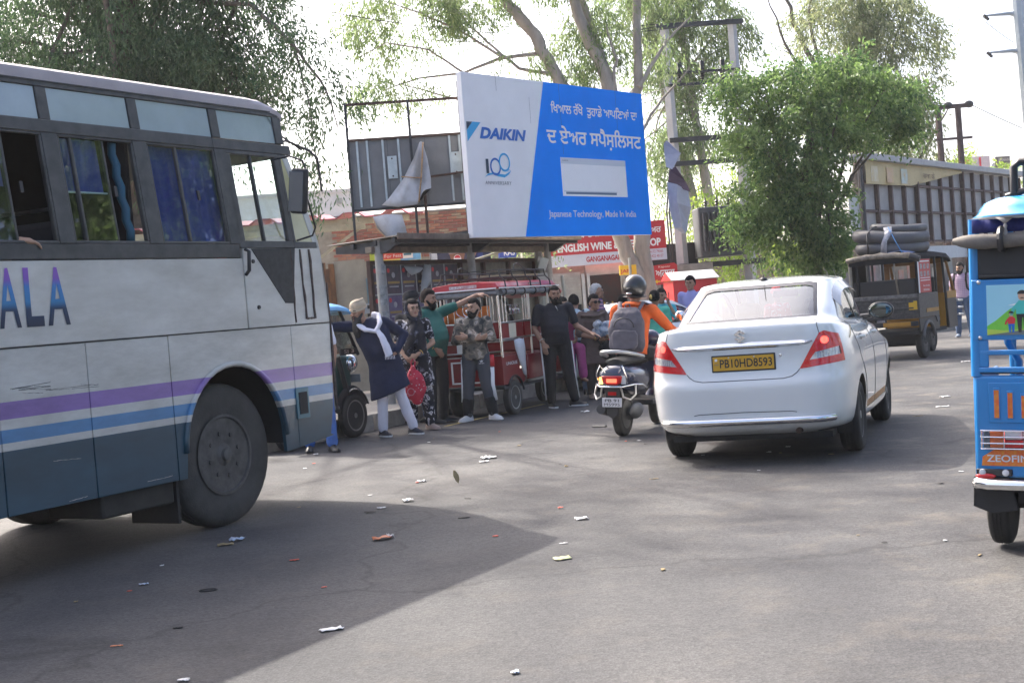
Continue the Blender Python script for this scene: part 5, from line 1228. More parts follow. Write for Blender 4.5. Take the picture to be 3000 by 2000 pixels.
# ------------------------------------------------------------------ red electric rickshaw
DRED = mat('maroon_paint', (.22, .016, .02), .3, var=.12, vscale=4, coat=.5)
RRED = mat('roof_red', (.42, .018, .028), .35, var=.15, vscale=3, coat=.3)
CANV = mat('grey_canvas', (.20, .20, .21), .7, var=.35, vscale=7, bump=.4, bscale=18)
CREAMP = mat('cream_panel', (.62, .58, .46), .45, var=.06)
er = T('electric_rickshaw', 'parked maroon electric rickshaw marked UNIQUE with a red roof and roof rack', 'rickshaw', (-.411, 18.35, 0), head(24))
X = .45
for sx in (1, -1):
    wheel(er, 'wheel', (sx * .40, 0, .232), .232, .10, .155, ALLOY, BTY, sx, spokes=12, alloyw=.018)
    pl = [(-.34, .42), (-.26, .42)] + [(.0 + .275 * math.cos(rad(a)), .24 + .275 * math.sin(rad(a))) for a in range(140, 20, -12)] + [(.36, .44), (.30, .60), (.20, .60), (.18, .80), (-.34, .80)]
    sp_ = MB().prism(pl, sx * X, sx * (X - .03), 'x').build('rear_side_panel', DRED, er, bevel=.006)
    MB().tube([(sx * (X + .004), .28 * math.cos(rad(a)), .24 + .28 * math.sin(rad(a))) for a in range(15, 150, 9)], .014, 6).build('wheel_arch', BLKPL, er, smooth=180)
    MB().box(sx * X - .015, sx * X + .015, .40, 1.30, .405, .435).build('sill_trim', STEEL, er)
    MB().box(sx * X - .02, sx * X + .02, .42, .95, .44, .78).build('seat_side_panel', DRED, er, bevel=.005)
    MB().box(sx * X - .008, sx * X + .008, .45, .93, .452, .458).build('panel_trim', WHITE, er)
    for t, m_ in ((-.20, DRED), (.03, CREAMP), (.26, DRED), (.55, DRED)): MB().box(sx * X - .012, sx * X + .008, t - .115, t + .115, 1.03, 1.22).build('belt_panel', m_, er)
    for z in (1.02, 1.235): MB().tube([(sx * X, -.33, z), (sx * X, 1.05, z)], .013, 8).build('rail', STEEL, er, smooth=60)
    MB().tube([(sx * X, -.34, .78), (sx * X, -.355, 1.66)], .019, 10).build('post', CHROME, er, smooth=60)
    MB().tube([(sx * X, .66, .5), (sx * X, .66, 1.66)], .016, 8).build('post', STEEL, er, smooth=60)
    MB().tube([(sx * X, 1.35, .5), (sx * X, 1.35, 1.66)], .016, 8).build('post', STEEL, er, smooth=60)
    for t in (-.22, -.12, .45, .53, .6): MB().tube([(sx * X, t, 1.24), (sx * X, t, 1.60)], .007, 6).build('bar', CHROME, er, smooth=60)
    for t in (.07, .25): 
        MB().tube([(sx * X, t + .065 * math.cos(a), 1.40 + .06 * math.sin(a)) for a in np.linspace(0, 2 * math.pi, 17)[:-1]], .007, 6, closed=True).build('ring_bar', CHROME, er, smooth=60)
        MB().tube([(sx * X, t + .03 * math.cos(a), 1.40 + .03 * math.sin(a)) for a in np.linspace(0, 2 * math.pi, 13)[:-1]], .006, 6, closed=True).build('ring_bar', CHROME, er, smooth=60)
    for z in (1.34, 1.46): MB().tube([(sx * X, -.08, z), (sx * X, .40, z)], .006, 6).build('bar', CHROME, er, smooth=60)
    MB().tube([(sx * X, -.3, 1.0), (sx * X, .12, 1.0), (sx * X, .16, .96), (sx * X, .16, .80)], .014, 8).build('arm_rest', STEEL, er, smooth=60)
    MB().tube([(sx * X, 1.60, 1.64), (sx * .43, 1.85, 1.5), (sx * .40, 2.06, 1.15), (sx * .38, 2.12, .9)], .028, 8).build('screen_post', BLKPL, er, smooth=60)
    MB().tube([(sx * (X + .015), -.3, 1.635), (sx * (X + .02), 1.45, 1.635)], [.042, .038], 10).build('rolled_curtain', CANV, er, smooth=60)
    for t in (-.2, .1, .42, .8, 1.15): MB().tube([(sx * (X + .016) + .05 * math.cos(a), t, 1.64 + .05 * math.sin(a)) for a in np.linspace(0, 2 * math.pi, 13)[:-1]], .010, 5, closed=True).build('curtain_tie', BLKPL, er)
text('side_lettering', 'UNIQUE', WHITE, er, -.245, .115, .665, .715, lambda u, v: (X + .0035, u, v), bold=.01)
# rear face
rp = MB().box(-.45, .45, -.36, -.33, .42, .80).build('rear_panel', DRED, er, bevel=.005)
for a, b, c_, d in ((-.30, .26, .735, .755), (-.30, .26, .46, .48), (-.30, -.275, .48, .735), (.235, .26, .48, .735)): MB().box(a, b, -.368, -.361, c_, d).build('white_frame', WHITE, rp)
MB().lathe([(.001, -.366), (.04, -.365), (.042, -.361)], (.0, 0, .62), 'y', 16).build('emblem', STEEL, rp)
MB().box(-.02, .47, -.40, -.365, .385, .42).box(-.47, -.02, -.40, -.365, .385, .42).build('rear_bumper', DKST, er, bevel=.01)
MB().box(-.46, .46, -.345, -.33, .80, .815).build('rear_trim', STEEL, er)
for a, b, m_ in ((-.44, -.2, DRED), (-.2, .2, WHITE), (.2, .44, DRED)): MB().box(a + .003, b - .003, -.355, -.335, 1.03, 1.24).build('rear_belt_panel', m_, er)
for a, b, m_ in ((-.44, -.2, DRED), (-.2, .2, WHITE), (.2, .44, DRED)): MB().box(a + .003, b - .003, -.355, -.335, .87, .98).build('rear_belt_panel', m_, er)
for z in (1.02, 1.25, .99, .86): MB().tube([(-.45, -.345, z), (.45, -.345, z)], .012, 8).build('rail', STEEL, er, smooth=60)
for x in (-.40, -.30, -.2, .2, .29, .37): MB().tube([(x, -.345, 1.26), (x, -.35, 1.60)], .008, 6).build('bar', CHROME, er, smooth=60)
MB().tube([(.17 * math.cos(a), -.345, 1.42 + .09 * math.sin(a)) for a in np.linspace(0, 2 * math.pi, 21)[:-1]], .008, 6, closed=True).build('ring_bar', CHROME, er, smooth=60)
MB().tube([(.075 * math.cos(a), -.345, 1.42 + .075 * math.sin(a)) for a in np.linspace(0, 2 * math.pi, 17)[:-1]], .008, 6, closed=True).build('ring_bar', CHROME, er, smooth=60)
MB().lathe([(.001, -.03), (.03, -.02), (.034, 0)], (0, -.345, 1.42), 'y', 14).build('ring_boss', CHROME, er, smooth=60)
sheet('orange_curtain', [[(x, -.30 + .01 * math.sin(x * 40), z) for x in np.linspace(-.38, .30, 20)] for z in (1.25, 1.38, 1.47)], mat('orange_cloth', (.62, .17, .03), .8, var=.1), er)
MB().tube([(-.46, -.38, 1.635), (.47, -.38, 1.635)], .045, 10).build('rolled_curtain', CANV, er, smooth=60)
# floor, seats, front, roof
MB().box(-.44, .44, -.33, 2.2, .36, .40).build('floor_pan', DKST, er)
MB().box(-.40, .40, -.32, -.24, .8, 1.22).box(-.40, .40, -.24, .18, .74, .82).build('rear_seat', mat('seat_red', (.20, .03, .03), .6), er, bevel=.03)
MB().box(-.40, .40, .85, 1.1, .72, .80).box(-.40, .40, 1.1, 1.17, .8, 1.15).build('front_seat', bpy.data.materials['seat_red'], er, bevel=.03)
sheet('hanging_sack', [[(.47, .02, .99), (.49, .14, 1.01), (.49, .27, .99), (.46, .36, 1.0)], [(.475, .03, .88), (.50, .15, .87), (.49, .28, .88), (.47, .37, .87)], [(.465, .16, .70), (.48, .22, .68), (.48, .30, .68), (.465, .37, .70)], [(.46, .28, .52), (.47, .31, .50), (.47, .34, .50), (.46, .37, .46)]], mat('white_plastic_sack', (.55, .57, .62), .5, var=.12, vscale=9), er)
MB().box(-.34, .34, 1.98, 2.30, .42, .95).build('front_cowl', DRED, er, bevel=.09, segs=4)
sg = MB().add([(-.40, 1.72, 1.60), (.40, 1.72, 1.60), (.37, 2.10, .93), (-.37, 2.10, .93)], [(0, 1, 2, 3)]).build('windscreen', glass('rickshaw_screen', (.85, .9, .9)), er)
wheel(er, 'wheel', (0, 2.02, .232), .232, .09, .15, ALLOY, BTY, 1, spokes=10, alloyw=.018)
MB().tube([(0, 1.88, .95), (0, 2.02, .30)], .03, 8).tube([(-.28, 1.8, 1.02), (0, 1.86, .98), (.28, 1.8, 1.02)], .014, 8).build('fork', DKST, er, smooth=60)
rr = []
for t, k in ((-.44, .93), (-.41, 1), (1.55, 1), (1.85, .95), (1.97, .8)):
    d = 0 if t < 1.6 else (t - 1.55) * .32
    hw = .50 * k
    rr.append([(-hw, t, 1.685 - d), (-hw, t, 1.71 - d), (-hw * .9, t, 1.765 - d), (-hw * .4, t, 1.79 - d), (hw * .4, t, 1.79 - d), (hw * .9, t, 1.765 - d), (hw, t, 1.71 - d), (hw, t, 1.685 - d)])
MB().loft(rr).build('roof', RRED, er, smooth=30, bevel=.006)
for sx in (1, -1): MB().box(sx * .502 - .003, sx * .502 + .003, -.40, 1.7, 1.684, 1.70).build('roof_trim', WHITE, er)
MB().box(-.48, .48, -.452, -.44, 1.684, 1.70).build('roof_trim', WHITE, er)
st_ = mat('grey_sticker', (.55, .50, .50), .5, col2=(.30, .10, .12), vscale=30)
MB().box(-.2, .2, -.446, -.43, 1.71, 1.755).build('roof_sticker', st_, er)
MB().box(.475, .492, .62, 1.0, 1.715, 1.75).build('roof_sticker', st_, er)
text('roof_lettering', 'M.S.', WHITE, er, -.16, .0, 1.725, 1.748, y=-.4475)
for z in (1.84, 1.93): MB().tube([(-.42, -.2, z), (.42, -.2, z), (.42, 1.35, z), (-.42, 1.35, z)], .010, 6, closed=True).build('rack_rail', BLKPL, er)
for sx in (1, -1):
    for t in (-.2, .2, .65, 1.0, 1.35): MB().tube([(sx * .42, t, 1.93), (sx * .44, t, 1.84), (sx * .50, t, 1.78), (sx * .51, t, 1.70)], .010, 6).build('rack_stay', BLKPL, er, smooth=60)
    MB().tube([(sx * .42, .3, 1.93), (sx * .42, .32, 2.0), (sx * .42, .44, 2.02), (sx * .42, .7, 1.93)], .010, 6).build('rack_hoop', BLKPL, er, smooth=60)
for t in (.1, .5, .9): MB().tube([(-.42, t, 1.84), (.42, t, 1.84)], .008, 6).build('rack_bar', BLKPL, er)

# ------------------------------------------------------------------ blue electric rickshaw at the right edge
BLUE = mat('rickshaw_blue', (.012, .22, .55), .32, var=.10, vscale=3, coat=.5, col2=(.010, .18, .46))
BLUL = mat('roof_blue', (.05, .30, .60), .22, var=.06, vscale=2, coat=.6)
br = T('electric_rickshaw', 'bright blue electric rickshaw with a family picture on its back panel', 'rickshaw', (2.855, 6.90, 0), head(29), ry=rad(2.2))
R0 = -.36
for sx in (1, -1):
    wheel(br, 'wheel', (sx * .42, 0, .225), .225, .105, .14, ALLOY, TYRE, sx, spokes=8, alloyw=.02)
    MB().box(sx * .485 - .01, sx * .485 + .01, -.34, .30, .40, .905).build('side_panel', BLUE, br, bevel=.008)
    MB().tube([(sx * .475, R0 + .02, .90), (sx * .472, R0 + .03, 1.68)], .028, 10).build('corner_post', BLUE, br, smooth=60)
    MB().tube([(sx * .47, .75, .4), (sx * .47, .75, 1.68)], .02, 8).build('post', BLUE, br, smooth=60)
    MB().tube([(sx * .46, 1.55, 1.68), (sx * .40, 1.9, .95)], .02, 8).build('screen_post', BLUE, br, smooth=60)
    fl_ = MB().prism([(sx * .29, .235), (sx * .33, .40), (sx * .50, .40), (sx * .505, .25), (sx * .41, .215)], R0 - .01, R0 + .01, 'y').build('mud_flap', BLACK, br, bevel=.004)
    MB().ell((sx * .44, R0 - .02, .405), (.05, .012, .014)).build('reflector', mat('reflector_red', (.5, .02, .02), .2, coat=.5) if sx > 0 else bpy.data.materials['reflector_red'], br, smooth=180)
pb = [(-.487, .395), (.487, .395), (.487, .905), (-.487, .905)]
bk = MB().prism(pb, R0, R0 + .03, 'y').build('rear_body', BLUE, br, bevel=.02, segs=3)
MB().prism([(-.42, .67), (.42, .67), (.42, .87), (-.42, .87)], R0 - .008, R0, 'y').build('pressed_panel', BLUE, bk, bevel=.007, segs=3)
ORG = mat('flame_sticker', (.62, .26, .03), .45, col2=(.60, .07, .02), vscale=38)
for k in range(6):
    x = -.38 + k * .064; z1 = .845 - k * .014
    MB().box(x - .016, x + .016, R0 - .0145, R0 - .008, .690, z1).build('slot_pressing', BLUE, bk, bevel=.005)
    MB().box(x - .0115, x + .0115, R0 - .0165, R0 - .014, .695, z1 - .012).build('flame_strip', ORG, bk)
lampm = {'o': mat('amber_lens', (.45, .10, .03), .12, coat=.8), 'w': mat('white_lens', (.5, .52, .55), .12, coat=.8), 'r': mat('red_lamp', (.40, .01, .015), .12, coat=.8), 'g': mat('dark_lens', (.05, .07, .10), .12, coat=.8)}
LEDM = mat('lit_red_led', (.6, .03, .03), .3, var=0, emit=(1, .06, .05), estr=4.0)
for sx in (1, -1):
    lm = MB().box(sx * .30 - .145, sx * .30 + .145, R0 - .03, R0, .545, .635).build('lamp_cluster', BLKPL, br, bevel=.006)
    for a, b, z0, z1, q in ((-.14, -.115, .55, .63, 'g'), (-.113, -.045, .55, .63, 'o'), (-.042, .040, .592, .63, 'w'), (-.042, .040, .55, .588, 'r'), (.043, .14, .55, .63, 'r')):
        a, b = (a, b) if sx < 0 else (-b, -a)
        MB().box(sx * .30 + a, sx * .30 + b, R0 - .034, R0 - .029, z0, z1).build('lens', lampm[q], lm, bevel=.003)
    for rI in range(3):
        for cI in range(3):
            x = sx * .30 - sx * (.062 + cI * .028); z = .564 + rI * .026
            MB().lathe([(.001, -.003), (.009, -.002), (.010, .001)], (x, R0 - .035, z), 'y', 10).build('led', LEDM, lm)
    for z in (.545, .572, .603, .635): MB().tube([(sx * .30 - .155, R0 - .045, z), (sx * .30 + .155, R0 - .045, z)], .0045, 6).build('lamp_guard', CHROME, lm, smooth=60)
    for x in (-.15, -.045, .05, .15): MB().tube([(sx * .30 + x, R0 - .045, .545), (sx * .30 + x, R0 - .045, .635)], .0045, 6).build('lamp_guard', CHROME, lm, smooth=60)
    MB().box(sx * .40 - .085, sx * .40 + .085, R0 - .02, R0, .405, .44).build('lamp_bracket', BLKPL, br, bevel=.004)
    for x in (-.055, .055): MB().lathe([(.001, -.03), (.016, -.026), (.018, -.018)], (sx * .40 + x, R0, .423), 'y', 12).build('marker_lamp', lampm['w'], br, smooth=60)
fs_ = MB().prism([(-.46, .455), (-.20, .455), (-.165, .535), (-.40, .535), (-.455, .50)], R0 - .004, R0 - .0005, 'y').build('flame_decal', ORG, bk)
text('decal_lettering', 'ZEOFINE', mat('pale_blue_print', (.55, .62, .68), .5, var=0), bk, -.435, -.205, .475, .51, y=R0 - .0055, bold=.015)
text('decal_lettering', 'PASS', YELP, bk, -.14, .14, .88, .90, y=R0 - .0325, bold=.02)
for sx in (-1, 1):
    MB().tube([(sx * .475, R0 - .0, .375), (sx * .47, R0 - .07, .375), (sx * .42, R0 - .095, .375), (0, R0 - .095, .375)], .028, 10).build('bumper', CHROME, br, smooth=60)
    MB().tube([(sx * .17, R0 - .095, .375), (sx * .08, R0 - .10, .50), (0, R0 - .10, .52)], .022, 8).build('bumper_hoop', CHROME, br, smooth=60)
# lattice between the body and the picture
MB().box(-.487, .487, R0 - .004, R0 + .02, .918, .945).build('cross_rail', BLUE, br, bevel=.006)
MB().box(-.465, .465, R0, R0 + .025, .912, .918).build('shadow_gap', BLACK, br)
MB().box(-.465, .465, R0, R0 + .022, 1.005, 1.030).build('cross_rail', BLUE, br, bevel=.006)
MB().box(-.475, -.415, R0 + .001, R0 + .024, .945, 1.08).build('corner_upright', BLUE, br, bevel=.006)
for x in (-.33, .33): MB().tube([(x, .05, .5), (x, .02, .95), (x - .03, -.1, 1.05), (x - .03, -.18, 1.3)], .02, 8).build('seat_tube', BLUE, br, smooth=60)
MB().box(-.487, .487, R0 - .006, R0 + .02, 1.080, 1.380).build('picture_frame', BLUE, br, bevel=.006)
ART = mat('printed_sky', (.28, .58, .70), .45, var=.0, col2=(.36, .66, .76), vscale=1.5)
art = MB().box(-.415, .415, R0 - .009, R0 - .0055, 1.105, 1.352).build('picture', ART, br)
def ap(name, poly, m, lv=1): return MB().prism([(-.415 + p[0], 1.105 + p[1]) for p in poly], R0 - .0085 - .0008 * lv, R0 - .0095 - .0008 * lv, 'y').build(name, m, art)
GR1 = mat('printed_grass', (.14, .52, .05), .5, col2=(.25, .60, .08), vscale=9); 
hill = [(0, .045), (.04, .07), (.10, .12), (.17, .165), (.25, .185), (.35, .175), (.5, .14), (.65, .16), (.83, .12), (.83, .0), (0, .0)]
ap('printed_hill', hill, GR1, 1); ap('printed_meadow', [(0, .03), (.08, .022), (.2, .03), (.4, .022), (.83, .03), (.83, 0), (0, 0)], mat('printed_lime', (.42, .58, .08), .5, var=.05), 2)
ap('printed_road', [(0, .0), (.06, .008), (.16, .022), (.30, .022), (.20, .008), (.16, 0)], mat('printed_path', (.14, .17, .17), .5, var=.1), 3); ap('printed_cloud', [(.10, .145), (.22, .143), (.25, .150), (.19, .158), (.14, .155)], WHITE, 3)
SK = mat('printed_skin_tone', (.58, .36, .24), .5, var=0)
def printed_person(x, h, top, bot, hair, skirt=None):
    u = h / .19
    ap('printed_legs', [(x - .018 * u, .012), (x - .006 * u, .012), (x - .002 * u, .075 * u), (x + .002 * u, .075 * u), (x + .006 * u, .012), (x + .020 * u, .012), (x + .026 * u, .095 * u), (x - .026 * u, .095 * u)], bot, 4)
    ap('printed_top', [(x - .026 * u, .09 * u), (x + .026 * u, .09 * u), (x + .032 * u, .13 * u), (x + .014 * u, .148 * u), (x - .014 * u, .148 * u), (x - .044 * u, .115 * u), (x - .052 * u, .085 * u), (x - .040 * u, .085 * u), (x - .028 * u, .115 * u)] if not skirt else [(x - .038 * u, .045 * u), (x + .038 * u, .045 * u), (x + .024 * u, .11 * u), (x + .03 * u, .138 * u), (x + .012 * u, .148 * u), (x - .012 * u, .148 * u), (x - .03 * u, .138 * u), (x - .024 * u, .11 * u)], top, 5)
    ap('printed_face', [(x + .017 * u * math.cos(a), .168 * u + .021 * u * math.sin(a)) for a in np.linspace(0, 6.283, 15)[:-1]], SK, 5)
    ap('printed_hair', [(x + .02 * u * math.cos(a), .176 * u + .017 * u * math.sin(a)) for a in np.linspace(0, 3.1416, 10)], BLKPL, 6)
printed_person(.115, .115, REDP, MBLUE, 0); printed_person(.168, .215, mat('printed_teal', (.06, .45, .40), .5), BLKPL, 0); printed_person(.228, .195, mat('printed_red', (.55, .05, .06), .5), mat('printed_indigo', (.06, .06, .4), .5), 0, True)
ap('printed_moustache', [(.156, .178), (.180, .178), (.168, .184)], BLKPL, 7)
for x in (-.45, -.17, .17, .45):
    for z in (1.366, 1.092): MB().lathe([(.001, -.008), (.008, -.007), (.010, -.003)], (x, R0 - .004, z), 'y', 10).build('bolt', STEEL, br, smooth=60)
MB().box(-.455, .455, R0 + .004, R0 + .016, 1.38, 1.60).build('black_curtain', mat('black_vinyl', (.016, .017, .019), .5, var=.2, vscale=3, bump=.1, bscale=6), br, bevel=.012)
MB().tube([(-.445, R0 - .002, 1.395), (.445, R0 - .002, 1.395)], .012, 8).build('curtain_rod', bpy.data.materials['black_vinyl'], br, smooth=60)
rl = []
for k in range(30):
    u = k / 29; rl.append((-.56 + 1.1 * u, R0 - .045 - .008 * math.sin(u * 17), 1.575 - .02 * math.sin(u * 9) * .4))
MB().tube(rl, [.014, .028, .036] + [.038 * (1 + .05 * math.sin(k * 2.1)) for k in range(24)] + [.036] * 2 + [.02], 12, sq=(1, .95)).build('rolled_tarpaulin', mat('dusty_tarp', (.20, .18, .155), .8, var=.3, vscale=10, col2=(.11, .10, .09)), br, smooth=70)
for x in (-.33, .02, .3): MB().tube([(x, R0 - .045 + .05 * math.cos(a), 1.575 + .052 * math.sin(a)) for a in np.linspace(0, 2 * math.pi, 15)[:-1]], .016, 6, closed=True).build('tie', BLKPL, br)
sheet('tassel_fringe', [[(x, R0 - .02 + .008 * math.sin(x * 70), z) for x in np.linspace(-.47, .47, 50)] for z in (1.61, 1.64, 1.675)], mat('navy_fringe', (.02, .025, .12), .9, var=.3, vscale=30), br)
GT = mat('grey_tassel', (.30, .28, .26), .8)
for x in (-.31, -.06, .19, .42):
    MB().lathe([(.002, 1.685), (.006, 1.65), (.010, 1.64), (.007, 1.625), (.013, 1.595), (.002, 1.594)], (x, R0 - .052, 0), 'z', 10).build('tassel', GT, br, smooth=60)
    sheet('pelmet', [[(x - .045, R0 - .048, 1.683), (x, R0 - .052, 1.684), (x + .045, R0 - .048, 1.683)], [(x - .006, R0 - .05, 1.655), (x, R0 - .054, 1.652), (x + .006, R0 - .05, 1.655)]], GT, br)
# moulded roof
rr = []
for f, z in ((1.0, 1.685), (1.0, 1.695), (.965, 1.705), (.94, 1.735), (.90, 1.765), (.82, 1.785), (.6, 1.80), (.2, 1.805)):
    row = []
    for i in range(40):
        a = 2 * math.pi * i / 40; c_, s2 = math.cos(a), math.sin(a); n_ = 5
        r_ = (abs(c_) ** n_ + abs(s2) ** n_) ** (-1 / n_)
        row.append((.535 * f * r_ * c_, .62 + 1.05 * (1 - (1 - f) * .6) * r_ * s2, z))
    rr.append(row)
MB().loft(rr).build('roof', BLUL, br, smooth=50)
MB().loft([rr[0], [(x * 1.015, .62 + (y - .62) * 1.01, 1.680) for x, y, z in rr[0]], [(x * 1.015, .62 + (y - .62) * 1.01, 1.688) for x, y, z in rr[0]]], caps=False).build('roof_rim', mat('grey_rim', (.16, .16, .16), .6), br, smooth=40)
MB().box(-.14, .18, R0 - .062, R0 - .054, 1.71, 1.745).build('roof_badge', BLUL, br, bevel=.01)
MB().obox((-.02, R0 - .05, 1.728), (.16, .006, .055), (rad(-22), 0, 0)).build('roof_decal', ORG, br)
text('roof_lettering', '3', mat('decal_blue', (.1, .25, .5), .4), br, .0, .045, 1.712, 1.745, y=R0 - .063, bold=.02)
MB().tube([(-.33, R0 + .15, 1.79), (-.22, R0 + .10, 1.815), (.45, R0 + .10, 1.815)], .016, 8).build('rack_rail', BLKPL, br, smooth=60)
MB().tube([(-.29, R0 + .12, 1.80), (-.29, R0 + .12, 1.93), (-.26, R0 + .12, 1.955), (.42, R0 + .12, 1.955)], .020, 8).build('rack_hoop', BLKPL, br, smooth=60)
MB().box(-.25, .42, R0 + .13, R0 + .14, 1.82, 1.94).build('rack_board', mat('grey_green_board', (.13, .15, .14), .4, var=.2), br)
MB().box(-.45, .45, -.33, 2.1, .36, .40).build('floor_pan', DKST, br)
MB().box(-.44, .44, -.05, .25, .50, .60).box(-.42, .42, -.13, -.06, .60, .80).build('rear_seat', BLKPL, br, bevel=.03)
MB().box(-.4, .4, 1.85, 2.2, .40, .95).build('front_cowl', BLUE, br, bevel=.08)
MB().box(-.35, .35, 1.0, 1.06, .62, 1.0).build('driver_seat', BLKPL, br, bevel=.02)
MB().cyl((-.42, 0, .225), (.42, 0, .225), .04).box(-.30, .30, -.3, .3, .26, .34).build('axle', BLACK, br)
wheel(br, 'wheel', (0, 2.0, .225), .225, .09, .14, ALLOY, TYRE, 1, spokes=8, alloyw=.02)

# ------------------------------------------------------------------ dark green rickshaw half hidden by the bus nose
DG = mat('bottle_green', (.010, .055, .050), .3, var=.15, coat=.5)
gr = T('electric_rickshaw', 'dark green electric rickshaw with a light blue roof half hidden by the bus', 'rickshaw', (-2.976 + .55 * .449, 15.60 + .55 * .893, 0), head(26.7))
for sx in (1, -1): wheel(gr, 'wheel', (sx * .42, -.55, .23), .23, .10, .15, ALLOY, TYRE, sx, spokes=6)
fw = wheel(gr, 'wheel', (.40, .81, .265), .265, .11, .185, mat('dark_alloy', (.28, .27, .26), .4, .7, var=.2), TYRE, 1, spokes=7, alloyw=.03)
MB().tube([(.40, .81 + .31 * math.cos(rad(a)), .265 + .31 * math.sin(rad(a))) for a in range(20, 175, 10)], .055, 8, sq=(1.1, .3)).build('front_fender', BLKPL, gr, smooth=60)
MB().tube([(.445, .81 + .318 * math.cos(rad(a)), .27 + .318 * math.sin(rad(a))) for a in range(20, 120, 10)], .012, 6).build('fender_trim', CHROME, gr, smooth=60)
MB().tube([(.38, .62, 1.0), (.40, .81, .28)], .03, 8).build('fork', BLKPL, gr, smooth=60)
MB().box(-.48, .30, -.8, 1.02, .33, .40).build('floor_pan', DKST, gr)
MB().box(.30, .50, -.1, .40, .38, .42).build('footboard', mat('silver_step', (.3, .33, .34), .4, .6), gr, bevel=.01)
MB().box(-.47, .47, -.36, .25, .40, .85).build('rear_body', DG, gr, bevel=.04)
MB().box(-.46, .33, .60, .98, .42, 1.02).build('front_cowl', DG, gr, bevel=.06, segs=3)
MB().ell((.30, .96, .90), (.12, .10, .12)).build('headlamp', CHROME, gr, smooth=180)
MB().box(.26, .44, .985, 1.0, .66, .76).build('lamp_panel', mat('grey_lens', (.25, .27, .28), .2, coat=.5), gr, bevel=.01)
MB().lathe([(.001, .02), (.03, .018), (.035, 0)], (.20, 1.0, .86), 'y', 12).build('indicator', REDP, gr)
text('cowl_lettering', 'SI 3', STEEL, gr, 0, .22, 1.03, 1.075, lambda u, v: (.475, .62 + u, v), bold=.02)
MB().box(.455, .472, .55, .92, 1.01, 1.09).build('dash_side', BLKPL, gr)
for sx in (1, -1):
    MB().tube([(sx * .45, .96, 1.0), (sx * .45, .62, 1.55)], .022, 8).build('screen_post', BLKPL, gr, smooth=60)
    MB().tube([(sx * .45, -.32, .85), (sx * .45, -.32, 1.6)], .018, 8).tube([(sx * .45, .35, .4), (sx * .45, .35, 1.58)], .016, 8).build('post', STEEL, gr, smooth=60)
MB().add([(-.43, .94, 1.03), (.43, .94, 1.03), (.43, .63, 1.53), (-.43, .63, 1.53)], [(0, 1, 2, 3)]).build('windscreen', glass('dusty_screen', (.7, .75, .72), base=.1, dark=.25), gr)
MB().add([(.452, .36, 1.08), (.452, .92, 1.08), (.452, .64, 1.50), (.452, .36, 1.50)], [(0, 1, 2, 3)]).build('side_glass', glass('yellow_reflection_pane', (.8, .78, .6), base=.1, dark=.35), gr)  # yellow tint puts a reflection into the glass colour
rr = []
for t, d in ((-.42, .01), (-.36, 0), (.55, 0), (.75, .03), (.82, .06)):
    rr.append([(-.50, t, 1.55 - d), (-.49, t, 1.60 - d), (-.38, t, 1.645 - d), (.38, t, 1.645 - d), (.49, t, 1.60 - d), (.50, t, 1.55 - d)])
MB().loft(rr).build('roof', mat('sky_blue_roof', (.13, .38, .68), .35, var=.08), gr, smooth=40, bevel=.01)

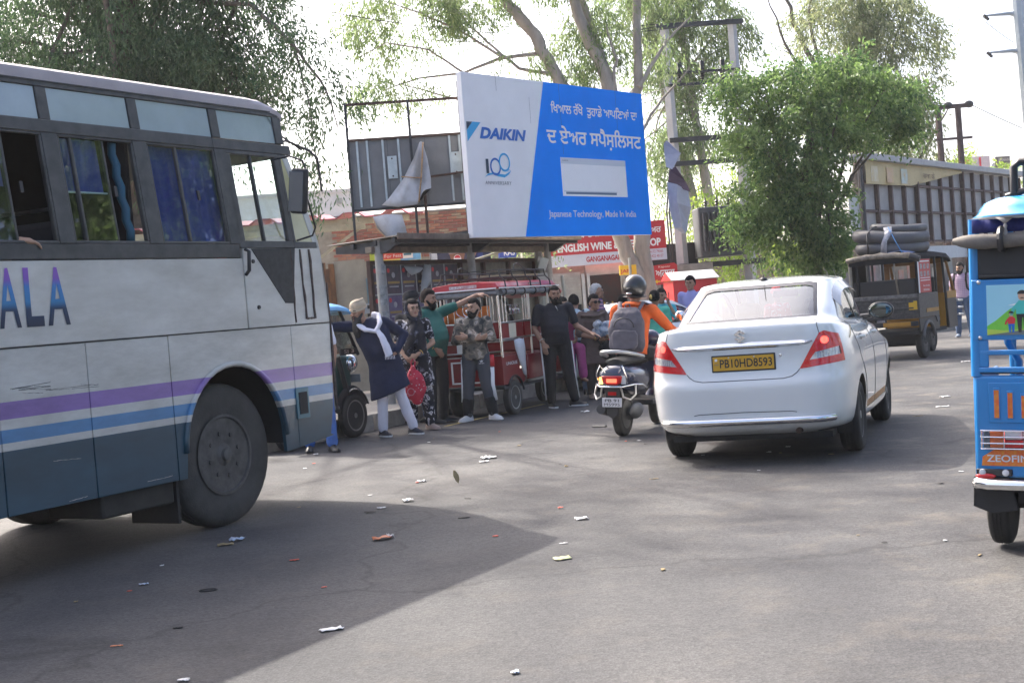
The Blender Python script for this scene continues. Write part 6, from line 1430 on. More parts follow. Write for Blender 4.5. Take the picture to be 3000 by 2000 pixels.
# ------------------------------------------------------------------ black three-wheeler with hoses on its roof
BB = mat('worn_black_paint', (.012, .0125, .014), .45, var=0, col2=(.025, .026, .028), vscale=9)
WRN = mat('flaking_black_paint', (.012, .012, .014), .5, var=0, col2=(.075, .07, .065), vscale=22, detail=8)
VIN = mat('black_hood', (.012, .0125, .015), .75, spec=.2, var=.3, vscale=4, bump=.3, bscale=9)
AMB = mat('taxi_amber', (.38, .19, .02), .5, var=.12)
tm = T('three_wheeler', 'battered black three-wheeler taxi with a red poster and open back', 'three-wheeler', (7.10 - .52 * math.cos(rad(35)), 23.505 + .52 * math.sin(rad(35)), 0), head(35))
for sx in (1, -1):
    wheel(tm, 'wheel', (sx * .47, 0, .25), .25, .11, .14, BRIM, TYRE, sx, nuts=5, dish=.03)
    MB().box(sx * .575 - .012, sx * .575 + .012, -.42, .62, .66, 1.05).build('side_panel', WRN, tm, bevel=.006)
    MB().prism([(-.42, .45), (-.30, .45)] + [(.30 * math.cos(rad(a)), .27 + .30 * math.sin(rad(a))) for a in range(140, 30, -12)] + [(.40, .45), (.62, .45), (.62, .655), (-.42, .655)], sx * .585, sx * .56, 'x').build('lower_panel', BB, tm, bevel=.005)
    MB().tube([(sx * .59, .315 * math.cos(rad(a)), .27 + .315 * math.sin(rad(a))) for a in range(15, 170, 10)], .03, 7).build('wheel_arch', mat('grey_arch', (.10, .10, .105), .6) if sx > 0 else bpy.data.materials['grey_arch'], tm, smooth=180)
    MB().box(sx * .59 - .003, sx * .59 + .003, -.05, .60, .74, .80).build('yellow_band', AMB, tm)
    MB().box(sx * .565 - .01, sx * .565 + .01, -.42, .34, 1.05, 1.68).build('hood_side', VIN, tm, bevel=.006)
    MB().tube([(sx * .56, .66, .5), (sx * .55, .64, 1.66)], .022, 8).build('post', BB, tm, smooth=60)
    MB().tube([(sx * .56, 1.20, .45), (sx * .54, 1.12, 1.64)], .022, 8).build('post', BB, tm, smooth=60)
    MB().tube([(sx * .53, 1.72, 1.02), (sx * .50, 1.42, 1.62)], .026, 8).build('screen_post', mat('ochre_frame', (.24, .11, .02), .5) if sx > 0 else bpy.data.materials['ochre_frame'], tm, smooth=60)
    MB().box(sx * .55 - .01, sx * .55 + .01, 1.22, 1.75, .42, 1.02).build('front_door', BB, tm, bevel=.02)
    MB().box(sx * .562 - .004, sx * .562 + .004, 1.22, 1.74, .92, 1.04).build('door_band', AMB, tm)
    for z in (.62, .74, .86): MB().tube([(sx * .57, 1.76, z), (sx * .60, 1.95, z), (sx * .50, 2.05, z)], .018, 6).build('crash_bar', STEEL, tm, smooth=60)
# left hood wall has a see-through window
ph = MB().box(.577, .583, -.32, .30, 1.06, 1.60).build('side_poster', mat('poster_red', (.52, .06, .05), .55, var=.05), tm)
MB().box(.5835, .585, -.37, -.30, 1.06, 1.62).build('poster_margin', WHITE, tm)
prm = mat('poster_ink', (.55, .5, .48), .6, col2=(.2, .12, .12), vscale=25)
for rI, z in enumerate((1.44, 1.32)):
    for cI in range(3): MB().box(.5832, .5842, -.24 + cI * .18, -.13 + cI * .18, z, z + .085).build('poster_photo', prm, ph)
for z, h_ in ((1.555, .02), (1.29, .012), (1.25, .012)): MB().box(.5832, .5842, -.25, .25, z, z + h_).build('poster_line', WHITE, ph)
text('poster_lettering', 'Best Quality', WHITE, ph, 0, .34, 1.15, 1.185, lambda u, v: (.5845, -.12 + u, v), bold=.01)
text('poster_lettering', '& Services', WHITE, ph, 0, .30, 1.09, 1.125, lambda u, v: (.5845, -.12 + u, v), bold=.01)
# back: tailboard, bumper, plate, open hood frame
MB().box(-.575, .575, -.44, -.41, .66, 1.06).build('tailboard', WRN, tm, bevel=.006)
for z in (.74, .83, .93): MB().box(-.56, .50, -.452, -.44, z - .012, z + .012).build('pressing', WRN, tm, bevel=.004)
MB().box(-.57, .57, -.455, -.40, .99, 1.05).build('tail_rail', mat('scuffed_rail', (.20, .19, .18), .7, col2=(.05, .05, .05), vscale=18), tm, bevel=.008)
MB().box(-.56, .56, -.50, -.42, .54, .62).build('rear_bumper', BB, tm, bevel=.01); MB().box(-.02, .45, -.505, -.499, .545, .615).build('bumper_stripe', AMB, tm)
MB().box(.42, .56, -.448, -.441, .80, .94).build('yellow_square', mat('square_yellow', (.60, .36, .02), .5, var=.08), tm)
pt = MB().box(-.46, -.22, -.475, -.468, .40, .53).build('number_plate', mat('plate_orange', (.60, .27, .01), .5, var=.1), tm)
text('plate_text', 'PB10', BLKPL, pt, -.44, -.25, .475, .515, y=-.476, bold=.01); text('plate_text', '0471', BLKPL, pt, -.43, -.25, .415, .455, y=-.476, bold=.01)
MB().box(-.55, .55, -.40, 1.1, .40, .46).build('floor_pan', BLACK, tm)
MB().box(-.52, .52, -.2, .2, .25, .42).cyl((-.45, 0, .25), (.45, 0, .25), .05).build('axle', BLACK, tm)
MB().box(-.54, .54, -.40, -.33, 1.05, 1.30).build('rear_seat_back', mat('black_rexine', (.012, .012, .013), .45), tm, bevel=.02)
MB().box(-.53, .53, .62, .68, .95, 1.30).build('front_seat_back', bpy.data.materials['black_rexine'], tm, bevel=.02)
for x in (-.565, -.44): MB().tube([(x, -.40, 1.05), (x, -.41, 1.66)], .032, 8).build('hood_post', VIN if x > -.5 else mat('tan_canvas_post', (.28, .25, .20), .8, var=.2), tm, smooth=60)
MB().tube([(.20, -.42, 1.68), (.22, -.43, 1.40), (.25, -.42, 1.06)], .017, 6).build('hanging_strap', mat('tan_strap', (.26, .22, .17), .8), tm, smooth=180)
MB().tube([(-.60 + .12 * k, -.46 + .01 * math.sin(k * 2), 1.70 - .045 * (k - 5) ** 2 / 25 + .008 * math.sin(k * 3)) for k in range(11)], [.04, .045, .04, .05, .042, .05, .043, .05, .045, .05, .035], 8).build('rolled_flap', mat('tan_canvas', (.36, .31, .25), .85, var=.3, vscale=12, col2=(.12, .10, .08)), tm, smooth=180)
MB().tube([(.50, -.47, 1.66), (.66, -.45, 1.60)], [.06, .05], 10).build('rolled_flap_end', BLKPL, tm, smooth=60)
rr = []
for t, d in ((-.45, .05), (-.40, .0), (.6, -.02), (1.3, .01), (1.5, .08)):
    rr.append([(-.58, t, 1.62 - d), (-.56, t, 1.69 - d), (-.38, t, 1.73 - d), (.38, t, 1.73 - d), (.56, t, 1.69 - d), (.58, t, 1.62 - d), (.54, t, 1.61 - d), (-.54, t, 1.61 - d)])
MB().loft(rr).build('hood_roof', VIN, tm, smooth=40)
MB().box(-.53, .53, 1.15, 1.18, .45, 1.02).build('bulkhead', AMB, tm); 
for a, b, z0, z1 in ((-.52, .52, 1.52, 1.62), (-.52, -.42, 1.02, 1.52), (.42, .52, 1.02, 1.52), (-.05, .05, 1.02, 1.52)): MB().box(a, b, 1.14, 1.17, z0, z1).build('cab_frame', bpy.data.materials['ochre_frame'], tm, bevel=.01)
MB().add([(-.5, 1.44, 1.58), (.5, 1.44, 1.58), (.52, 1.72, 1.04), (-.52, 1.72, 1.04)], [(0, 1, 2, 3)]).build('windscreen', glass('three_wheeler_screen', (.85, .88, .86)), tm)
MB().box(-.50, .50, 1.72, 2.0, .40, 1.02).build('nose', BB, tm, bevel=.12, segs=4)
wheel(tm, 'wheel', (0, 1.92, .25), .25, .10, .14, BRIM, TYRE, 1, nuts=5, dish=.03)
MB().prism([(.40, .66), (.48, .56), (.60, .58), (.60, .62), (.52, .66)], .60, .57, 'x').build('torn_skirt', mat('torn_grey', (.10, .10, .105), .7), tm) 
# flexible hose coils roped on top
HG = mat('hose_grey', (.085, .088, .095), .42, var=.08, vscale=3)
tm.scale = (1.02, 1.0, 1.06)
hc = T('hose_coil', 'grey ribbed hose coils roped on the roof of the black three-wheeler', 'hose', (tm.location.x, tm.location.y, 1.83), head(35))
def hose(z, r, rx, ry, cx, cy, tilt):
    pts = []; R_ = []
    n_ = 220
    for k in range(n_):
        a = 2 * math.pi * k / n_; c_, s2 = math.cos(a), math.sin(a); q = (abs(c_) ** 2.6 + abs(s2) ** 2.6) ** (-1 / 2.6)
        pts.append((cx + rx * q * c_, cy + ry * q * s2, z + tilt * q * c_ + .015 * math.sin(2 * a))); R_.append(r * (1.0 if k % 2 else .93))
    return MB().tube(pts, R_, 12, closed=True).build('hose_loop', HG, hc, smooth=180)
hose(.10, .11, .50, .52, -.03, .25, -.01); hose(.295, .115, .52, .55, -.05, .27, -.05); hose(.44, .075, .40, .40, .05, .40, -.03)
MB().tube([(-.22, -.44, .0), (-.22, -.42, .36), (-.2, -.2, .47), (-.2, .3, .55)], .016, 6).build('rope', BLKPL, hc, smooth=180)
MB().tube([(.38, -.46, .0), (.26, -.40, .2), (.12, -.32, .46)], .008, 5).build('blue_cord', mat('blue_cord', (.1, .3, .6), .6), hc, smooth=180)
sheet('plastic_wrap', [[(-.02, -.40, .02), (.10, -.42, .0)], [(.02, -.42, .2), (.12, -.41, .22)], [(.08, -.40, .34), (.2, -.36, .36)], [(.0, -.22, .46), (.14, -.2, .47)]], mat('clear_wrap', (.35, .36, .40), .2, var=.3, vscale=20, coat=.5), hc)
sheet('blue_tarp', [[(.12, -.44, .02), (.32, -.45, .04), (.50, -.44, -.02)], [(.06, -.2, .03), (.3, -.2, .05), (.52, -.2, .0)]], mat('tarp_blue', (.13, .20, .42), .5, var=.2, vscale=6), hc)

# ------------------------------------------------------------------ scooter
NAVY = mat('scooter_navy', (.016, .024, .062), .25, var=.1, coat=.8)
ENG = mat('engine_grey', (.17, .17, .17), .55, .4, var=.25, vscale=10)
sc = T('scooter', 'dark blue scooter with lit tail lamp ridden by the helmeted rider', 'scooter', (1.086, 14.275, 0), head(23), ry=rad(3.5))
wheel(sc, 'wheel', (0, 0, .235), .235, .10, .15, mat('scooter_rim', (.22, .21, .19), .5, .4, var=.2), BTY, 1, nuts=5, dish=.02)
wheel(sc, 'wheel', (0, 1.24, .235), .235, .09, .15, bpy.data.materials['scooter_rim'], BTY, 1, nuts=5, dish=.02)
tail = []
for t, w, z0, z1 in ((-.34, .10, .60, .70), (-.30, .15, .55, .745), (-.15, .185, .47, .77), (.10, .20, .42, .765), (.35, .19, .40, .74), (.52, .15, .38, .70)):
    tail.append([(w * math.cos(a) * (1 if math.sin(a) > -.2 else .92), t, (z0 + z1) / 2 + (z1 - z0) / 2 * (abs(math.sin(a)) ** .7) * math.copysign(1, math.sin(a))) for a in np.linspace(0, 2 * math.pi, 21)[:-1]])
MB().loft(tail).build('tail_body', NAVY, sc, smooth=70)
MB().loft([[(w * math.cos(a), t, z + .04 * math.sin(a)) for a in np.linspace(0, 2 * math.pi, 17)[:-1]] for t, w, z in ((-.20, .09, .775), (-.1, .15, .785), (.3, .165, .79), (.50, .14, .765), (.58, .08, .75))]).build('seat', BLACK, sc, smooth=70)
TL = mat('lit_tail_lens', (.6, .03, .02), .15, var=0, emit=(1, .08, .04), estr=1.3)
tl_ = MB().prism([(-.115, .655), (.115, .655), (.10, .585), (.05, .56), (-.05, .56), (-.10, .585)], -.352, -.32, 'y').build('tail_lamp', mat('scooter_red_lens', (.45, .02, .02), .12, coat=1), sc, bevel=.01)
MB().box(-.055, .055, -.357, -.351, .585, .625).build('brake_bulb', TL, tl_, bevel=.004); MB().box(-.135, -.10, -.345, -.335, .57, .64).build('turn_lens', mat('amber_turn', (.6, .3, .05), .15, emit=(1, .45, .1), estr=1.5), tl_); MB().box(.10, .145, -.34, -.32, .57, .66).build('turn_lens', lampm['w'], tl_)
MB().tube([(-.20, .10, .83), (-.19, -.10, .86), (-.13, -.27, .89), (-.06, -.31, .90), (.06, -.31, .90), (.13, -.27, .89), (.19, -.10, .86), (.20, .10, .83)], .021, 8).build('grab_rail', mat('silver_rail', (.42, .42, .42), .35, .6), sc, smooth=60)
for sx in (1, -1):
    MB().tube([(sx * .15, -.30, .58), (sx * .16, -.37, .66), (sx * .12, -.36, .76), (sx * .07, -.33, .68)], .009, 6).build('lamp_guard', CHROME, sc, smooth=60)
    MB().tube([(0, -.385, .545), (sx * .12, -.37, .545), (sx * .20, -.25, .56), (sx * .23, -.05, .55), (sx * .22, .15, .50)], .010, 6).build('side_guard', CHROME, sc, smooth=60)
    MB().tube([(sx * .10, -.36, .54), (sx * .12, -.34, .44), (sx * .18, -.30, .41), (sx * .22, -.24, .46), (sx * .21, -.2, .55)], .011, 6).build('guard_hoop', STEEL, sc, smooth=60)
    MB().tube([(sx * .05, 1.20, .3), (sx * .06, 1.14, .60)], .016, 6).build('fork', DKST, sc)
    MB().tube([(0, .98, .98), (sx * .18, .96, 1.02), (sx * .33, .90, 1.0)], .012, 6).build('handlebar', STEEL, sc, smooth=60); MB().cyl((sx * .24, .935, 1.012), (sx * .345, .893, .998), .018).build('grip', BLKPL, sc)
    m_ = MB().tube([(sx * .22, .95, 1.03), (sx * .26, .95, 1.14), (sx * .33, .93, 1.19)], .007, 6).build('mirror_stem', BLKPL, sc, smooth=60)
    MB().ell((sx * .38, .92, 1.22), (.065, .02, .055)).build('mirror', CHROME, m_, smooth=180)
MB().prism([(-.085, .56), (.085, .56), (.075, .40), (.06, .25), (0, .21), (-.06, .25), (-.075, .40)], -.33, -.312, 'y').build('mud_guard', BLKPL, sc, bevel=.006)
MB().box(-.045, .045, -.342, -.33, .455, .49).build('reflector', bpy.data.materials['scooter_red_lens'], sc)
np_ = MB().box(-.105, .105, -.352, -.340, .335, .43).build('number_plate', mat('plate_white', (.6, .6, .62), .5, var=.06), sc, bevel=.004)
text('plate_text', 'PB 91', BLKPL, np_, -.075, .075, .388, .418, y=-.3535, bold=.01); text('plate_text', 'M5995', BLKPL, np_, -.085, .085, .346, .376, y=-.3535, bold=.0)
MB().ell((.115, .10, .26), (.042, .22, .085)).build('engine', ENG, sc, smooth=180)
MB().tube([(-.13, .35, .26), (-.15, .05, .25), (-.155, -.25, .30)], [.03, .055, .05], 10).build('silencer', DKST, sc, smooth=60)
MB().tube([(-.12, -.2, .12), (-.3, -.1, .10)], .012, 6).build('stand', DKST, sc)
MB().prism([(.50, .28), (1.0, .28), (1.05, .34), (.98, .34), (.52, .34)], -.17, .17, 'x').build('floorboard', BLKPL, sc, bevel=.01)
MB().loft([[(-.19, t, z), (-.1, t + .05, z), (.1, t + .05, z), (.19, t, z), (.18, t - .02, z), (-.18, t - .02, z)] for t, z in ((1.04, .32), (1.02, .6), (.98, .88))]).build('leg_shield', NAVY, sc, bevel=.01)
MB().ell((0, .99, .97), (.13, .10, .10)).build('headlamp_cowl', NAVY, sc, smooth=180)
MB().tube([(0, 1.24 + .27 * math.cos(rad(a)), .235 + .27 * math.sin(rad(a))) for a in range(20, 165, 12)], .06, 8, sq=(1, .35)).build('front_fender', NAVY, sc, smooth=60)

# ------------------------------------------------------------------ second white car parked behind the rider
c2 = copy_tree(car); c2.location = (1.28, 22.6, 0); c2.rotation_euler = (0, 0, head(75)); c2.scale = (.9, .9, .9)
c2['label'] = 'white hatch-roofed car parked behind the scooter rider, mostly hidden'
# ------------------------------------------------------------------ trees: tapered trunks and limbs, crowns of single leaves gathered on hanging twigs
def leaves(blobs, ln, wd, droop, per=26, spread=.22, shell=.55, gap=-1.15):
    """blobs: (centre, radii, twigs). Returns vertex and face arrays of diamond leaves"""
    V = []
    for c, r, n in blobs:
        d = rng.normal(size=(n, 3)); d /= np.linalg.norm(d, axis=1)[:, None]
        rad_ = rng.uniform(shell ** 3, 1, n) ** (1 / 3)
        # lumpy outline
        ph = rng.uniform(0, 6.28, 3)
        lump = 1 + .24 * np.sin(5 * d[:, 0] + ph[0]) * np.sin(5 * d[:, 2] + ph[1]) + .12 * np.sin(9 * d[:, 1] + 7 * d[:, 2] + ph[2])
        tw = np.array(c) + d * (rad_ * lump)[:, None] * np.array(r)
        tdir = d * np.array([1, 1, .4]) + rng.normal(size=(n, 3)) * .5; tdir[:, 2] -= droop * 1.2
        tdir /= np.linalg.norm(tdir, axis=1)[:, None]
        ok = np.sin(tw[:, 0] * 2.6 + ph[0]) + np.sin(tw[:, 1] * 2.3 + ph[1]) + np.sin(tw[:, 2] * 3.1 + ph[2]) > gap
        tw, tdir = tw[ok], tdir[ok]; n = len(tw)
        k = rng.integers(int(per * .5), int(per * 1.5), n)
        idx = np.repeat(np.arange(n), k); m = len(idx)
        s_ = rng.uniform(-.3, 1.3, m)
        p = tw[idx] + tdir[idx] * (s_ * spread * 2)[:, None] + rng.normal(size=(m, 3)) * spread * np.array([.42, .42, .35])
        ld = tdir[idx] * .7 + rng.normal(size=(m, 3)) * .6; ld[:, 2] -= droop
        ld /= np.linalg.norm(ld, axis=1)[:, None]
        nn = rng.normal(size=(m, 3)); sd_ = np.cross(ld, nn); sd_ /= np.linalg.norm(sd_, axis=1)[:, None]
        l = ln * rng.uniform(.6, 1.25, m)[:, None]; w = wd * rng.uniform(.7, 1.2, m)[:, None]
        fold = np.cross(ld, sd_) * w * .25
        q = np.stack([p - ld * l * .5, p + sd_ * w * .5 - ld * l * .08 + fold, p + ld * l * .5, p - sd_ * w * .5 - ld * l * .08 + fold], 1)
        V.append(q.reshape(-1, 3))
    V = np.concatenate(V)
    return V
def leafmesh(name, V, m, parent):
    me = bpy.data.meshes.new(name); n = len(V)
    me.vertices.add(n); me.vertices.foreach_set('co', V.astype(np.float32).ravel())
    me.loops.add(n); me.loops.foreach_set('vertex_index', np.arange(n, dtype=np.int32))
    me.polygons.add(n // 4); me.polygons.foreach_set('loop_start', np.arange(0, n, 4, dtype=np.int32)); me.polygons.foreach_set('loop_total', np.full(n // 4, 4, dtype=np.int32))
    me.update(calc_edges=True)
    o = link_mesh(name, me, m, parent); o['kind'] = 'stuff'
    return o
def wob(pts, n=5, a=.05):
    out = []
    for p, q in zip(pts, pts[1:]):
        for k in range(n):
            f = k / n; out.append(Vector(p).lerp(Vector(q), f) + Vector((random.uniform(-a, a), random.uniform(-a, a), 0)) * (1 if (k or out) else 0))
    return out + [Vector(pts[-1])]
def tree(name, label, base, stems, limbs, blobs, lm, bark, ln=.10, wd=.04, droop=.5, per=26, spread=.22, shell=.5, group='trees along the footpath'):
    t = T(name, label, 'tree', base, 0, group)
    bx_ = Vector(base)
    def loc(p): return Vector(p) - bx_
    for k, (pts, r0, r1) in enumerate(stems):
        w = wob([loc(p) for p in pts], 6, r0 * .18); m = len(w)
        MB().tube(w, [(r0 + (r1 - r0) * (i / (m - 1)) ** .8) * random.uniform(.94, 1.06) for i in range(m)], 12).build('trunk', bark, t, smooth=80)
    for pts, r0, r1 in limbs:
        w = wob([loc(p) for p in pts], 5, r0 * .5); m = len(w)
        MB().tube(w, [r0 + (r1 - r0) * i / (m - 1) for i in range(m)], 6).build('limb', bark, t, smooth=80)
    leafmesh('crown', leaves([((c[0] - base[0], c[1] - base[1], c[2] - base[2]), r, n) for c, r, n in blobs], ln, wd, droop, per, spread, shell), lm, t)
    return t
def limbset(src, blobs, k=3, r=.05):
    out = []
    for c, rr_, n in blobs:
        for q in range(k):
            s_ = Vector(random.choice(src)); e = Vector(c) + Vector((random.uniform(-.7, .7) * rr_[0], random.uniform(-.7, .7) * rr_[1], random.uniform(-.5, .7) * rr_[2]))
            mid = s_.lerp(e, .5) + Vector((random.uniform(-.3, .3), random.uniform(-.3, .3), .35)); out.append(([s_, mid, e], r, r * .25))
    return out
LF_L = leafmat('leaf_grey_green', (.045, .088, .048), (.125, .185, .092), .42)
LF_E = leafmat('leaf_eucalyptus', (.085, .135, .06), (.205, .255, .12), .5)
LF_D = leafmat('leaf_dense_green', (.052, .105, .042), (.19, .27, .10), .5)
LF_B = leafmat('leaf_far_green', (.11, .155, .075), (.25, .27, .14), .45)
LF_Y = leafmat('leaf_bright_green', (.12, .20, .035), (.28, .36, .08), .45)
BARKE = mat('eucalyptus_bark', (.40, .36, .31), .85, var=0, col2=(.24, .21, .19), vscale=2.0, stretch=(3, 3, .7), bump=.2, bscale=14)
BARKD = mat('dark_bark', (.12, .10, .085), .9, var=.35, vscale=6, bump=.3, bscale=20)
# big tree behind the bus
Lb = [((-8.6, 25.5, 8.6), (2.6, 2.4, 3.0), 1000), ((-6.3, 25, 8.4), (2.2, 2.2, 2.8), 1050), ((-4.7, 24.6, 8.1), (1.3, 1.4, 2.3), 560), ((-7.2, 25, 5.6), (3.0, 1.8, 1.5), 760), ((-4.9, 24.5, 6.0), (1.1, 1.1, 1.0), 240), ((-9.8, 26, 6.0), (2.0, 2.0, 2.0), 200),
      ((-3.75, 23.6, 7.3), (.50, .6, 1.5), 26), ((-3.15, 22.6, 5.6), (.45, .45, .75), 26), ((-2.72, 22.4, 4.95), (.36, .35, .75), 24), ((-2.95, 22.4, 4.1), (.28, .3, .7), 16), ((-3.3, 22.8, 6.6), (.3, .3, .5), 7)]
Lh = [((-7.0, 25.5, 12.6), (3.3, 3.0, 2.6), 330), ((-4.2, 22.5, 13.5), (2.6, 2.4, 1.6), 200), ((-6.2, 19.5, 13.0), (2.6, 2.2, 1.2), 190), ((-9.2, 20.5, 13.2), (2.2, 2.0, 1.2), 130)]
tree('broad_tree', 'large drooping grey-green tree rising behind the bus roof', (-6.9, 25.5, .15), [([(-6.9, 25.5, .1), (-6.8, 25.4, 3.0), (-6.5, 25.3, 6), (-6.6, 25.3, 10.5), (-6.4, 24.5, 13.5)], .34, .12)],
     limbset([(-6.8, 25.4, 3.5), (-6.5, 25.3, 6), (-6.6, 25.3, 9)], Lb[:6] + Lh, 3, .07) + [([(-5.2, 24.6, 7.3), (-4.0, 23.4, 6.9), (-3.2, 22.7, 6.0), (-2.7, 22.4, 5.2), (-2.55, 22.3, 4.5)], .05, .008), ([(-3.2, 22.7, 6.0), (-3.0, 22.45, 4.9), (-2.95, 22.4, 3.7)], .02, .006)],
     Lb + Lh, LF_L, BARKD, ln=.125, wd=.032, droop=.8, per=46, spread=.27, shell=.4)
# eucalyptus behind the billboard
EY = 30.0
def E_(x, z, dy=0): return (x, EY + dy, z)
Eb = [((-1.9, 29.6, 7.7), (1.25, 1.0, .95), 230), ((-.55, 29.8, 8.3), (1.0, 1.0, .7), 190), ((-2.4, 29.6, 6.35), (.6, .6, .5), 42), ((-1.55, 29.7, 6.1), (.4, .4, .28), 16), ((.6, 30, 6.7), (1.0, .8, .5), 45), ((1.2, 30, 8.6), (1.3, 1.2, .5), 130), ((2.3, 30.6, 7.2), (.8, .8, .9), 130), ((1.9, 30.2, 6.4), (.35, .4, .35), 22), ((3.5, 30.6, 8.6), (1.0, 1, .8), 130), ((3.75, 30.8, 6.6), (.45, .6, 1.0), 40)]
Eh = [((.5, 30, 11.5), (3.2, 2.6, 1.8), 150), ((3.5, 30.5, 12.0), (2.4, 2.4, 2.2), 120), ((-2.5, 29, 10.6), (2, 2, 1.2), 70)]
tree('eucalyptus_tree', 'tall pale-barked eucalyptus with several leaning trunks behind the billboard', (3.1, EY, .15),
     [([E_(3.12, .1), E_(3.1, 1.3), E_(3.0, 2.75), E_(2.85, 4.2), E_(2.55, 5.95), E_(1.9, 8.0), E_(1.3, 11)], .23, .10), ([E_(2.95, .1, -.15), E_(2.80, 1.9, -.15), E_(2.55, 2.8, -.1), E_(2.15, 4.6), E_(1.48, 6.2), E_(1.0, 7.3), E_(.42, 8.1), E_(-.3, 10.5)], .20, .11),
      ([E_(2.85, 4.2, .1), E_(2.95, 5.5, .2), E_(3.2, 6.0, .2), E_(3.32, 8.0, .2), E_(3.4, 11, .3)], .13, .08), ([E_(2.7, 5.0, .15), E_(2.62, 6.2, .3), E_(2.0, 8.5, .5), E_(1.8, 10.5, .6)], .13, .07)],
     [([E_(1.2, 6.9), E_(.2, 6.85), E_(-.6, 6.6), E_(-1.6, 6.55), E_(-2.4, 6.35)], .05, .012), ([E_(1.35, 6.4), (.6, 30, 6.6), (-.2, 30, 7.4), (-.9, 29.8, 8.2)], .05, .012), ([E_(.3, 6.85), (-.5, 29.8, 7.4), (-1.4, 29.7, 7.9), (-2.2, 29.6, 8.2)], .035, .01), ([E_(-.6, 6.6), (-1.3, 29.7, 7.1), (-2.2, 29.6, 7.3), (-2.9, 29.6, 7.0)], .028, .008), ([(-.4, 30, 5.9), (-1.2, 29.8, 6.15), (-2.2, 29.7, 6.5)], .03, .008),
      ([E_(3.2, 6.0), (3.9, 30.3, 7), (4.5, 30.4, 7.5)], .05, .015), ([E_(2.9, 4.6), (3.6, 30.5, 5.6), (4.4, 30.5, 6.4)], .05, .012), ([E_(2.6, 5.9), (2.75, 30, 6.6), (2.6, 30, 7.4)], .05, .02), ([E_(3.4, 8.0), (4.2, 30.2, 8.4), (5.0, 30.2, 8.6)], .04, .012)] + limbset([E_(1.3, 10), E_(3.4, 10.5), E_(.0, 9.6)], Eh, 2, .05),
     Eb + Eh, LF_E, BARKE, ln=.14, wd=.030, droop=.95, per=34, spread=.20, shell=.2)
Xb = [((4.9, 42, 10.6), (1.6, 1.4, 1.5), 300), ((6.4, 42, 9.6), (1.4, 1.2, 2.2), 320), ((5.2, 42, 7.4), (1.1, 1, 2.0), 230), ((6.2, 42, 5.6), (1.1, .9, 1.7), 180), ((4.4, 42, 5.2), (.8, 1, 1.4), 70), ((7.6, 42, 9.0), (.7, .8, 1.5), 80)]
tree('eucalyptus_tree', 'second eucalyptus with hanging foliage behind the transformer structure', (6.1, 42, .15), [([(6.3, 42, .1), (6.4, 42, 4), (6.1, 42, 7), (5.7, 42, 13)], .20, .09), ([(6.2, 42.2, .1), (5.9, 42.2, 4.5), (5.2, 42.2, 8), (4.7, 42.2, 12)], .16, .07)], limbset([(6.1, 42, 7), (5.4, 42.2, 7.5)], Xb, 2, .05), Xb, LF_E, BARKE, ln=.19, wd=.04, droop=.95, per=32, spread=.28, shell=.2)
# dense tree right of the transformer
Db = [((5.95, 27, 4.2), (1.25, 1.2, 1.1), 400), ((5.25, 26.7, 2.95), (.75, .8, .75), 200), ((7.25, 27.2, 4.85), (1.05, 1.0, .62), 230), ((5.95, 27, 2.75), (.85, .9, 1.05), 300), ((6.2, 27, 5.35), (1.3, 1.1, .5), 170), ((4.75, 26.8, 5.1), (.55, .55, .55), 60), ((4.5, 26.7, 2.75), (.28, .35, .35), 22), ((8.15, 27.2, 4.55), (.40, .5, .5), 55), ((6.4, 26.9, 1.95), (.45, .5, .4), 50), ((4.75, 26.7, 4.2), (.35, .4, .3), 24), ((7.2, 27.1, 5.55), (.5, .5, .3), 40)]
DTR = tree('dense_tree', 'dense low-hanging green tree in front of the panel hoarding', (6.1, 27.2, .15), [([(6.1, 27.2, .1), (6.15, 27.2, 1.8), (6.0, 27.1, 3.2), (6.2, 27, 4.6)], .17, .07)], limbset([(6.15, 27.2, 1.9), (6.0, 27.1, 3.2)], Db, 2, .045), Db, LF_D, BARKD, ln=.105, wd=.048, droop=.55, per=34, spread=.17, shell=.35)
# trees beyond
Bb = [((12.2, 48, 9.8), (1.7, 1.6, 2.1), 280), ((14.0, 48, 9.3), (1.7, 1.5, 2.0), 320), ((13.0, 48, 7.2), (2.0, 1.6, 1.4), 240), ((14.9, 48, 7.4), (1.0, 1, 1.1), 110), ((14.7, 48, 5.8), (.6, .9, 1.1), 80), ((14.3, 48, 10.9), (1.1, .9, .8), 90), ((12.2, 48, 11.3), (1.3, 1, .8), 80), ((11.3, 48, 8.2), (.8, 1, 1.2), 60), ((14.2, 48, 5.0), (1.6, 1.3, 1.2), 90)]
tree('feathery_tree', 'tall feathery pale-green tree beyond the dense tree', (12.6, 48, .15), [([(12.6, 48, .1), (12.5, 48, 5), (12.9, 48, 8), (13.2, 48, 11)], .25, .06)],
     [([(12.5, 48, 5), (13.6, 48, 7.6), (14.3, 48, 10)], .10, .02), ([(12.5, 48, 5.6), (11.6, 48, 8), (11.2, 48, 10.5), (11.5, 48, 12)], .10, .03), ([(11.6, 48, 8), (10.5, 48, 9.4), (9.8, 48, 11.6)], .09, .02), ([(11.4, 48, 8.8), (10.7, 48, 10.5), (10.4, 48, 12)], .11, .05), ([(12.8, 48, 7.5), (13.0, 48, 9.0), (12.3, 48, 10.9)], .06, .02), ([(13.3, 48, 6), (14.8, 48, 7.4), (15.2, 48, 8.0)], .07, .02), ([(14.5, 48, 5), (15.2, 48, 6.2), (15.9, 48, 7.2)], .07, .02)], Bb, LF_B, BARKD, ln=.20, wd=.05, droop=.75, per=34, spread=.30, shell=.2, group='trees beyond the footpath')
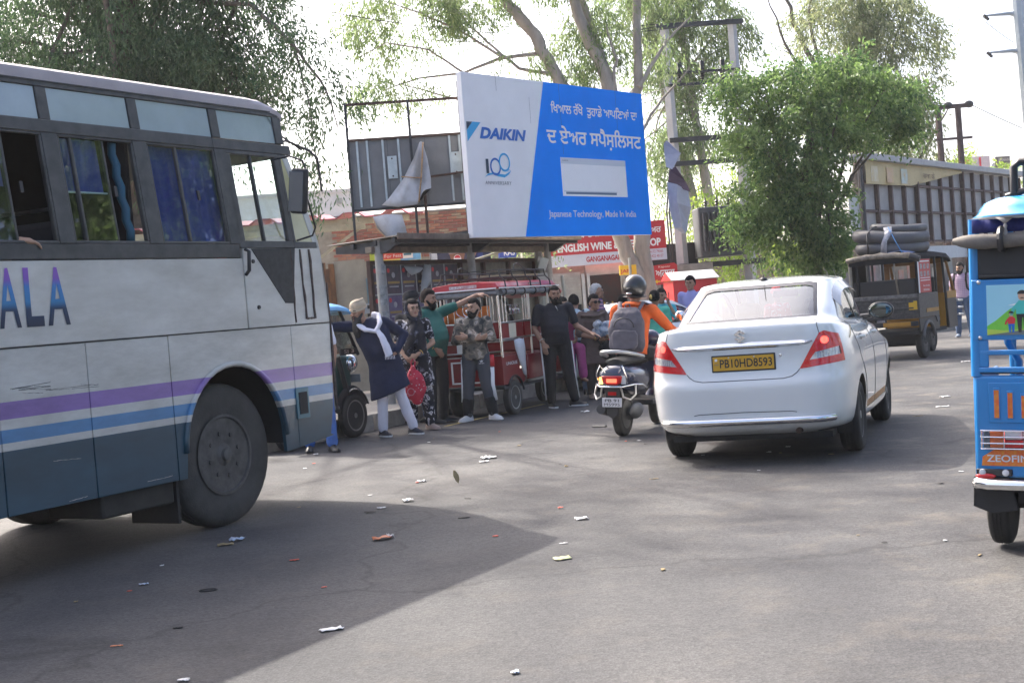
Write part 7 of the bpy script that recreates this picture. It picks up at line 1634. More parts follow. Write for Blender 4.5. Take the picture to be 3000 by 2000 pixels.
Gb = [((6.2, 40, 3.4), (1.0, 1, 1.6), 90), ((7.6, 41, 2.6), (1.4, 1, 1.2), 90), ((5.0, 42, 2.2), (.9, .9, 1.0), 60), ((9.3, 42, 2.2), (1.2, 1, 1.0), 60), ((7.2, 43, 5.0), (1.5, 1.2, 1.4), 70)]
tree('bushy_tree', 'bright-green loose bush tree behind the transformer structure', (6.6, 41, .15), [([(6.6, 41, .1), (6.7, 41, 2.2), (6.4, 41, 4)], .10, .04)], limbset([(6.7, 41, 2.0)], Gb, 2, .03), Gb, LF_Y, BARKD, ln=.16, wd=.05, droop=.7, per=30, spread=.26, shell=.2, group='trees beyond the footpath')
Rb = [((21.2, 62, 6.0), (1.5, 1.0, .75), 70), ((22.6, 62, 5.6), (.9, .9, .5), 40), ((20.0, 62, 5.0), (1.4, 1, .9), 40)]
tree('small_tree', 'small bright-green treetop showing above the hoarding beside the twin-pole pylon', (21.2, 62, .15), [([(21.2, 62, .1), (21.2, 62, 5.5)], .12, .05)], limbset([(21.2, 62, 4)], Rb, 2, .04), Rb, LF_Y, BARKD, ln=.22, wd=.07, droop=.3, per=30, spread=.25, shell=.2, group='trees beyond the footpath')
Ob = [((-.1, 29.3, 2.5), (.8, .5, .45), 60), ((.6, 29.3, 2.4), (.4, .4, .35), 20)]
tree('shrub', 'dull olive shrub behind the shelter under the billboard', (.1, 29.3, .15), [([(.1, 29.3, .1), (.1, 29.3, 2.3)], .05, .02)], limbset([(.1, 29.3, 1.6)], Ob, 2, .02), Ob, LF_E, BARKD, ln=.10, wd=.03, droop=.5, per=24, spread=.18, shell=.1, group='trees beyond the footpath')
cwall = T('compound_wall', 'low dull wall behind the transformer and the bushes', 'wall', (4, 45, .15), run(80))
MB().box(0, 26, 0, .25, 0, 2.6).build('wall', mat('dull_wall', (.26, .22, .19), .95, var=.25, vscale=1.2), cwall); MB().box(-.05, 26, -.05, .3, 2.6, 2.7).build('coping', CONC, cwall)
for k, (x, y, sc_) in enumerate(((13, 9, 1.7), (19, 17, 2.0), (14, -3, 1.9), (-7, -16, 2.0))):
    q = copy_tree(DTR); q.location = (x, y, 0); q.rotation_euler = (0, 0, k * 1.9); q.scale = (sc_, sc_, sc_)
    q['label'] = ('bushy roadside tree across the road, ' + ('opposite the bus nose', 'farther along', 'beside the camera', 'behind the camera')[k]); q['group'] = 'trees across the road'
# ------------------------------------------------------------------ people
SKIN = [mat('skin_a', (.42, .24, .16), .55, var=.06), mat('skin_b', (.34, .19, .125), .55, var=.06), mat('skin_c', (.42, .25, .17), .55, var=.06)]
HAIR = mat('black_hair', (.010, .009, .009), .75, var=.3, vscale=40, spec=.15)
GREYH = mat('grey_hair', (.45, .44, .42), .6, var=.25, vscale=40)
EYE = mat('eye_dark', (.02, .015, .012), .2, var=0); LIP = mat('lip', (.30, .11, .09), .5, var=.05)
def cloth(name, c, var=.15, vscale=5, rough=.85, **k): return mat(name, c, rough, var=var, vscale=vscale, **k)
def voxel(mb, name, m, parent, vox=.011, smooth_it=3, fold=0.0, fs=.12, fac=.5):
    o = mb.build(name, m, parent, smooth=180)
    r = o.modifiers.new('weld', 'REMESH'); r.mode = 'VOXEL'; r.voxel_size = vox; r.use_smooth_shade = True
    s_ = o.modifiers.new('soft', 'SMOOTH'); s_.iterations = smooth_it; s_.factor = fac
    if fold > 0:
        t = bpy.data.textures.new('folds', 'CLOUDS'); t.noise_scale = fs; t.noise_depth = 2
        d = o.modifiers.new('folds', 'DISPLACE'); d.texture = t; d.strength = fold; d.mid_level = .5
    return o
def hand(mb, wrist, d, side, palm_n, s=1.0, curl=.5):
    """palm, four unequal bent fingers and a thumb off the palm side; d = pointing direction, palm_n = normal the palm faces"""
    d = Vector(d).normalized(); n = Vector(palm_n); n = (n - d * n.dot(d)).normalized(); a = d.cross(n) * side
    w = Vector(wrist); k = s
    c = w + d * .045 * k
    mb.cap(w, c + d * .02 * k, .025 * k, .026 * k)
    for i, (o_, L_) in enumerate(((-.027, .068), (-.009, .080), (.009, .074), (.026, .058))):
        b = w + d * .085 * k + a * o_ * k
        mb.cap(w + d * .03 * k + a * o_ * k * .7, b, .016 * k, .0115 * k, 8)
        e = b + (d * math.cos(curl * .7) + n * math.sin(curl * .7)) * L_ * .55 * k
        f = e + (d * math.cos(curl * 1.7) + n * math.sin(curl * 1.7)) * L_ * .45 * k
        mb.cap(b, e, .0105 * k, .0095 * k, 8); mb.cap(e, f, .0095 * k, .0085 * k, 8)
    t0 = w + d * .025 * k - a * .022 * k; t1 = t0 + (d * .6 - a * .65 + n * .3).normalized() * .04 * k; t2 = t1 + (d * .9 - a * .1 + n * .4).normalized() * .032 * k
    mb.cap(t0, t1, .015 * k, .012 * k, 8); mb.cap(t1, t2, .0115 * k, .0095 * k, 8)

J0 = dict(pelvis=(0, 0, .93), neck=(0, 0, 1.45), head=(0, -.02, 1.59), shR=(-.185, 0, 1.395), shL=(.185, 0, 1.395), elR=(-.25, .02, 1.12), elL=(.25, .02, 1.12), wrR=(-.25, -.05, .88), wrL=(.25, -.05, .88),
          hipR=(-.09, 0, .90), hipL=(.09, 0, .90), knR=(-.10, -.03, .49), knL=(.10, -.03, .49), anR=(-.11, .02, .085), anL=(.11, .02, .085))
def person(label, loc, rz, J=None, skin=0, scale=1.0, yaw=0, pitch=0, roll=0, top=None, top_m=None, sleeve='short', belly=0.0, wide=1.0, hem=-.10, legs=None, leg_m=None, leg_w=1.0, shoe_m=None, sole_m=None, hair='short', hair_m=None, beard=None, turban=None, handsd=None, vox=.0105, feet=None, sandal=False, group=None, female=False, curl=.5, collar=None, shoes=True, top_name='shirt', leg_name='trousers'):
    P = {k: Vector(v) for k, v in {**J0, **(J or {})}.items()}
    t = T('person', label, 'person', loc, rz, group)
    M_ = lambda m: m
    sm = SKIN[skin]
    HR = Matrix.Rotation(yaw, 3, 'Z') @ Matrix.Rotation(pitch, 3, 'X') @ Matrix.Rotation(roll, 3, 'Y')
    hp = P['head']
    def H(x, y, z): return hp + HR @ Vector((x, y, z))
    b = MB()
    b.ell(hp + HR @ Vector((0, .012, .022)), (.074, .093, .098), 16, 12, HR).ell(H(0, -.028, -.05), (.055, .062, .062), 14, 9, HR)
    b.ell(H(0, -.094, -.018), (.012, .020, .020), 8, 6, HR).ell(H(0, -.088, .012), (.009, .010, .030), 8, 6, HR)
    b.ell(H(0, -.078, .030), (.050, .016, .012), 10, 6, HR).ell(H(0, -.078, -.085), (.026, .020, .018), 8, 6, HR)
    for s_ in (-1, 1):
        b.ell(H(s_ * .077, .01, -.01), (.011, .020, .032), 8, 6, HR); b.ell(H(s_ * .040, -.070, -.022), (.020, .018, .018), 8, 6, HR)
    b.cap(P['neck'] - Vector((0, 0, .05)), hp + HR @ Vector((0, .012, -.055)), .056 if not female else .048, .050 if not female else .043)
    ch = P['pelvis'].lerp(P['neck'], .72)
    b.cap(P['pelvis'], ch, .085, .085).cap(P['shR'], P['shL'], .045, .045).cap(ch, P['neck'] - Vector((0, 0, .04)), .075, .055)
    aw = 1.12 if belly > .04 else (.9 if female else 1.0)
    hd_ = handsd or {}
    for s_, q in ((-1, 'R'), (1, 'L')):
        b.cap(P['sh' + q], P['el' + q], .047 * aw, .038 * aw).cap(P['el' + q], P['wr' + q], .039 * aw, .026 * aw)
        d, n = hd_.get(q, (P['wr' + q] - P['el' + q], (-s_, 0, 0)))
        hand(b, P['wr' + q], d, s_, n, .95 if female else 1.05, curl)
        b.cap(P['hip' + q], P['kn' + q], .075, .052).cap(P['kn' + q], P['an' + q], .050, .036)
        f = Vector((feet or {}).get(q, (0, -1, 0))).normalized()
        b.cap(P['an' + q] + f * -.02 - Vector((0, 0, .045)), P['an' + q] + f * .13 - Vector((0, 0, .06)), .032, .024)
    voxel(b, 'body', sm, t, vox * .8, 2, fac=.35)
    # face
    for s_ in (-1, 1):
        MB().ell(H(s_ * .030, -.080, .008), (.0125, .007, .0065), 8, 6, HR).build('eye', EYE, t, smooth=180)
        MB().cap(H(s_ * .046, -.083, .026), H(s_ * .017, -.091, .030), .0045, .006, 6).build('eyebrow', hair_m if hair == 'grey' and hair_m else HAIR, t, smooth=180)
    MB().ell(H(0, -.088, -.052), (.021, .007, .0075), 10, 6, HR).build('mouth', LIP, t, smooth=180)
    def shell(name, m, fn, n=26, k=18):
        mb = MB().ell((0, 0, 0), (1, 1, 1), n, k); out = []
        for v in mb.v:
            x, y, z = v; r = fn(x, y, z); out.append(hp + HR @ Vector((x * r[0], y * r[1] + .012, z * r[2] + .022)))
        mb.v = [tuple(p) for p in out]; return mb.build(name, m, t, smooth=180)
    def sstep(a, b_, x): x = max(0, min(1, (x - a) / (b_ - a))); return x * x * (3 - 2 * x)
    def hairfn(x, y, z):
        line = .38 + .25 * abs(x) ** 2 if y < 0 else -.55
        lim = line * sstep(.55, -.25, y) + (-.62) * (1 - sstep(.55, -.25, y)) if y > -.25 else line
        if y > -.25 and y < .3: lim = min(line, .38 - .75 * sstep(-.35, .1, y)) if y > -.3 else line
        k = sstep(lim - .12, lim + .10, z); j = 1 + .03 * math.sin(x * 17 + z * 13) * math.sin(y * 15)
        return ((.060 + .025 * k) * j, (.075 + .030 * k) * j, (.080 + .031 * k) * j)
    def rough(o, a=.014):
        tx = bpy.data.textures.new('tufts', 'CLOUDS'); tx.noise_scale = .028; d_ = o.modifiers.new('tufts', 'DISPLACE'); d_.texture = tx; d_.strength = a; d_.mid_level = .4
    if hair in ('short', 'grey', 'thick'):
        q = 1.06 if hair == 'thick' else 1.0
        rough(shell('hair', hair_m or HAIR, lambda x, y, z: tuple(a * q for a in hairfn(x, y, z))))
    if hair in ('bun', 'long'):
        rough(shell('hair', hair_m or HAIR, lambda x, y, z: tuple(a * 1.02 for a in hairfn(x, y, z))), .006)
        if hair == 'bun': MB().ell(H(0, .125, .02), (.055, .05, .055), 12, 8, HR).build('hair_bun', HAIR, t, smooth=180)
    if beard:
        L_, bm_ = beard
        bb_ = MB()
        bb_.ell(H(0, -.045, -.085 - L_ * .3), (.060, .055, .045 + L_ * .5), 14, 9, HR)
        for s_ in (-1, 1): bb_.cap(H(s_ * .072, -.005, -.02), H(s_ * .050, -.050, -.08), .013, .022, 8).cap(H(s_ * .032, -.090, -.050), H(s_ * .006, -.098, -.036), .007, .009, 6)
        if L_ > .06: bb_.ell(H(0, -.075, -.12 - L_ * .6), (.052, .045, .05 + L_ * .45), 12, 8, HR)
        voxel(bb_, 'beard', bm_, t, .009, 2, .006, .03)
    if turban:
        tb_ = MB(); tb_.ell(H(0, .018, .075), (.094, .112, .078), 18, 12, HR)
        tb_.v = [tuple(v) for v in tb_.v]
        for k in range(6):
            a0 = -.30 + .12 * k; pts = []
            for i in range(28):
                a = 2 * math.pi * i / 28; sg_ = 1 if k % 2 else -1
                pts.append(H(.089 * math.cos(a) * (1 - .06 * k), .018 + .106 * math.sin(a) * (1 - .05 * k), .045 + .017 * k + sg_ * .012 * math.cos(a) + .026 * -math.sin(a) * -1 * (1 if k < 4 else .4)))
            tb_.tube(pts, .012, 6, closed=True)
        voxel(tb_, 'turban', turban, t, .008, 2, fac=.4)
    # upper garment
    if top_m:
        g = MB(); pe, ne = P['pelvis'], P['neck']; ax = (ne - pe); up = ax.normalized()
        sx_ = (P['shL'] - P['shR']); sx_ = (sx_ - up * sx_.dot(up)).normalized(); fr_ = up.cross(sx_) * -1
        if fr_.y > 0 and abs((P['shL'] - P['shR']).x) > .05 and (P['shL'] - P['shR']).x > 0: fr_ = -fr_
        prof = [(hem, .168, .125, 0), (.0, .165, .125, .3), (.22, .158, .120, 1.0), (.42, .160, .118, .9), (.62, .168, .118, .35), (.80, .165, .108, 0), (.92, .125, .088, 0), (1.0, .075, .068, 0), (1.05, .058, .058, 0)]
        if female: prof = [(hem, .170, .130, 0), (.0, .165, .125, .2), (.25, .142, .110, .6), (.45, .140, .108, .4), (.66, .150, .128, .2), (.82, .145, .105, 0), (.93, .105, .080, 0), (1.0, .066, .060, 0), (1.04, .052, .052, 0)]
        rings = []
        if top in ('kurta', 'kameez'):
            kn = (P['knR'] + P['knL']) / 2
            low = pe.lerp(kn, .92 if top == 'kurta' else .85)
            for f in (1.0, .75, .5, .25):
                c = pe.lerp(low, f); w = .165 + .045 * f; dd = .125 + .05 * f
                rings.append([c + sx_ * (w * wide * math.cos(a) * (1 + .04 * f * math.sin(7 * a))) + Vector((0, 0, 0)) + fr_ * (dd * math.sin(a) * (1 + .06 * f * math.sin(5 * a))) for a in np.linspace(0, 2 * math.pi, 29)[:-1]])
            prof = prof[1:]
        for f, w, dd, bl in prof:
            c = pe + ax * f
            rings.append([c + sx_ * (w * wide * math.cos(a)) + fr_ * (dd * math.sin(a) * (1 + (wide - 1) * .5) + (belly * bl * max(0, math.sin(a)) ** .8 if math.sin(a) > 0 else 0)) for a in np.linspace(0, 2 * math.pi, 29)[:-1]])
        g.loft(rings)
        for q in ('R', 'L'):
            sh, el, wr = P['sh' + q], P['el' + q], P['wr' + q]
            g.cap(ne - Vector((0, 0, .075)) + (sh - ne) * .35, sh, .075, .068)
            if sleeve == 'long': g.cap(sh, el, .068 * aw, .053 * aw).cap(el, el.lerp(wr, .93), .053 * aw, .040 * aw)
            elif sleeve == 'half': g.cap(sh, el.lerp(wr, .1), .066 * aw, .056 * aw)
            else: g.cap(sh, sh.lerp(el, .68), .070 * aw, .060 * aw)
        voxel(g, top_name, top_m, t, vox * 1.1, 3, .014, .10)
    if leg_m:
        g = MB(); lw = leg_w
        kq = .72 if top in ('kurta', 'kameez') else 1; g.ell(P['pelvis'] - Vector((0, 0, .01)), (.160 * min(wide, 1.15) * kq, (.115 + belly * .15) * kq, .115), 16, 10)
        for q in ('R', 'L'):
            g.cap(P['hip' + q], P['kn' + q], .092 * lw, .070 * lw).cap(P['kn' + q], P['an' + q] + Vector((0, .0, .02)), .070 * lw, .060 * lw * (1 if lw < 1.2 else .85))
        voxel(g, leg_name, leg_m, t, vox * 1.15, 3, .016, .11)
    if shoe_m:
        for q in ('R', 'L'):
            f = Vector((feet or {}).get(q, (0, -1, 0))); f.z = 0; f.normalize(); a = P['an' + q]; r = Vector((-f.y, f.x, 0)); base = a.z - .085
            rows = []
            for u, w, h in ((-.085, .018, .05), (-.07, .032, .085), (-.02, .040, .095), (.04, .043, .075), (.10, .048, .055), (.15, .044, .042), (.185, .022, .030)):
                c = Vector((a.x, a.y, base)) + f * u
                rows.append([c + r * (w * math.cos(th)) + Vector((0, 0, .012 + max(0, h * math.sin(th)))) for th in np.linspace(-.35, math.pi + .35, 13)])
            MB().loft(rows).build('shoe', shoe_m, t, smooth=60)
            if sole_m:
                so = [(Vector((a.x, a.y, 0)) + f * u + r * w) for u, w in ((-.095, 0), (-.085, .025), (-.02, .042), (.10, .050), (.16, .044), (.195, .012), (.195, -.012), (.16, -.044), (.10, -.050), (-.02, -.042), (-.085, -.025))]
                MB().prism([(p.x, p.y) for p in so], base + .002, base + .024, 'z').build('shoe_sole', sole_m, t, bevel=.004)
    return t, P, H
def drape(name, pts, r, m, parent, vox=.009, sq=(1.0, .5), fold=.012):
    return voxel(MB().tube(pts, r, 10, sq=sq), name, m, parent, vox, 2, fold, .05)
def bangle(p, d, r, m, parent, th=.006):
    d = Vector(d).normalized(); u = d.orthogonal().normalized(); v = d.cross(u)
    MB().tube([Vector(p) + r * (u * math.cos(a) + v * math.sin(a)) for a in np.linspace(0, 2 * math.pi, 17)[:-1]], th, 6, closed=True).build('bangle', m, parent, smooth=180)
def ramp_pattern(name, stops, scale, detail=3, kind='noise', rough=.85, thr=None, dist=0.0):
    m = bpy.data.materials.new(name); nt, N, L, p = nodes_of(m)
    tc = N.new('ShaderNodeTexCoord')
    n = N.new('ShaderNodeTexNoise') if kind == 'noise' else N.new('ShaderNodeTexVoronoi')
    n.inputs['Scale'].default_value = scale
    if kind == 'noise': n.inputs['Detail'].default_value = detail; n.inputs['Distortion'].default_value = dist
    L.new(tc.outputs['Object'], n.inputs['Vector'])
    r = N.new('ShaderNodeValToRGB'); r.color_ramp.interpolation = 'CONSTANT'
    for i, (a, c) in enumerate(stops):
        e = r.color_ramp.elements[0] if i == 0 else r.color_ramp.elements.new(a)
        e.color = c4(c)
    r.color_ramp.elements[0].position = 0; r.color_ramp.elements.remove(r.color_ramp.elements[-1])
    L.new(n.outputs[0] if kind == 'noise' else n.outputs['Distance'], r.inputs[0]); L.new(r.outputs[0], p.inputs['Base Color']); setp(p, Roughness=rough)
    return m
def striped(name, c1, c2, scale, axis='Z', rough=.85, pos=.6, c3=None):
    m = bpy.data.materials.new(name); nt, N, L, p = nodes_of(m)
    tc = N.new('ShaderNodeTexCoord'); w = N.new('ShaderNodeTexWave'); w.inputs['Scale'].default_value = scale; w.bands_direction = axis; w.inputs['Distortion'].default_value = .6
    L.new(tc.outputs['Object'], w.inputs[0]); r = N.new('ShaderNodeValToRGB'); r.color_ramp.elements[0].position = pos - .06; r.color_ramp.elements[1].position = pos + .06
    r.color_ramp.elements[0].color = c4(c1); r.color_ramp.elements[1].color = c4(c2); L.new(w.outputs['Fac'], r.inputs[0])
    out = r.outputs[0]
    if c3:
        w2 = N.new('ShaderNodeTexWave'); w2.inputs['Scale'].default_value = scale; w2.bands_direction = 'X'; L.new(tc.outputs['Object'], w2.inputs[0])
        x = N.new('ShaderNodeMix'); x.data_type = 'RGBA'; x.inputs[7].default_value = c4(c3); ml = N.new('ShaderNodeMath'); ml.operation = 'MULTIPLY'; ml.inputs[1].default_value = .6
        L.new(w2.outputs['Fac'], ml.inputs[0]); L.new(ml.outputs[0], x.inputs[0]); L.new(out, x.inputs[6]); out = x.outputs[2]
    L.new(out, p.inputs['Base Color']); setp(p, Roughness=rough); return m
NAVYC = cloth('navy_cotton', (.008, .014, .045), .2); WHITEC = cloth('white_cotton', (.66, .66, .74), .05); BLKC = cloth('black_cotton', (.009, .009, .012), .25); GREENC = cloth('green_jersey', (.020, .115, .095), .12)
CAMO = ramp_pattern('camouflage', [(0, (.035, .035, .035)), (.43, (.12, .11, .09)), (.52, (.22, .18, .14)), (.60, (.42, .36, .30)), (.68, (.07, .065, .06))], 9, 2, dist=.6)
FLORAL = ramp_pattern('black_white_floral', [(0, (.010, .010, .016)), (.53, (.10, .10, .13)), (.57, (.55, .54, .56)), (.66, (.16, .15, .2))], 15, 3, dist=1.2)
CHARC = cloth('charcoal_jersey', (.060, .065, .078), .12); BROWNC = cloth('brown_cotton', (.105, .075, .068), .18); GOLD = mat('gold', (.75, .52, .16), .3, 1.0, var=0)
SHOEN = mat('navy_shoe', (.015, .018, .03), .7, var=.2); SOLEW = mat('white_sole', (.6, .6, .6), .6, var=.08); SHOEB = mat('black_shoe', (.012, .012, .013), .5, var=.2); SHOEBE = mat('beige_shoe', (.36, .27, .23), .6, var=.1)
DENIM = cloth('blue_denim', (.06, .14, .40), .2, 9); GDEN = cloth('faded_denim', (.07, .11, .19), .25, 6); ORANGE = cloth('orange_jersey', (.68, .115, .018), .12)

# turbaned man leaning on the bus nose
sk, P, H = person('bearded person in navy kurta, beige turban and white scarf leaning on the bus', (-1.50, 16.34, 0), rad(6),
    dict(pelvis=(-.05, 0, .93), neck=(-.22, -.03, 1.40), head=(-.31, -.09, 1.515), shR=(-.39, .02, 1.35), shL=(-.02, -.02, 1.38), elR=(-.66, .02, 1.36), wrR=(-.90, .03, 1.40), elL=(.22, .06, 1.20), wrL=(.10, -.10, 1.00), hipR=(-.12, 0, .90), hipL=(.05, 0, .90), knR=(-.10, -.03, .49), knL=(.12, -.02, .49), anR=(-.12, .02, .085), anL=(.24, .02, .085)),
    skin=1, yaw=rad(-42), pitch=rad(8), top='kurta', top_m=NAVYC, sleeve='long', belly=.05, wide=1.22, leg_m=WHITEC, leg_w=1.02, shoe_m=SHOEN, sole_m=SOLEW, hair='none', beard=(.13, mat('dark_beard', (.022, .021, .021), .7, var=.4, vscale=50)), turban=cloth('beige_turban', (.44, .36, .26), .1), feet={'R': (.45, -1, 0), 'L': (.6, -.9, 0)}, handsd={'L': ((-.9, -.1, -.3), (0, .8, -.5))}, top_name='kurta')
drape('scarf', [(-.32, -.12, 1.37), (-.24, -.17, 1.30), (-.12, -.19, 1.27), (-.06, -.15, 1.36), (-.07, -.03, 1.44), (-.14, .05, 1.46)], .055, WHITEC, sk); drape('scarf', [(-.10, -.19, 1.29), (-.05, -.22, 1.20), (-.01, -.22, 1.08), (.02, -.21, .97)], [.045, .06, .07, .075], WHITEC, sk)
for k in range(7): MB().tube([(-.03 + .018 * k, -.22, .97), (-.028 + .018 * k, -.225, .93)], .004, 5).build('scarf_fringe', WHITEC, sk)
bangle((.105, -.075, 1.02), P['wrL'] - P['elL'], .038, STEEL, sk, .008)

# woman in black and white salwar suit with a red bag
wb_, P, H = person('person in black and white floral suit, hands clasped, holding a red bag', (-1.21, 16.88, 0), rad(-4),
    dict(pelvis=(0, 0, .90), neck=(0, 0, 1.37), head=(.02, -.02, 1.50), shR=(-.16, 0, 1.32), shL=(.16, 0, 1.32), elR=(-.215, -.02, 1.07), elL=(.235, -.02, 1.07), wrR=(-.07, -.19, .90), wrL=(.055, -.20, .94), hipR=(-.085, 0, .88), hipL=(.085, 0, .88), knR=(-.09, -.02, .48), knL=(.11, -.02, .48), anR=(-.09, .0, .085), anL=(.13, -.02, .085)),
    skin=2, yaw=rad(28), top='kameez', top_m=FLORAL, sleeve='short', belly=.03, wide=1.08, leg_m=FLORAL, leg_w=1.3, shoe_m=SHOEBE, hair='long', female=True, feet={'R': (.5, -1, 0), 'L': (.7, -.8, 0)}, handsd={'R': ((.75, -.1, -.55), (0, .6, .3)), 'L': ((-.8, -.15, -.5), (0, .9, 0))}, top_name='kameez', leg_name='salwar')
BLKSC = ramp_pattern('dark_scarf', [(0, (.012, .012, .018)), (.56, (.07, .07, .10)), (.62, (.16, .16, .19))], 12, 3)
sc_ = MB(); 
for a in range(-1, 2): sc_.tube([H(.085 * math.cos(q), .02 + .1 * math.sin(q) , .06 - .16 * (1 - abs(math.cos(q))) * (1 if math.sin(q) < 0 else 0) - .02 * a) for q in np.linspace(.2, math.pi - .2, 9)], .03, 8)
for s_ in (-1, 1): sc_.tube([H(s_ * .07, .02, .09), H(s_ * .09, .0, .0), H(s_ * .075, -.035, -.09), H(s_ * .02, -.06, -.135)], [.022, .026, .032, .035], 8)
sc_.ell(H(0, -.03, -.15), (.085, .08, .06), 12, 8).tube([H(-.03, -.07, -.18), (.0, -.16, 1.2), (-.05, -.17, 1.0), (-.03, -.18, .8)], [.05, .06, .06, .05], 8, sq=(1.2, .4)).tube([H(.05, -.06, -.18), (.10, -.14, 1.2), (.11, -.16, 1.0), (.12, -.17, .72)], [.05, .06, .06, .06], 8, sq=(1.2, .4))
voxel(sc_, 'head_scarf', BLKSC, wb_, .010, 3, .01, .06)
bangle((.10, -.17, .965), P['wrL'] - P['elL'], .033, GOLD, wb_)
bag = T('hand_bag', 'red cloth bag with white dots hanging from the clasped hands', 'bag', (-1.21 - .01, 16.88 - .24, 0), rad(-4))
RB = bpy.data.materials.new('red_dotted_cloth'); nt, N, L, p = nodes_of(RB)
tc = N.new('ShaderNodeTexCoord'); v = N.new('ShaderNodeTexVoronoi'); v.inputs['Scale'].default_value = 26; L.new(tc.outputs['Object'], v.inputs['Vector']); r = N.new('ShaderNodeValToRGB'); r.color_ramp.interpolation = 'CONSTANT'; r.color_ramp.elements[0].color = (.6, .45, .47, 1); r.color_ramp.elements[1].position = .20; r.color_ramp.elements[1].color = (.50, .012, .045, 1); L.new(v.outputs['Distance'], r.inputs[0]); L.new(r.outputs[0], p.inputs['Base Color']); setp(p, Roughness=.6)
voxel(MB().ell((0, 0, .565), (.135, .08, .20)).ell((.01, 0, .40), (.07, .05, .07)).cap((-.02, 0, .70), (-.015, 0, .80), .06, .025), 'sack', RB, bag, .011, 2, .03, .07)
MB().tube([(-.03, 0, .76), (-.03, .02, .86), (.0, .02, .90), (.02, .02, .86), (.0, 0, .76)], .012, 6).build('handle', RB, bag, smooth=180)
ring_ = MB().tube([(-.045 + .042 * math.cos(a), -.078, .50 + .042 * math.sin(a)) for a in np.linspace(0, 2 * math.pi, 17)[:-1]], .006, 6, closed=True).build('printed_ring', mat('pink_print', (.5, .2, .25), .6), bag)

# big man in green polo, arm out on the rickshaw
gm2, P, H = person('large bearded person in green polo shirt resting an arm on the red rickshaw', (-1.02, 17.62, 0), rad(52),
    dict(pelvis=(0, .02, .97), neck=(-.02, .03, 1.49), head=(-.03, -.02, 1.615), shR=(-.20, .05, 1.43), shL=(.20, -.03, 1.44), elL=(.33, -.22, 1.52), wrL=(.44, -.44, 1.62), elR=(-.26, .04, 1.16), wrR=(-.10, -.13, .98), hipR=(-.10, .02, .94), hipL=(.10, 0, .94), knR=(-.10, 0, .5), knL=(.12, -.02, .5)),
    skin=1, yaw=rad(10), pitch=rad(2), top='polo', top_m=GREENC, sleeve='short', belly=.16, wide=1.22, hem=-.18, leg_m=BLKC, leg_w=1.15, shoe_m=SHOEB, hair='thick', hair_m=mat('brown_black_hair', (.018, .013, .011), .75, var=.3, vscale=40, spec=.15), beard=(.03, HAIR), feet={'R': (.5, -1, 0), 'L': (.8, -.6, 0)}, handsd={'R': ((.5, -.3, -.7), (0, .8, .4)), 'L': ((.5, -.85, .0), (0, 0, -1))}, top_name='polo_shirt')
MB().lathe([(.075, -.015), (.088, 0), (.082, .025), (.066, .028)], P['neck'] + Vector((0, -.005, .01)), 'z', 20).build('collar', cloth('dark_collar', (.012, .03, .03)), gm2, smooth=180)
bangle((-.12, -.11, 1.0), P['wrR'] - P['elR'], .034, GOLD, gm2)
# man in camouflage top, arms folded
cm, P, H = person('bearded person with folded arms in camouflage top and grey tracksuit bottoms', (-.48, 17.62, 0), rad(-6),
    dict(pelvis=(0, 0, .86), neck=(0, 0, 1.33), head=(.02, -.02, 1.455), shR=(-.175, 0, 1.28), shL=(.175, 0, 1.28), elR=(-.255, -.05, 1.04), elL=(.245, -.06, 1.05), wrR=(.04, -.20, 1.06), wrL=(-.06, -.21, 1.10), hipR=(-.085, 0, .84), hipL=(.085, 0, .84), knR=(-.12, -.03, .46), knL=(.11, -.03, .46), anR=(-.16, 0, .085), anL=(.17, 0, .085)),
    skin=2, yaw=rad(-28), top='shirt', top_m=CAMO, sleeve='long', belly=.03, wide=1.04, hem=-.15, leg_m=CHARC, leg_w=1.12, shoe_m=SOLEW, sole_m=SOLEW, hair='short', beard=(.01, HAIR), feet={'R': (-.55, -1, 0), 'L': (.7, -.8, 0)}, handsd={'R': ((.9, -.1, .1), (0, .7, .6)), 'L': ((-.95, -.15, -.1), (0, .8, .3))}, top_name='camouflage_top', leg_name='track_bottoms')
for s_, q in ((-1, 'R'), (1, 'L')):
    hp_, kn, an = P['hip' + q], P['kn' + q], P['an' + q]
    def edge(a, b, f, r): p = a.lerp(b, f); return p + Vector((s_ * r, -.02, 0))
    MB().tube([edge(hp_, kn, .0, .107), edge(hp_, kn, .38, .100)], .05, 8, sq=(.25, .9)).build('red_side_panel' if s_ > 0 else 'white_side_stripe', REDP if s_ > 0 else WHITE, cm, smooth=180) if s_ > 0 else None
    MB().tube([edge(hp_, kn, .42 if s_ > 0 else .1, .098), edge(hp_, kn, 1, .082), edge(kn, an, .55, .076)], [.042, .035, .03] if s_ > 0 else .012, 8, sq=(.3, .9)).build('white_side_stripe', WHITE, cm, smooth=180)
    MB().cap(kn.lerp(an, .52), an + Vector((0, .0, .035)), .079, .071).build('black_cuff', BLKC, cm, smooth=180)
text('trouser_emblem', 'adidas', WHITE, cm, .045, .115, .735, .752, y=-.106)
for dx in (-.018, 0, .018): MB().prism([(.08 + dx * 1.3, .792 - abs(dx) * .5), (.08 + dx * .5 + .008, .765), (.08 + dx * .4, .758), (.08 + dx * .5 - .008, .765)], -.105, -.108, 'y').build('trouser_emblem', WHITE, cm)
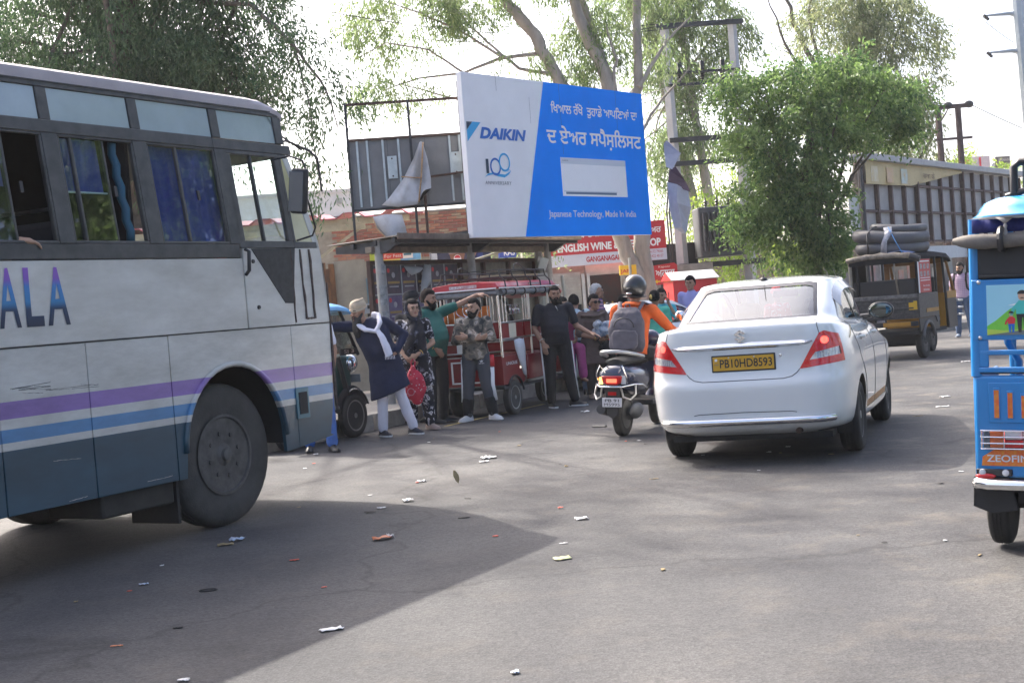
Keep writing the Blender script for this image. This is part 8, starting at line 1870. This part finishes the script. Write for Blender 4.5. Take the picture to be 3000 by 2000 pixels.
# man in black polo
bk2, P, H = person('bearded person in black polo shirt and black track pants with white piping', (.60, 18.80, 0), rad(4),
    dict(pelvis=(0, 0, .93), neck=(0, 0, 1.42), head=(.03, -.03, 1.55), shR=(-.205, 0, 1.365), shL=(.205, 0, 1.365), elR=(-.285, .0, 1.10), wrR=(-.19, -.17, .91), elL=(.31, .05, 1.10), wrL=(.47, -.07, .99), hipR=(-.10, 0, .9), hipL=(.10, 0, .9), knR=(-.11, -.03, .48), knL=(.14, -.03, .48), anR=(-.12, 0, .085), anL=(.20, -.02, .085)),
    skin=1, yaw=rad(8), top='polo', top_m=cloth('black_polo', (.010, .012, .022), .2), sleeve='short', belly=.09, wide=1.2, hem=-.12, leg_m=BLKC, leg_w=1.22, shoe_m=SHOEB, sole_m=SOLEW, hair='short', beard=(.02, HAIR), feet={'R': (.2, -1, 0), 'L': (.8, -.5, 0)}, handsd={'R': ((.15, -.15, -.95), (.2, .8, 0)), 'L': ((.9, -.3, -.3), (0, 0, -1))}, curl=.3, top_name='polo_shirt', leg_name='track_pants')
bangle((-.20, -.15, .94), P['wrR'] - P['elR'], .036, STEEL, bk2, .007)
MB().tube([P['hipR'] + Vector((-.115, -.03, .04)), P['knR'] + Vector((-.09, -.02, 0)), P['anR'] + Vector((-.07, 0, .03))], .012, 6).build('white_piping', WHITE, bk2, smooth=180)
MB().tube([P['hipL'] + Vector((.115, -.03, .0)), P['knL'] + Vector((.09, -.02, 0)), P['anL'] + Vector((.07, 0, .03))], .008, 6).build('white_piping', WHITE, bk2, smooth=180)
MB().tube([(.02, -.125, 1.40), (.05, -.135, 1.33)], .007, 6).build('zip', STEEL, bk2, smooth=180)
# woman in brown with sunglasses
bw2, P, H = person('person in brown suit and dark sunglasses holding a plastic bag', (1.20, 20.0, 0), rad(12),
    dict(pelvis=(0, 0, .84), neck=(.0, 0, 1.27), head=(.04, -.02, 1.395), shR=(-.165, 0, 1.22), shL=(.165, 0, 1.22), elR=(-.25, -.02, .97), wrR=(.02, -.20, .87), elL=(.235, -.03, .98), wrL=(.16, -.22, .90), hipR=(-.085, 0, .82), hipL=(.085, 0, .82), knR=(-.09, -.02, .45), knL=(.09, -.02, .45), anR=(-.09, 0, .085), anL=(.12, 0, .085)),
    skin=1, yaw=rad(18), top='kameez', top_m=BROWNC, sleeve='half', belly=.08, wide=1.22, leg_m=cloth('dark_brown_cotton', (.045, .034, .032)), leg_w=1.1, shoe_m=SHOEBE, hair='long', female=True, handsd={'R': ((.85, -.2, -.2), (0, .4, .9)), 'L': ((-.3, -.8, -.1), (0, 0, 1))}, top_name='kameez', leg_name='salwar')
for s_ in (-1, 1): MB().ell(H(s_ * .033, -.086, .006), (.027, .008, .021), 10, 6).build('sunglass_lens', mat('dark_lens_glass', (.01, .008, .008), .08, var=0) if s_ < 0 else bpy.data.materials['dark_lens_glass'], bw2, smooth=180)
MB().tube([H(-.075, -.01, .012), H(-.06, -.07, .015), H(-.03, -.092, .018), H(.03, -.092, .018), H(.06, -.07, .015), H(.075, -.01, .012)], .004, 6).build('sunglass_frame', BLKPL, bw2, smooth=180)
drape('scarf', [(-.17, .03, 1.05), (-.15, -.07, 1.22), (-.05, -.13, 1.20), (.06, -.12, 1.2), (.16, -.04, 1.24), (.19, .05, 1.1), (.18, .08, .8)], .055, BROWNC, bw2); sheet('scarf_print', [[(-.05, -.142, 1.14), (.0, -.15, 1.13), (.05, -.145, 1.14)], [(-.03, -.152, 1.07), (.0, -.158, 1.06), (.04, -.152, 1.07)]], cloth('tan_print', (.28, .19, .12)), bw2)
bangle((-.02, -.18, .885), P['wrR'] - P['elR'], .032, GOLD, bw2)
pbg = T('plastic_bag', 'crumpled white and blue plastic bag held by the brown-suited person', 'bag', (1.30, 19.78, .98), 0)
voxel(MB().ell((0, 0, 0), (.13, .08, .09)).ell((.10, 0, .07), (.09, .06, .08)).ell((-.05, -.03, .1), (.06, .05, .06)), 'bag', mat('printed_plastic', (.55, .57, .60), .35, var=0, col2=(.10, .17, .28), vscale=16, detail=2), pbg, .012, 1, .06, .05)
hbg = T('black_hand_bag', 'black handbag with a looped strap on the brown-suited person', 'bag', (1.40, 19.85, .0), 0)
voxel(MB().ell((0, 0, .70), (.16, .08, .14)), 'pouch', BLKC, hbg, .014, 2, .03, .1); MB().tube([(-.1, -.06, .75), (-.16, -.08, .85), (-.10, -.09, .93), (.0, -.08, .88)], .012, 6).build('strap', BLKPL, hbg, smooth=180)
# standing crowd behind
person('white-haired person in pink and purple striped shirt standing behind', (1.36, 21.4, 0), rad(75), dict(head=(-.02, -.03, 1.56)), skin=1, yaw=rad(12), top='shirt', top_m=striped('pink_stripes', (.45, .24, .32), (.05, .04, .16), 6), belly=.06, wide=1.1, leg_m=CHARC, shoe_m=SHOEB, hair='grey', hair_m=GREYH, vox=.014)
person('person in black with a black turban behind the woman in floral suit', (-1.30, 18.1, 0), rad(-25), dict(head=(.0, -.02, 1.60)), skin=1, yaw=rad(-40), top='shirt', top_m=BLKC, sleeve='half', leg_m=GDEN, shoe_m=SHOEB, hair='none', beard=(.03, HAIR), turban=BLKC, vox=.014)
person('person in light blue shirt and black turban behind the green polo', (-1.03, 19.0, .0), rad(10), dict(neck=(0, 0, 1.48), head=(.02, -.02, 1.63)), skin=1, yaw=rad(60), top='shirt', top_m=cloth('light_blue_shirt', (.22, .42, .68), .08), sleeve='half', wide=1.05, leg_m=CHARC, shoe_m=SHOEB, hair='none', turban=BLKC, beard=(.02, HAIR), vox=.014)
lb, P, H = person('person in pale check shirt with a dark bag strap, back turned, by the rickshaw front', (.98, 20.9, 0), rad(165), dict(pelvis=(0, 0, .88), neck=(0, .0, 1.30), head=(0, -.06, 1.42), shR=(-.19, 0, 1.24), shL=(.19, 0, 1.24)), skin=1, top='shirt', top_m=striped('pale_check', (.42, .55, .62), (.30, .42, .50), 9, c3=(.5, .58, .6)), belly=.05, wide=1.15, leg_m=GDEN, shoe_m=SHOEB, hair='short', vox=.014)
drape('bag_strap', [(-.17, .06, 1.30), (-.05, .14, 1.18), (.08, .15, 1.02), (.16, .12, .9)], .028, cloth('navy_strap', (.02, .03, .08)), lb)
person('person with pale face sitting inside the red rickshaw front', (.78, 20.15, .25), rad(20), dict(pelvis=(0, 0, .55), neck=(0, 0, 1.02), head=(0, -.02, 1.14), shR=(-.16, 0, .97), shL=(.16, 0, .97), elR=(-.2, -.03, .75), elL=(.2, -.03, .75), wrR=(-.1, -.2, .65), wrL=(.1, -.2, .65), hipR=(-.08, 0, .53), hipL=(.08, 0, .53), knR=(-.09, -.35, .5), knL=(.09, -.35, .5), anR=(-.09, -.38, .1), anL=(.09, -.38, .1)), skin=2, female=True, top='shirt', top_m=cloth('magenta_cotton', (.30, .04, .12)), leg_m=cloth('pink_cotton', (.35, .06, .2)), leg_w=1.1, hair='long', vox=.014)
person('small child in red with dark hair between the brown suit and the rider', (1.60, 21.3, 0), rad(30), dict(pelvis=(0, 0, .66), neck=(0, 0, 1.0), head=(0, -.02, 1.11), shR=(-.13, 0, .96), shL=(.13, 0, .96), elR=(-.16, 0, .78), elL=(.16, 0, .78), wrR=(-.16, -.05, .6), wrL=(.16, -.05, .6), hipR=(-.07, 0, .64), hipL=(.07, 0, .64), knR=(-.07, 0, .36), knL=(.07, 0, .36)), skin=1, wide=.8, top='shirt', top_m=REDP, leg_m=GDEN, leg_w=.75, hair='short', vox=.014)
person('dark-haired person standing directly behind the rider, mostly hidden', (1.80, 21.6, 0), rad(150), dict(pelvis=(0, 0, .82), neck=(0, 0, 1.26), head=(0, 0, 1.36), shR=(-.17, 0, 1.2), shL=(.17, 0, 1.2), hipR=(-.09, 0, .8), hipL=(.09, 0, .8)), skin=1, top='shirt', top_m=CHARC, leg_m=BLKC, hair='short', vox=.014)
mg, P, H = person('person in mint green with a hair clip, back to the camera', (2.24, 21.0, 0), rad(170), dict(pelvis=(0, 0, .83), neck=(0, 0, 1.26), head=(0, -.01, 1.385), shR=(-.155, 0, 1.2), shL=(.155, 0, 1.2), elR=(-.2, 0, .95), elL=(.2, 0, .95), wrR=(-.18, -.1, .8), wrL=(.18, -.1, .8), hipR=(-.08, 0, .8), hipL=(.08, 0, .8)), skin=1, female=True, top='kameez', top_m=cloth('mint_cotton', (.10, .50, .36), .1), sleeve='half', leg_m=cloth('mint_cotton_b', (.10, .42, .32), .1), shoe_m=SHOEBE, hair='bun', yaw=rad(-15), vox=.014, top_name='kameez', leg_name='salwar')
MB().ell(H(0, .185, .03), (.022, .012, .04), 8, 6).build('hair_clip', GOLD, mg, smooth=180)
cy, P, H = person('person in turquoise talking on a phone beside the mint green one', (2.40, 21.5, 0), rad(-15), dict(pelvis=(0, 0, .84), neck=(0, 0, 1.28), head=(0, -.02, 1.41), shR=(-.155, 0, 1.22), shL=(.155, 0, 1.22), elL=(.24, -.08, 1.03), wrL=(.12, -.08, 1.29), elR=(-.2, 0, .97), wrR=(-.18, -.1, .8), hipR=(-.08, 0, .82), hipL=(.08, 0, .82)), skin=1, female=True, top='kameez', top_m=cloth('turquoise_cotton', (.07, .42, .50), .1), sleeve='half', leg_m=cloth('turquoise_cotton_b', (.07, .36, .44), .1), shoe_m=SHOEBE, hair='long', handsd={'L': ((-.2, -.1, .9), (-1, 0, 0))}, vox=.012, top_name='kameez', leg_name='salwar')
ph_ = MB().obox((2.40 + .105, 21.5 - .10, 1.40), (.012, .07, .14), (0, 0, rad(-10))).build('mobile_phone', BLKPL, bevel=.004); tag(ph_, 'black mobile phone held to the ear of the turquoise figure', 'phone')
person('dark-haired person in lilac shirt beside the red kiosk', (3.02, 22.6, 0), rad(-35), dict(elR=(-.21, .02, 1.12), elL=(.21, .02, 1.12), wrR=(-.2, -.05, .9), wrL=(.2, -.05, .9), neck=(0, 0, 1.45), head=(0, -.02, 1.58)), skin=1, yaw=rad(10), top='shirt', top_m=cloth('lilac_shirt', (.36, .36, .66), .06), sleeve='long', leg_m=GDEN, shoe_m=SHOEB, hair='thick', vox=.012)
pk, P, H = person('bearded person in pink check shirt with backpack straps beside the three-wheeler', (9.88, 29.8, 0), rad(-32), dict(neck=(0, 0, 1.37), head=(-.01, -.03, 1.50), pelvis=(0, 0, .88), shR=(-.18, 0, 1.32), shL=(.18, 0, 1.32), elR=(-.24, .02, 1.06), elL=(.24, .02, 1.06), wrR=(-.22, -.06, .84), wrL=(.22, -.06, .84), hipR=(-.09, 0, .85), hipL=(.09, 0, .85), knR=(-.11, -.02, .46), knL=(.12, -.02, .46), anR=(-.13, 0, .085), anL=(.15, 0, .085)), skin=1, pitch=rad(10), yaw=rad(-10), top='shirt', top_m=striped('pink_check', (.58, .42, .56), (.42, .26, .44), 8, c3=(.62, .5, .6)), sleeve='short', hem=-.06, leg_m=GDEN, leg_w=1.05, shoe_m=mat('grey_blue_shoe', (.16, .20, .27), .7), hair='short', beard=(.005, HAIR), vox=.014)
for s_ in (-1, 1): drape('backpack_strap', [(s_ * .12, .09, 1.34), (s_ * .125, -.06, 1.40), (s_ * .13, -.14, 1.25), (s_ * .14, -.13, 1.08), (s_ * .16, .05, .95)], .026, BLKC, pk)
voxel(MB().ell((0, .19, 1.15), (.16, .10, .22)), 'backpack', BLKC, pk, .02, 2)
# man in front of the bus, only his legs show below it
person('person in bright blue jeans and black shoes, only legs visible under the bus nose', (-2.20, 15.06, 0), rad(-20), dict(hipR=(-.10, 0, .9), hipL=(.10, 0, .9), knR=(-.12, 0, .5), knL=(.13, 0, .5), anR=(-.14, .02, .085), anL=(.15, 0, .085), neck=(0, .05, 1.42), head=(0, .05, 1.52)), skin=1, top='shirt', top_m=WHITEC, leg_m=DENIM, leg_w=1.1, shoe_m=SHOEB, hair='short', feet={'R': (.4, -1, 0), 'L': (.8, -.8, 0)}, vox=.012)
# scooter rider
rd, P, H = person('scooter rider in orange jacket, black helmet and grey backpack', (1.086, 14.275, 0), head(23) + rad(180),
    dict(pelvis=(0, -.34, .90), neck=(0, -.46, 1.36), head=(0, -.50, 1.50), shR=(-.20, -.45, 1.30), shL=(.20, -.45, 1.30), elR=(-.34, -.62, 1.10), elL=(.30, -.62, 1.10), wrR=(-.36, -.86, 1.03), wrL=(.33, -.86, 1.03), hipR=(-.10, -.36, .86), hipL=(.10, -.36, .86), knR=(-.19, -.76, .80), knL=(.19, -.76, .80), anR=(-.15, -.78, .425), anL=(.15, -.78, .425)),
    skin=1, top='jacket', top_m=ORANGE, sleeve='long', belly=.02, wide=1.08, hem=-.15, leg_m=BLKC, shoe_m=SHOEB, hair='none', handsd={'R': ((.3, -.8, -.2), (0, -.3, -1)), 'L': ((-.3, -.8, -.2), (0, -.3, -1))}, curl=1.3, top_name='jacket')
hl = MB().ell(H(0, .02, .05), (.128, .150, .135), 24, 16); hl.v = [(x, y, max(z, H(0, 0, -.085).z)) for x, y, z in hl.v]
hl.build('helmet', mat('helmet_black', (.016, .016, .017), .28, var=.25, vscale=8, coat=.6), rd, smooth=60)
MB().ell(H(0, .02, -.055), (.129, .150, .014), 24, 8).build('helmet_rim', BLKPL, rd, smooth=180)
for z in (.03, -.02): MB().ell(H(.02, .165, z), (.035, .012, .012), 10, 6).build('helmet_vent', STEEL if z < 0 else BLKPL, rd, smooth=180)
drape('hood', [(-.10, -.40, 1.35), (-.05, -.33, 1.37), (.05, -.33, 1.37), (.10, -.40, 1.35), (.07, -.5, 1.37), (-.07, -.5, 1.37), (-.10, -.42, 1.35)], .045, ORANGE, rd)
rd.rotation_euler[1] = rad(-3.5)
BPK = mat('grey_backpack_cloth', (.085, .080, .100), .75, var=.2, vscale=6)
bpk = T('backpack', 'dusty grey backpack on the back of the scooter rider', 'backpack', (1.086, 14.275, 0), head(23) + rad(180))
g = MB()
bpk.rotation_euler[1] = rad(-3.5)
rows = [[(w * (abs(math.cos(a)) ** .6) * math.copysign(1, math.cos(a)), -.25 + .02 * (z - .9) * -8 * .3 + d * .5 + d * .55 * (abs(math.sin(a)) ** .7) * math.copysign(1, math.sin(a)), z) for a in np.linspace(0, 2 * math.pi, 25)[:-1]] for z, w, d in ((.86, .165, .09), (.92, .195, .13), (1.05, .20, .15), (1.18, .185, .14), (1.28, .15, .11), (1.335, .09, .06))]
g.loft(rows); voxel(g, 'pack', BPK, bpk, .011, 3, .03, .12)
pkt = [[(w * (abs(math.cos(a)) ** .6) * math.copysign(1, math.cos(a)), -.12 + .035 * (abs(math.sin(a)) ** .7) * math.copysign(1, math.sin(a)) + .02, z) for a in np.linspace(0, 2 * math.pi, 25)[:-1]] for z, w in ((.90, .12), (.95, .145), (1.05, .145), (1.10, .12))]
voxel(MB().loft(pkt), 'front_pocket', BPK, bpk, .011, 2, .015, .08)
for s_ in (-1, 1): MB().tube([(s_ * .10, -.27, 1.30), (s_ * .13, -.36, 1.385), (s_ * .14, -.50, 1.36), (s_ * .15, -.56, 1.2)], .026, 8, sq=(1, .45)).build('shoulder_strap', BPK, bpk, smooth=60)
MB().tube([(-.03, -.24, 1.32), (-.02, -.22, 1.37), (.02, -.22, 1.37), (.03, -.24, 1.32)], .008, 6).build('grab_loop', BPK, bpk, smooth=60)
MB().tube([(.11 * math.cos(a), -.065 - .02 * abs(math.cos(a)), 1.13 + .10 * math.sin(a)) for a in np.linspace(0, math.pi, 13)], .006, 5).build('zip', BLKPL, bpk, smooth=180)
# bus passenger and blue rickshaw driver
bt_ = Matrix.Translation((-2.178, 9.746, 0)) @ Matrix.Rotation(head(28.9), 4, 'Z')
pl_ = bt_ @ Vector((-.30, -1.93, 0))
person('bus passenger with a grey cap resting a hand on the window sill', (pl_.x, pl_.y, 1.02), head(28.9) + rad(180), dict(pelvis=(0, 0, .45), neck=(0, -.02, .98), head=(0, -.04, 1.11), shR=(-.18, 0, .93), shL=(.18, 0, .93), elR=(-.22, -.15, .80), wrR=(-.27, -.36, 1.06), elL=(.22, -.1, .7), wrL=(.12, -.3, .65), hipR=(-.09, 0, .43), hipL=(.09, 0, .43), knR=(-.1, -.4, .43), knL=(.1, -.4, .43), anR=(-.1, -.42, .1), anL=(.1, -.42, .1)), skin=2, top='shirt', top_m=CHARC, leg_m=BLKC, hair='short', hair_m=cloth('grey_cap', (.10, .11, .14)), vox=.012, handsd={'R': ((-.1, -.9, -.1), (0, 0, -1))})
bq = Matrix.Translation((2.855, 6.90, 0)) @ Matrix.Rotation(head(29), 4, 'Z')
pq = bq @ Vector((.05, 1.28, 0))
person('rickshaw driver with bare arms seen through the blue lattice', (pq.x, pq.y, .15), head(29) + rad(180), dict(pelvis=(0, 0, .50), neck=(0, 0, 1.02), head=(0, -.02, 1.15), shR=(-.22, 0, .97), shL=(.22, 0, .97), elR=(-.30, .02, .72), elL=(.30, .02, .72), wrR=(-.24, -.2, .62), wrL=(.24, -.2, .62), hipR=(-.09, 0, .5), hipL=(.09, 0, .5), knR=(-.12, -.4, .48), knL=(.12, -.4, .48), anR=(-.12, -.42, .3), anL=(.12, -.42, .3)), skin=1, top='shirt', top_m=BLKC, wide=1.1, leg_m=BLKC, hair='short', vox=.014)
rdr, P, H = person('person in red flowered dress crossing beyond the white taxi, seen through its glass', (4.62, 23.6, 0), rad(0), dict(head=(0, -.02, 1.27), neck=(0, 0, 1.13), shR=(-.16, 0, 1.07), shL=(.16, 0, 1.07), elR=(-.22, 0, .85), elL=(.22, 0, .85), wrR=(-.2, -.1, .7), wrL=(.2, -.1, .7), pelvis=(0, 0, .75), hipR=(-.09, 0, .72), hipL=(.09, 0, .72), knR=(-.1, 0, .4), knL=(.1, 0, .4)), skin=1, female=True, top='kameez', top_m=ramp_pattern('red_floral', [(0, (.50, .02, .03)), (.57, (.6, .45, .45)), (.62, (.45, .02, .03))], 14, 3), sleeve='half', leg_m=REDP, shoe_m=SHOEBE, hair='none', turban=cloth('red_scarf', (.55, .03, .04)), vox=.014, top_name='kameez', leg_name='salwar')
cb = Matrix.Translation((2.14, 11.85, 0)) @ Matrix.Rotation(head(21), 4, 'Z'); cp_ = cb @ Vector((.36, 1.12, 0))
person('taxi driver seated at the wheel seen dimly through the rear window', (cp_.x, cp_.y, .12), head(21) + rad(180), dict(pelvis=(0, 0, .38), neck=(0, .02, .93), head=(0, 0, 1.06), shR=(-.19, 0, .88), shL=(.19, 0, .88), elR=(-.26, -.15, .68), elL=(.26, -.15, .68), wrR=(-.16, -.42, .74), wrL=(.16, -.42, .74), hipR=(-.09, 0, .38), hipL=(.09, 0, .38), knR=(-.12, -.42, .5), knL=(.12, -.42, .5), anR=(-.12, -.75, .22), anL=(.12, -.75, .22)), skin=1, top='shirt', top_m=cloth('grey_shirt', (.2, .21, .23)), leg_m=BLKC, hair='short', vox=.014)
# ------------------------------------------------------------------ litter on the road
LW = mat('paper_scrap', (.62, .62, .62), .8, var=.08); LO = mat('orange_wrapper', (.55, .18, .08), .6, var=.2); LG = mat('green_packet', (.30, .45, .22), .5, col2=(.55, .35, .2), vscale=20); LR = mat('red_scrap', (.5, .06, .03), .6, var=.2); LBL = mat('blue_packet', (.3, .42, .6), .5, col2=(.6, .62, .66), vscale=25); LY = mat('dry_leaf', (.26, .20, .10), .8, var=.25); LD = mat('dark_scrap', (.03, .03, .03), .8)
LIT_ = [
    (-0.31, 13.11, 0.2, 0.14, LW, 0.05, 0.2, 'crumpled_paper', 'largest crumpled white paper lying near the middle of the road'),
    (-0.35, 12.81, 0.12, 0.07, LW, 0.03, 0.1, 'crumpled_paper', 'white paper scrap just in front of the largest crumpled paper'),
    (-0.87, 11.69, 0.12, 0.06, LW, 0.03, 0, 'crumpled_paper', 'white paper scrap left of the upright brown leaf'),
    (-0.90, 10.54, 0.11, 0.09, LW, 0.05, 0.3, 'crumpled_paper', 'folded white paper standing up slightly beyond the bus shadow middle'),
    (-1.08, 10.27, 0.09, 0.05, LW, 0.02, 0, 'crumpled_paper', 'pale grey flattened paper beside a black scrap in the bus shadow'),
    (-1.15, 10.10, 0.11, 0.06, LD, 0.03, 0.2, 'black_scrap', 'black plastic scrap in the bus shadow'),
    (-0.94, 8.84, 0.17, 0.1, LO, 0.05, 0.35, 'orange_wrapper', 'orange and white food wrapper in the bus shadow'),
    (-0.89, 8.88, 0.06, 0.07, LW, 0.05, 0.3, 'crumpled_paper', 'white end of paper lying against the orange wrapper'),
    (0.37, 9.02, 0.12, 0.08, LW, 0.03, 0.1, 'crumpled_paper', 'white paper scrap near the lit corner of the bus shadow'),
    (0.19, 7.69, 0.13, 0.12, LG, 0.01, 0.2, 'green_packet', 'flat green and orange packet on sunlit asphalt'),
    (0.25, 9.57, 0.05, 0.03, LR, 0.02, 0.2, 'red_scrap', 'small bright red scrap on sunlit asphalt'),
    (-0.95, 6.36, 0.15, 0.06, LW, 0.02, 0.3, 'torn_paper_strip', 'long torn white paper strip in the foreground bus shadow'),
    (-0.09, 5.36, 0.045, 0.04, LBL, 0.02, 0.3, 'blue_packet', 'tiny lilac-blue packet at the bottom of the sunlit foreground'),
    (-1.43, 8.31, 0.08, 0.03, LR, 0.01, 0.1, 'red_scrap', 'flat reddish scrap in the dark part of the bus shadow'),
    (-0.43, 9.49, 0.11, 0.04, LD, 0.005, 0.1, 'dark_stain_paper', 'thin grey flattened scrap in the bus shadow'),
    (0.39, 11.96, 0.05, 0.04, LY, 0.03, 0.2, 'dry_leaf', 'brown curled leaf beyond the sunlit middle'),
    (-2.22, 14.81, 0.07, 0.05, LW, 0.02, 0.1, 'crumpled_paper', 'white paper scrap by the blue jeans under the bus'),
    (0.87, 17.62, 0.16, 0.1, LW, 0.04, 0.1, 'crumpled_paper', 'white paper scrap near the black track pants shoes'),
    (-1.97, 9.26, 0.14, 0.09, LBL, 0.05, 0.4, 'blue_packet', 'crumpled blue and white packet beside the bus front wheel'),
    (-2.02, 9.11, 0.15, 0.08, LY, 0.02, 0.3, 'cardboard_scrap', 'brown cardboard scrap next to the blue packet by the wheel'),
    (-3.75, 11.55, 0.16, 0.1, LW, 0.03, 0.2, 'crumpled_paper', 'white paper scrap lying under the bus'),
    (-2.24, 7.89, 0.07, 0.04, LBL, 0.02, 0.3, 'blue_packet', 'small pale blue scrap in the dark bus shadow'),
    (-1.96, 6.37, 0.08, 0.02, LO, 0.01, 0.1, 'dry_leaf', 'narrow orange-brown dry leaf in the shaded foreground'),
    (-2.52, 7.53, 0.03, 0.03, LY, 0.01, 0.1, 'dry_leaf', 'tiny yellow-green leaf in the shaded foreground'),
    (-1.47, 5.64, 0.07, 0.03, LW, 0.02, -0.3, 'torn_paper_strip', 'white paper strip cut off by the bottom edge'),
    (2.15, 11.83, 0.05, 0.03, LW, 0.02, 0.2, 'crumpled_paper', 'small white scrap in the taxi shadow'),
    (1.60, 12.01, 0.04, 0.02, LW, 0.01, 0.1, 'crumpled_paper', 'small pale scrap behind the taxi left wheel'),
    (4.07, 13.91, 0.16, 0.03, LY, 0.01, 0.1, 'dry_twig', 'dry twig lying right of the taxi in its shadow'),
    (1.03, 10.71, 0.1, 0.02, LY, 0.01, 0.1, 'dry_twig', 'pale dry twig on the road left of the taxi shadow'),
    (4.96, 15.81, 0.15, 0.1, LW, 0.03, 0.1, 'crumpled_paper', 'pink-white paper scrap right of the taxi front wheel'),
    (4.57, 14.67, 0.2, 0.06, LW, 0.02, 0.1, 'torn_paper_strip', 'long white paper strip right of the taxi front wheel'),
    (7.14, 21.60, 0.2, 0.1, LW, 0.03, 0.1, 'crumpled_paper', 'white paper scrap near the blue rickshaw post far back')]
def scrap(x, y, w, d, m, lift=.012, rz=None, name='paper_scrap', label='small scrap of paper litter lying flat on the asphalt', group='litter on the road'):
    rows = []; nx = 6; ph = random.uniform(0, 6)
    for j in range(4):
        v = j / 3 - .5
        rows.append([((i / (nx - 1) - .5) * w * (1 - .35 * abs(v)) + random.uniform(-.04, .04) * w, v * d + random.uniform(-.08, .08) * d, .005 + lift * abs(math.sin(i * 1.3 + j * 1.7 + ph)) * random.uniform(.4, 1)) for i in range(nx)])
    mb = MB().loft(rows, open_ring=True)
    o = mb.build(name, m, None, smooth=180, loc=(x, y, 0), rz=random.uniform(0, 3) if rz is None else rz)
    s_ = o.modifiers.new('thick', 'SOLIDIFY'); s_.thickness = .0015
    tag(o, label, 'litter', group); return o
for x, y, w, d, m, lf, rz, nm, lb in LIT_: scrap(x, y, w * .8, d * .8, m, lf * .55, rz, nm, lb)
for k in range(42):
    x = random.uniform(-2.4, 3.2); y = random.uniform(5.8, 17.5); m_, nm = random.choice([(LW, 'white paper'), (LW, 'white paper'), (LY, 'dry leaf'), (LD, 'dark plastic'), (LR, 'red paper')])
    scrap(x, y, random.uniform(.02, .06), random.uniform(.012, .035), m_, .004, None, 'litter_scrap', 'tiny scrap of %s lying flat on the asphalt' % nm, 'tiny %s scraps on the road' % nm)
lf_ = MB().prism([(.0, .0), (.02, .03), (.026, .07), (.012, .115), (-.004, .12), (-.018, .08), (-.015, .03)], -.003, .003, 'y').build('dry_leaf', LY, None, loc=(-0.535, 11.321, .012), rz=rad(20)); lf_.rotation_euler = (rad(-25), rad(-12), rad(15)); tag(lf_, 'brown dry leaf standing on edge on the road', 'litter', 'litter on the road')
MB_ = MB().tube([(.05 * math.cos(a), .03 * math.sin(a), .005) for a in np.linspace(0, 6.283, 15)[:-1]], .004, 5, closed=True).build('rubber_ring', LD, None, loc=(-1.796, 7.569, 0)); tag(MB_, 'small black rubber ring lying in the bus shadow', 'litter', 'litter on the road')
# ------------------------------------------------------------------ dusty air
hm = bpy.data.materials.new('dusty_air'); hm.use_nodes = True; nt = hm.node_tree; nt.nodes.remove(nt.nodes['Principled BSDF'])
pvn = nt.nodes.new('ShaderNodeVolumePrincipled'); pvn.inputs['Color'].default_value = (.92, .93, .95, 1); pvn.inputs['Density'].default_value = .0005; pvn.inputs['Anisotropy'].default_value = .2
nt.links.new(pvn.outputs[0], nt.nodes['Material Output'].inputs['Volume'])
hb_ = MB().box(-405, 405, -125, 905, -1, 24).build('haze', hm); hb_['kind'] = 'stuff'
S.cycles.volume_bounces = 1
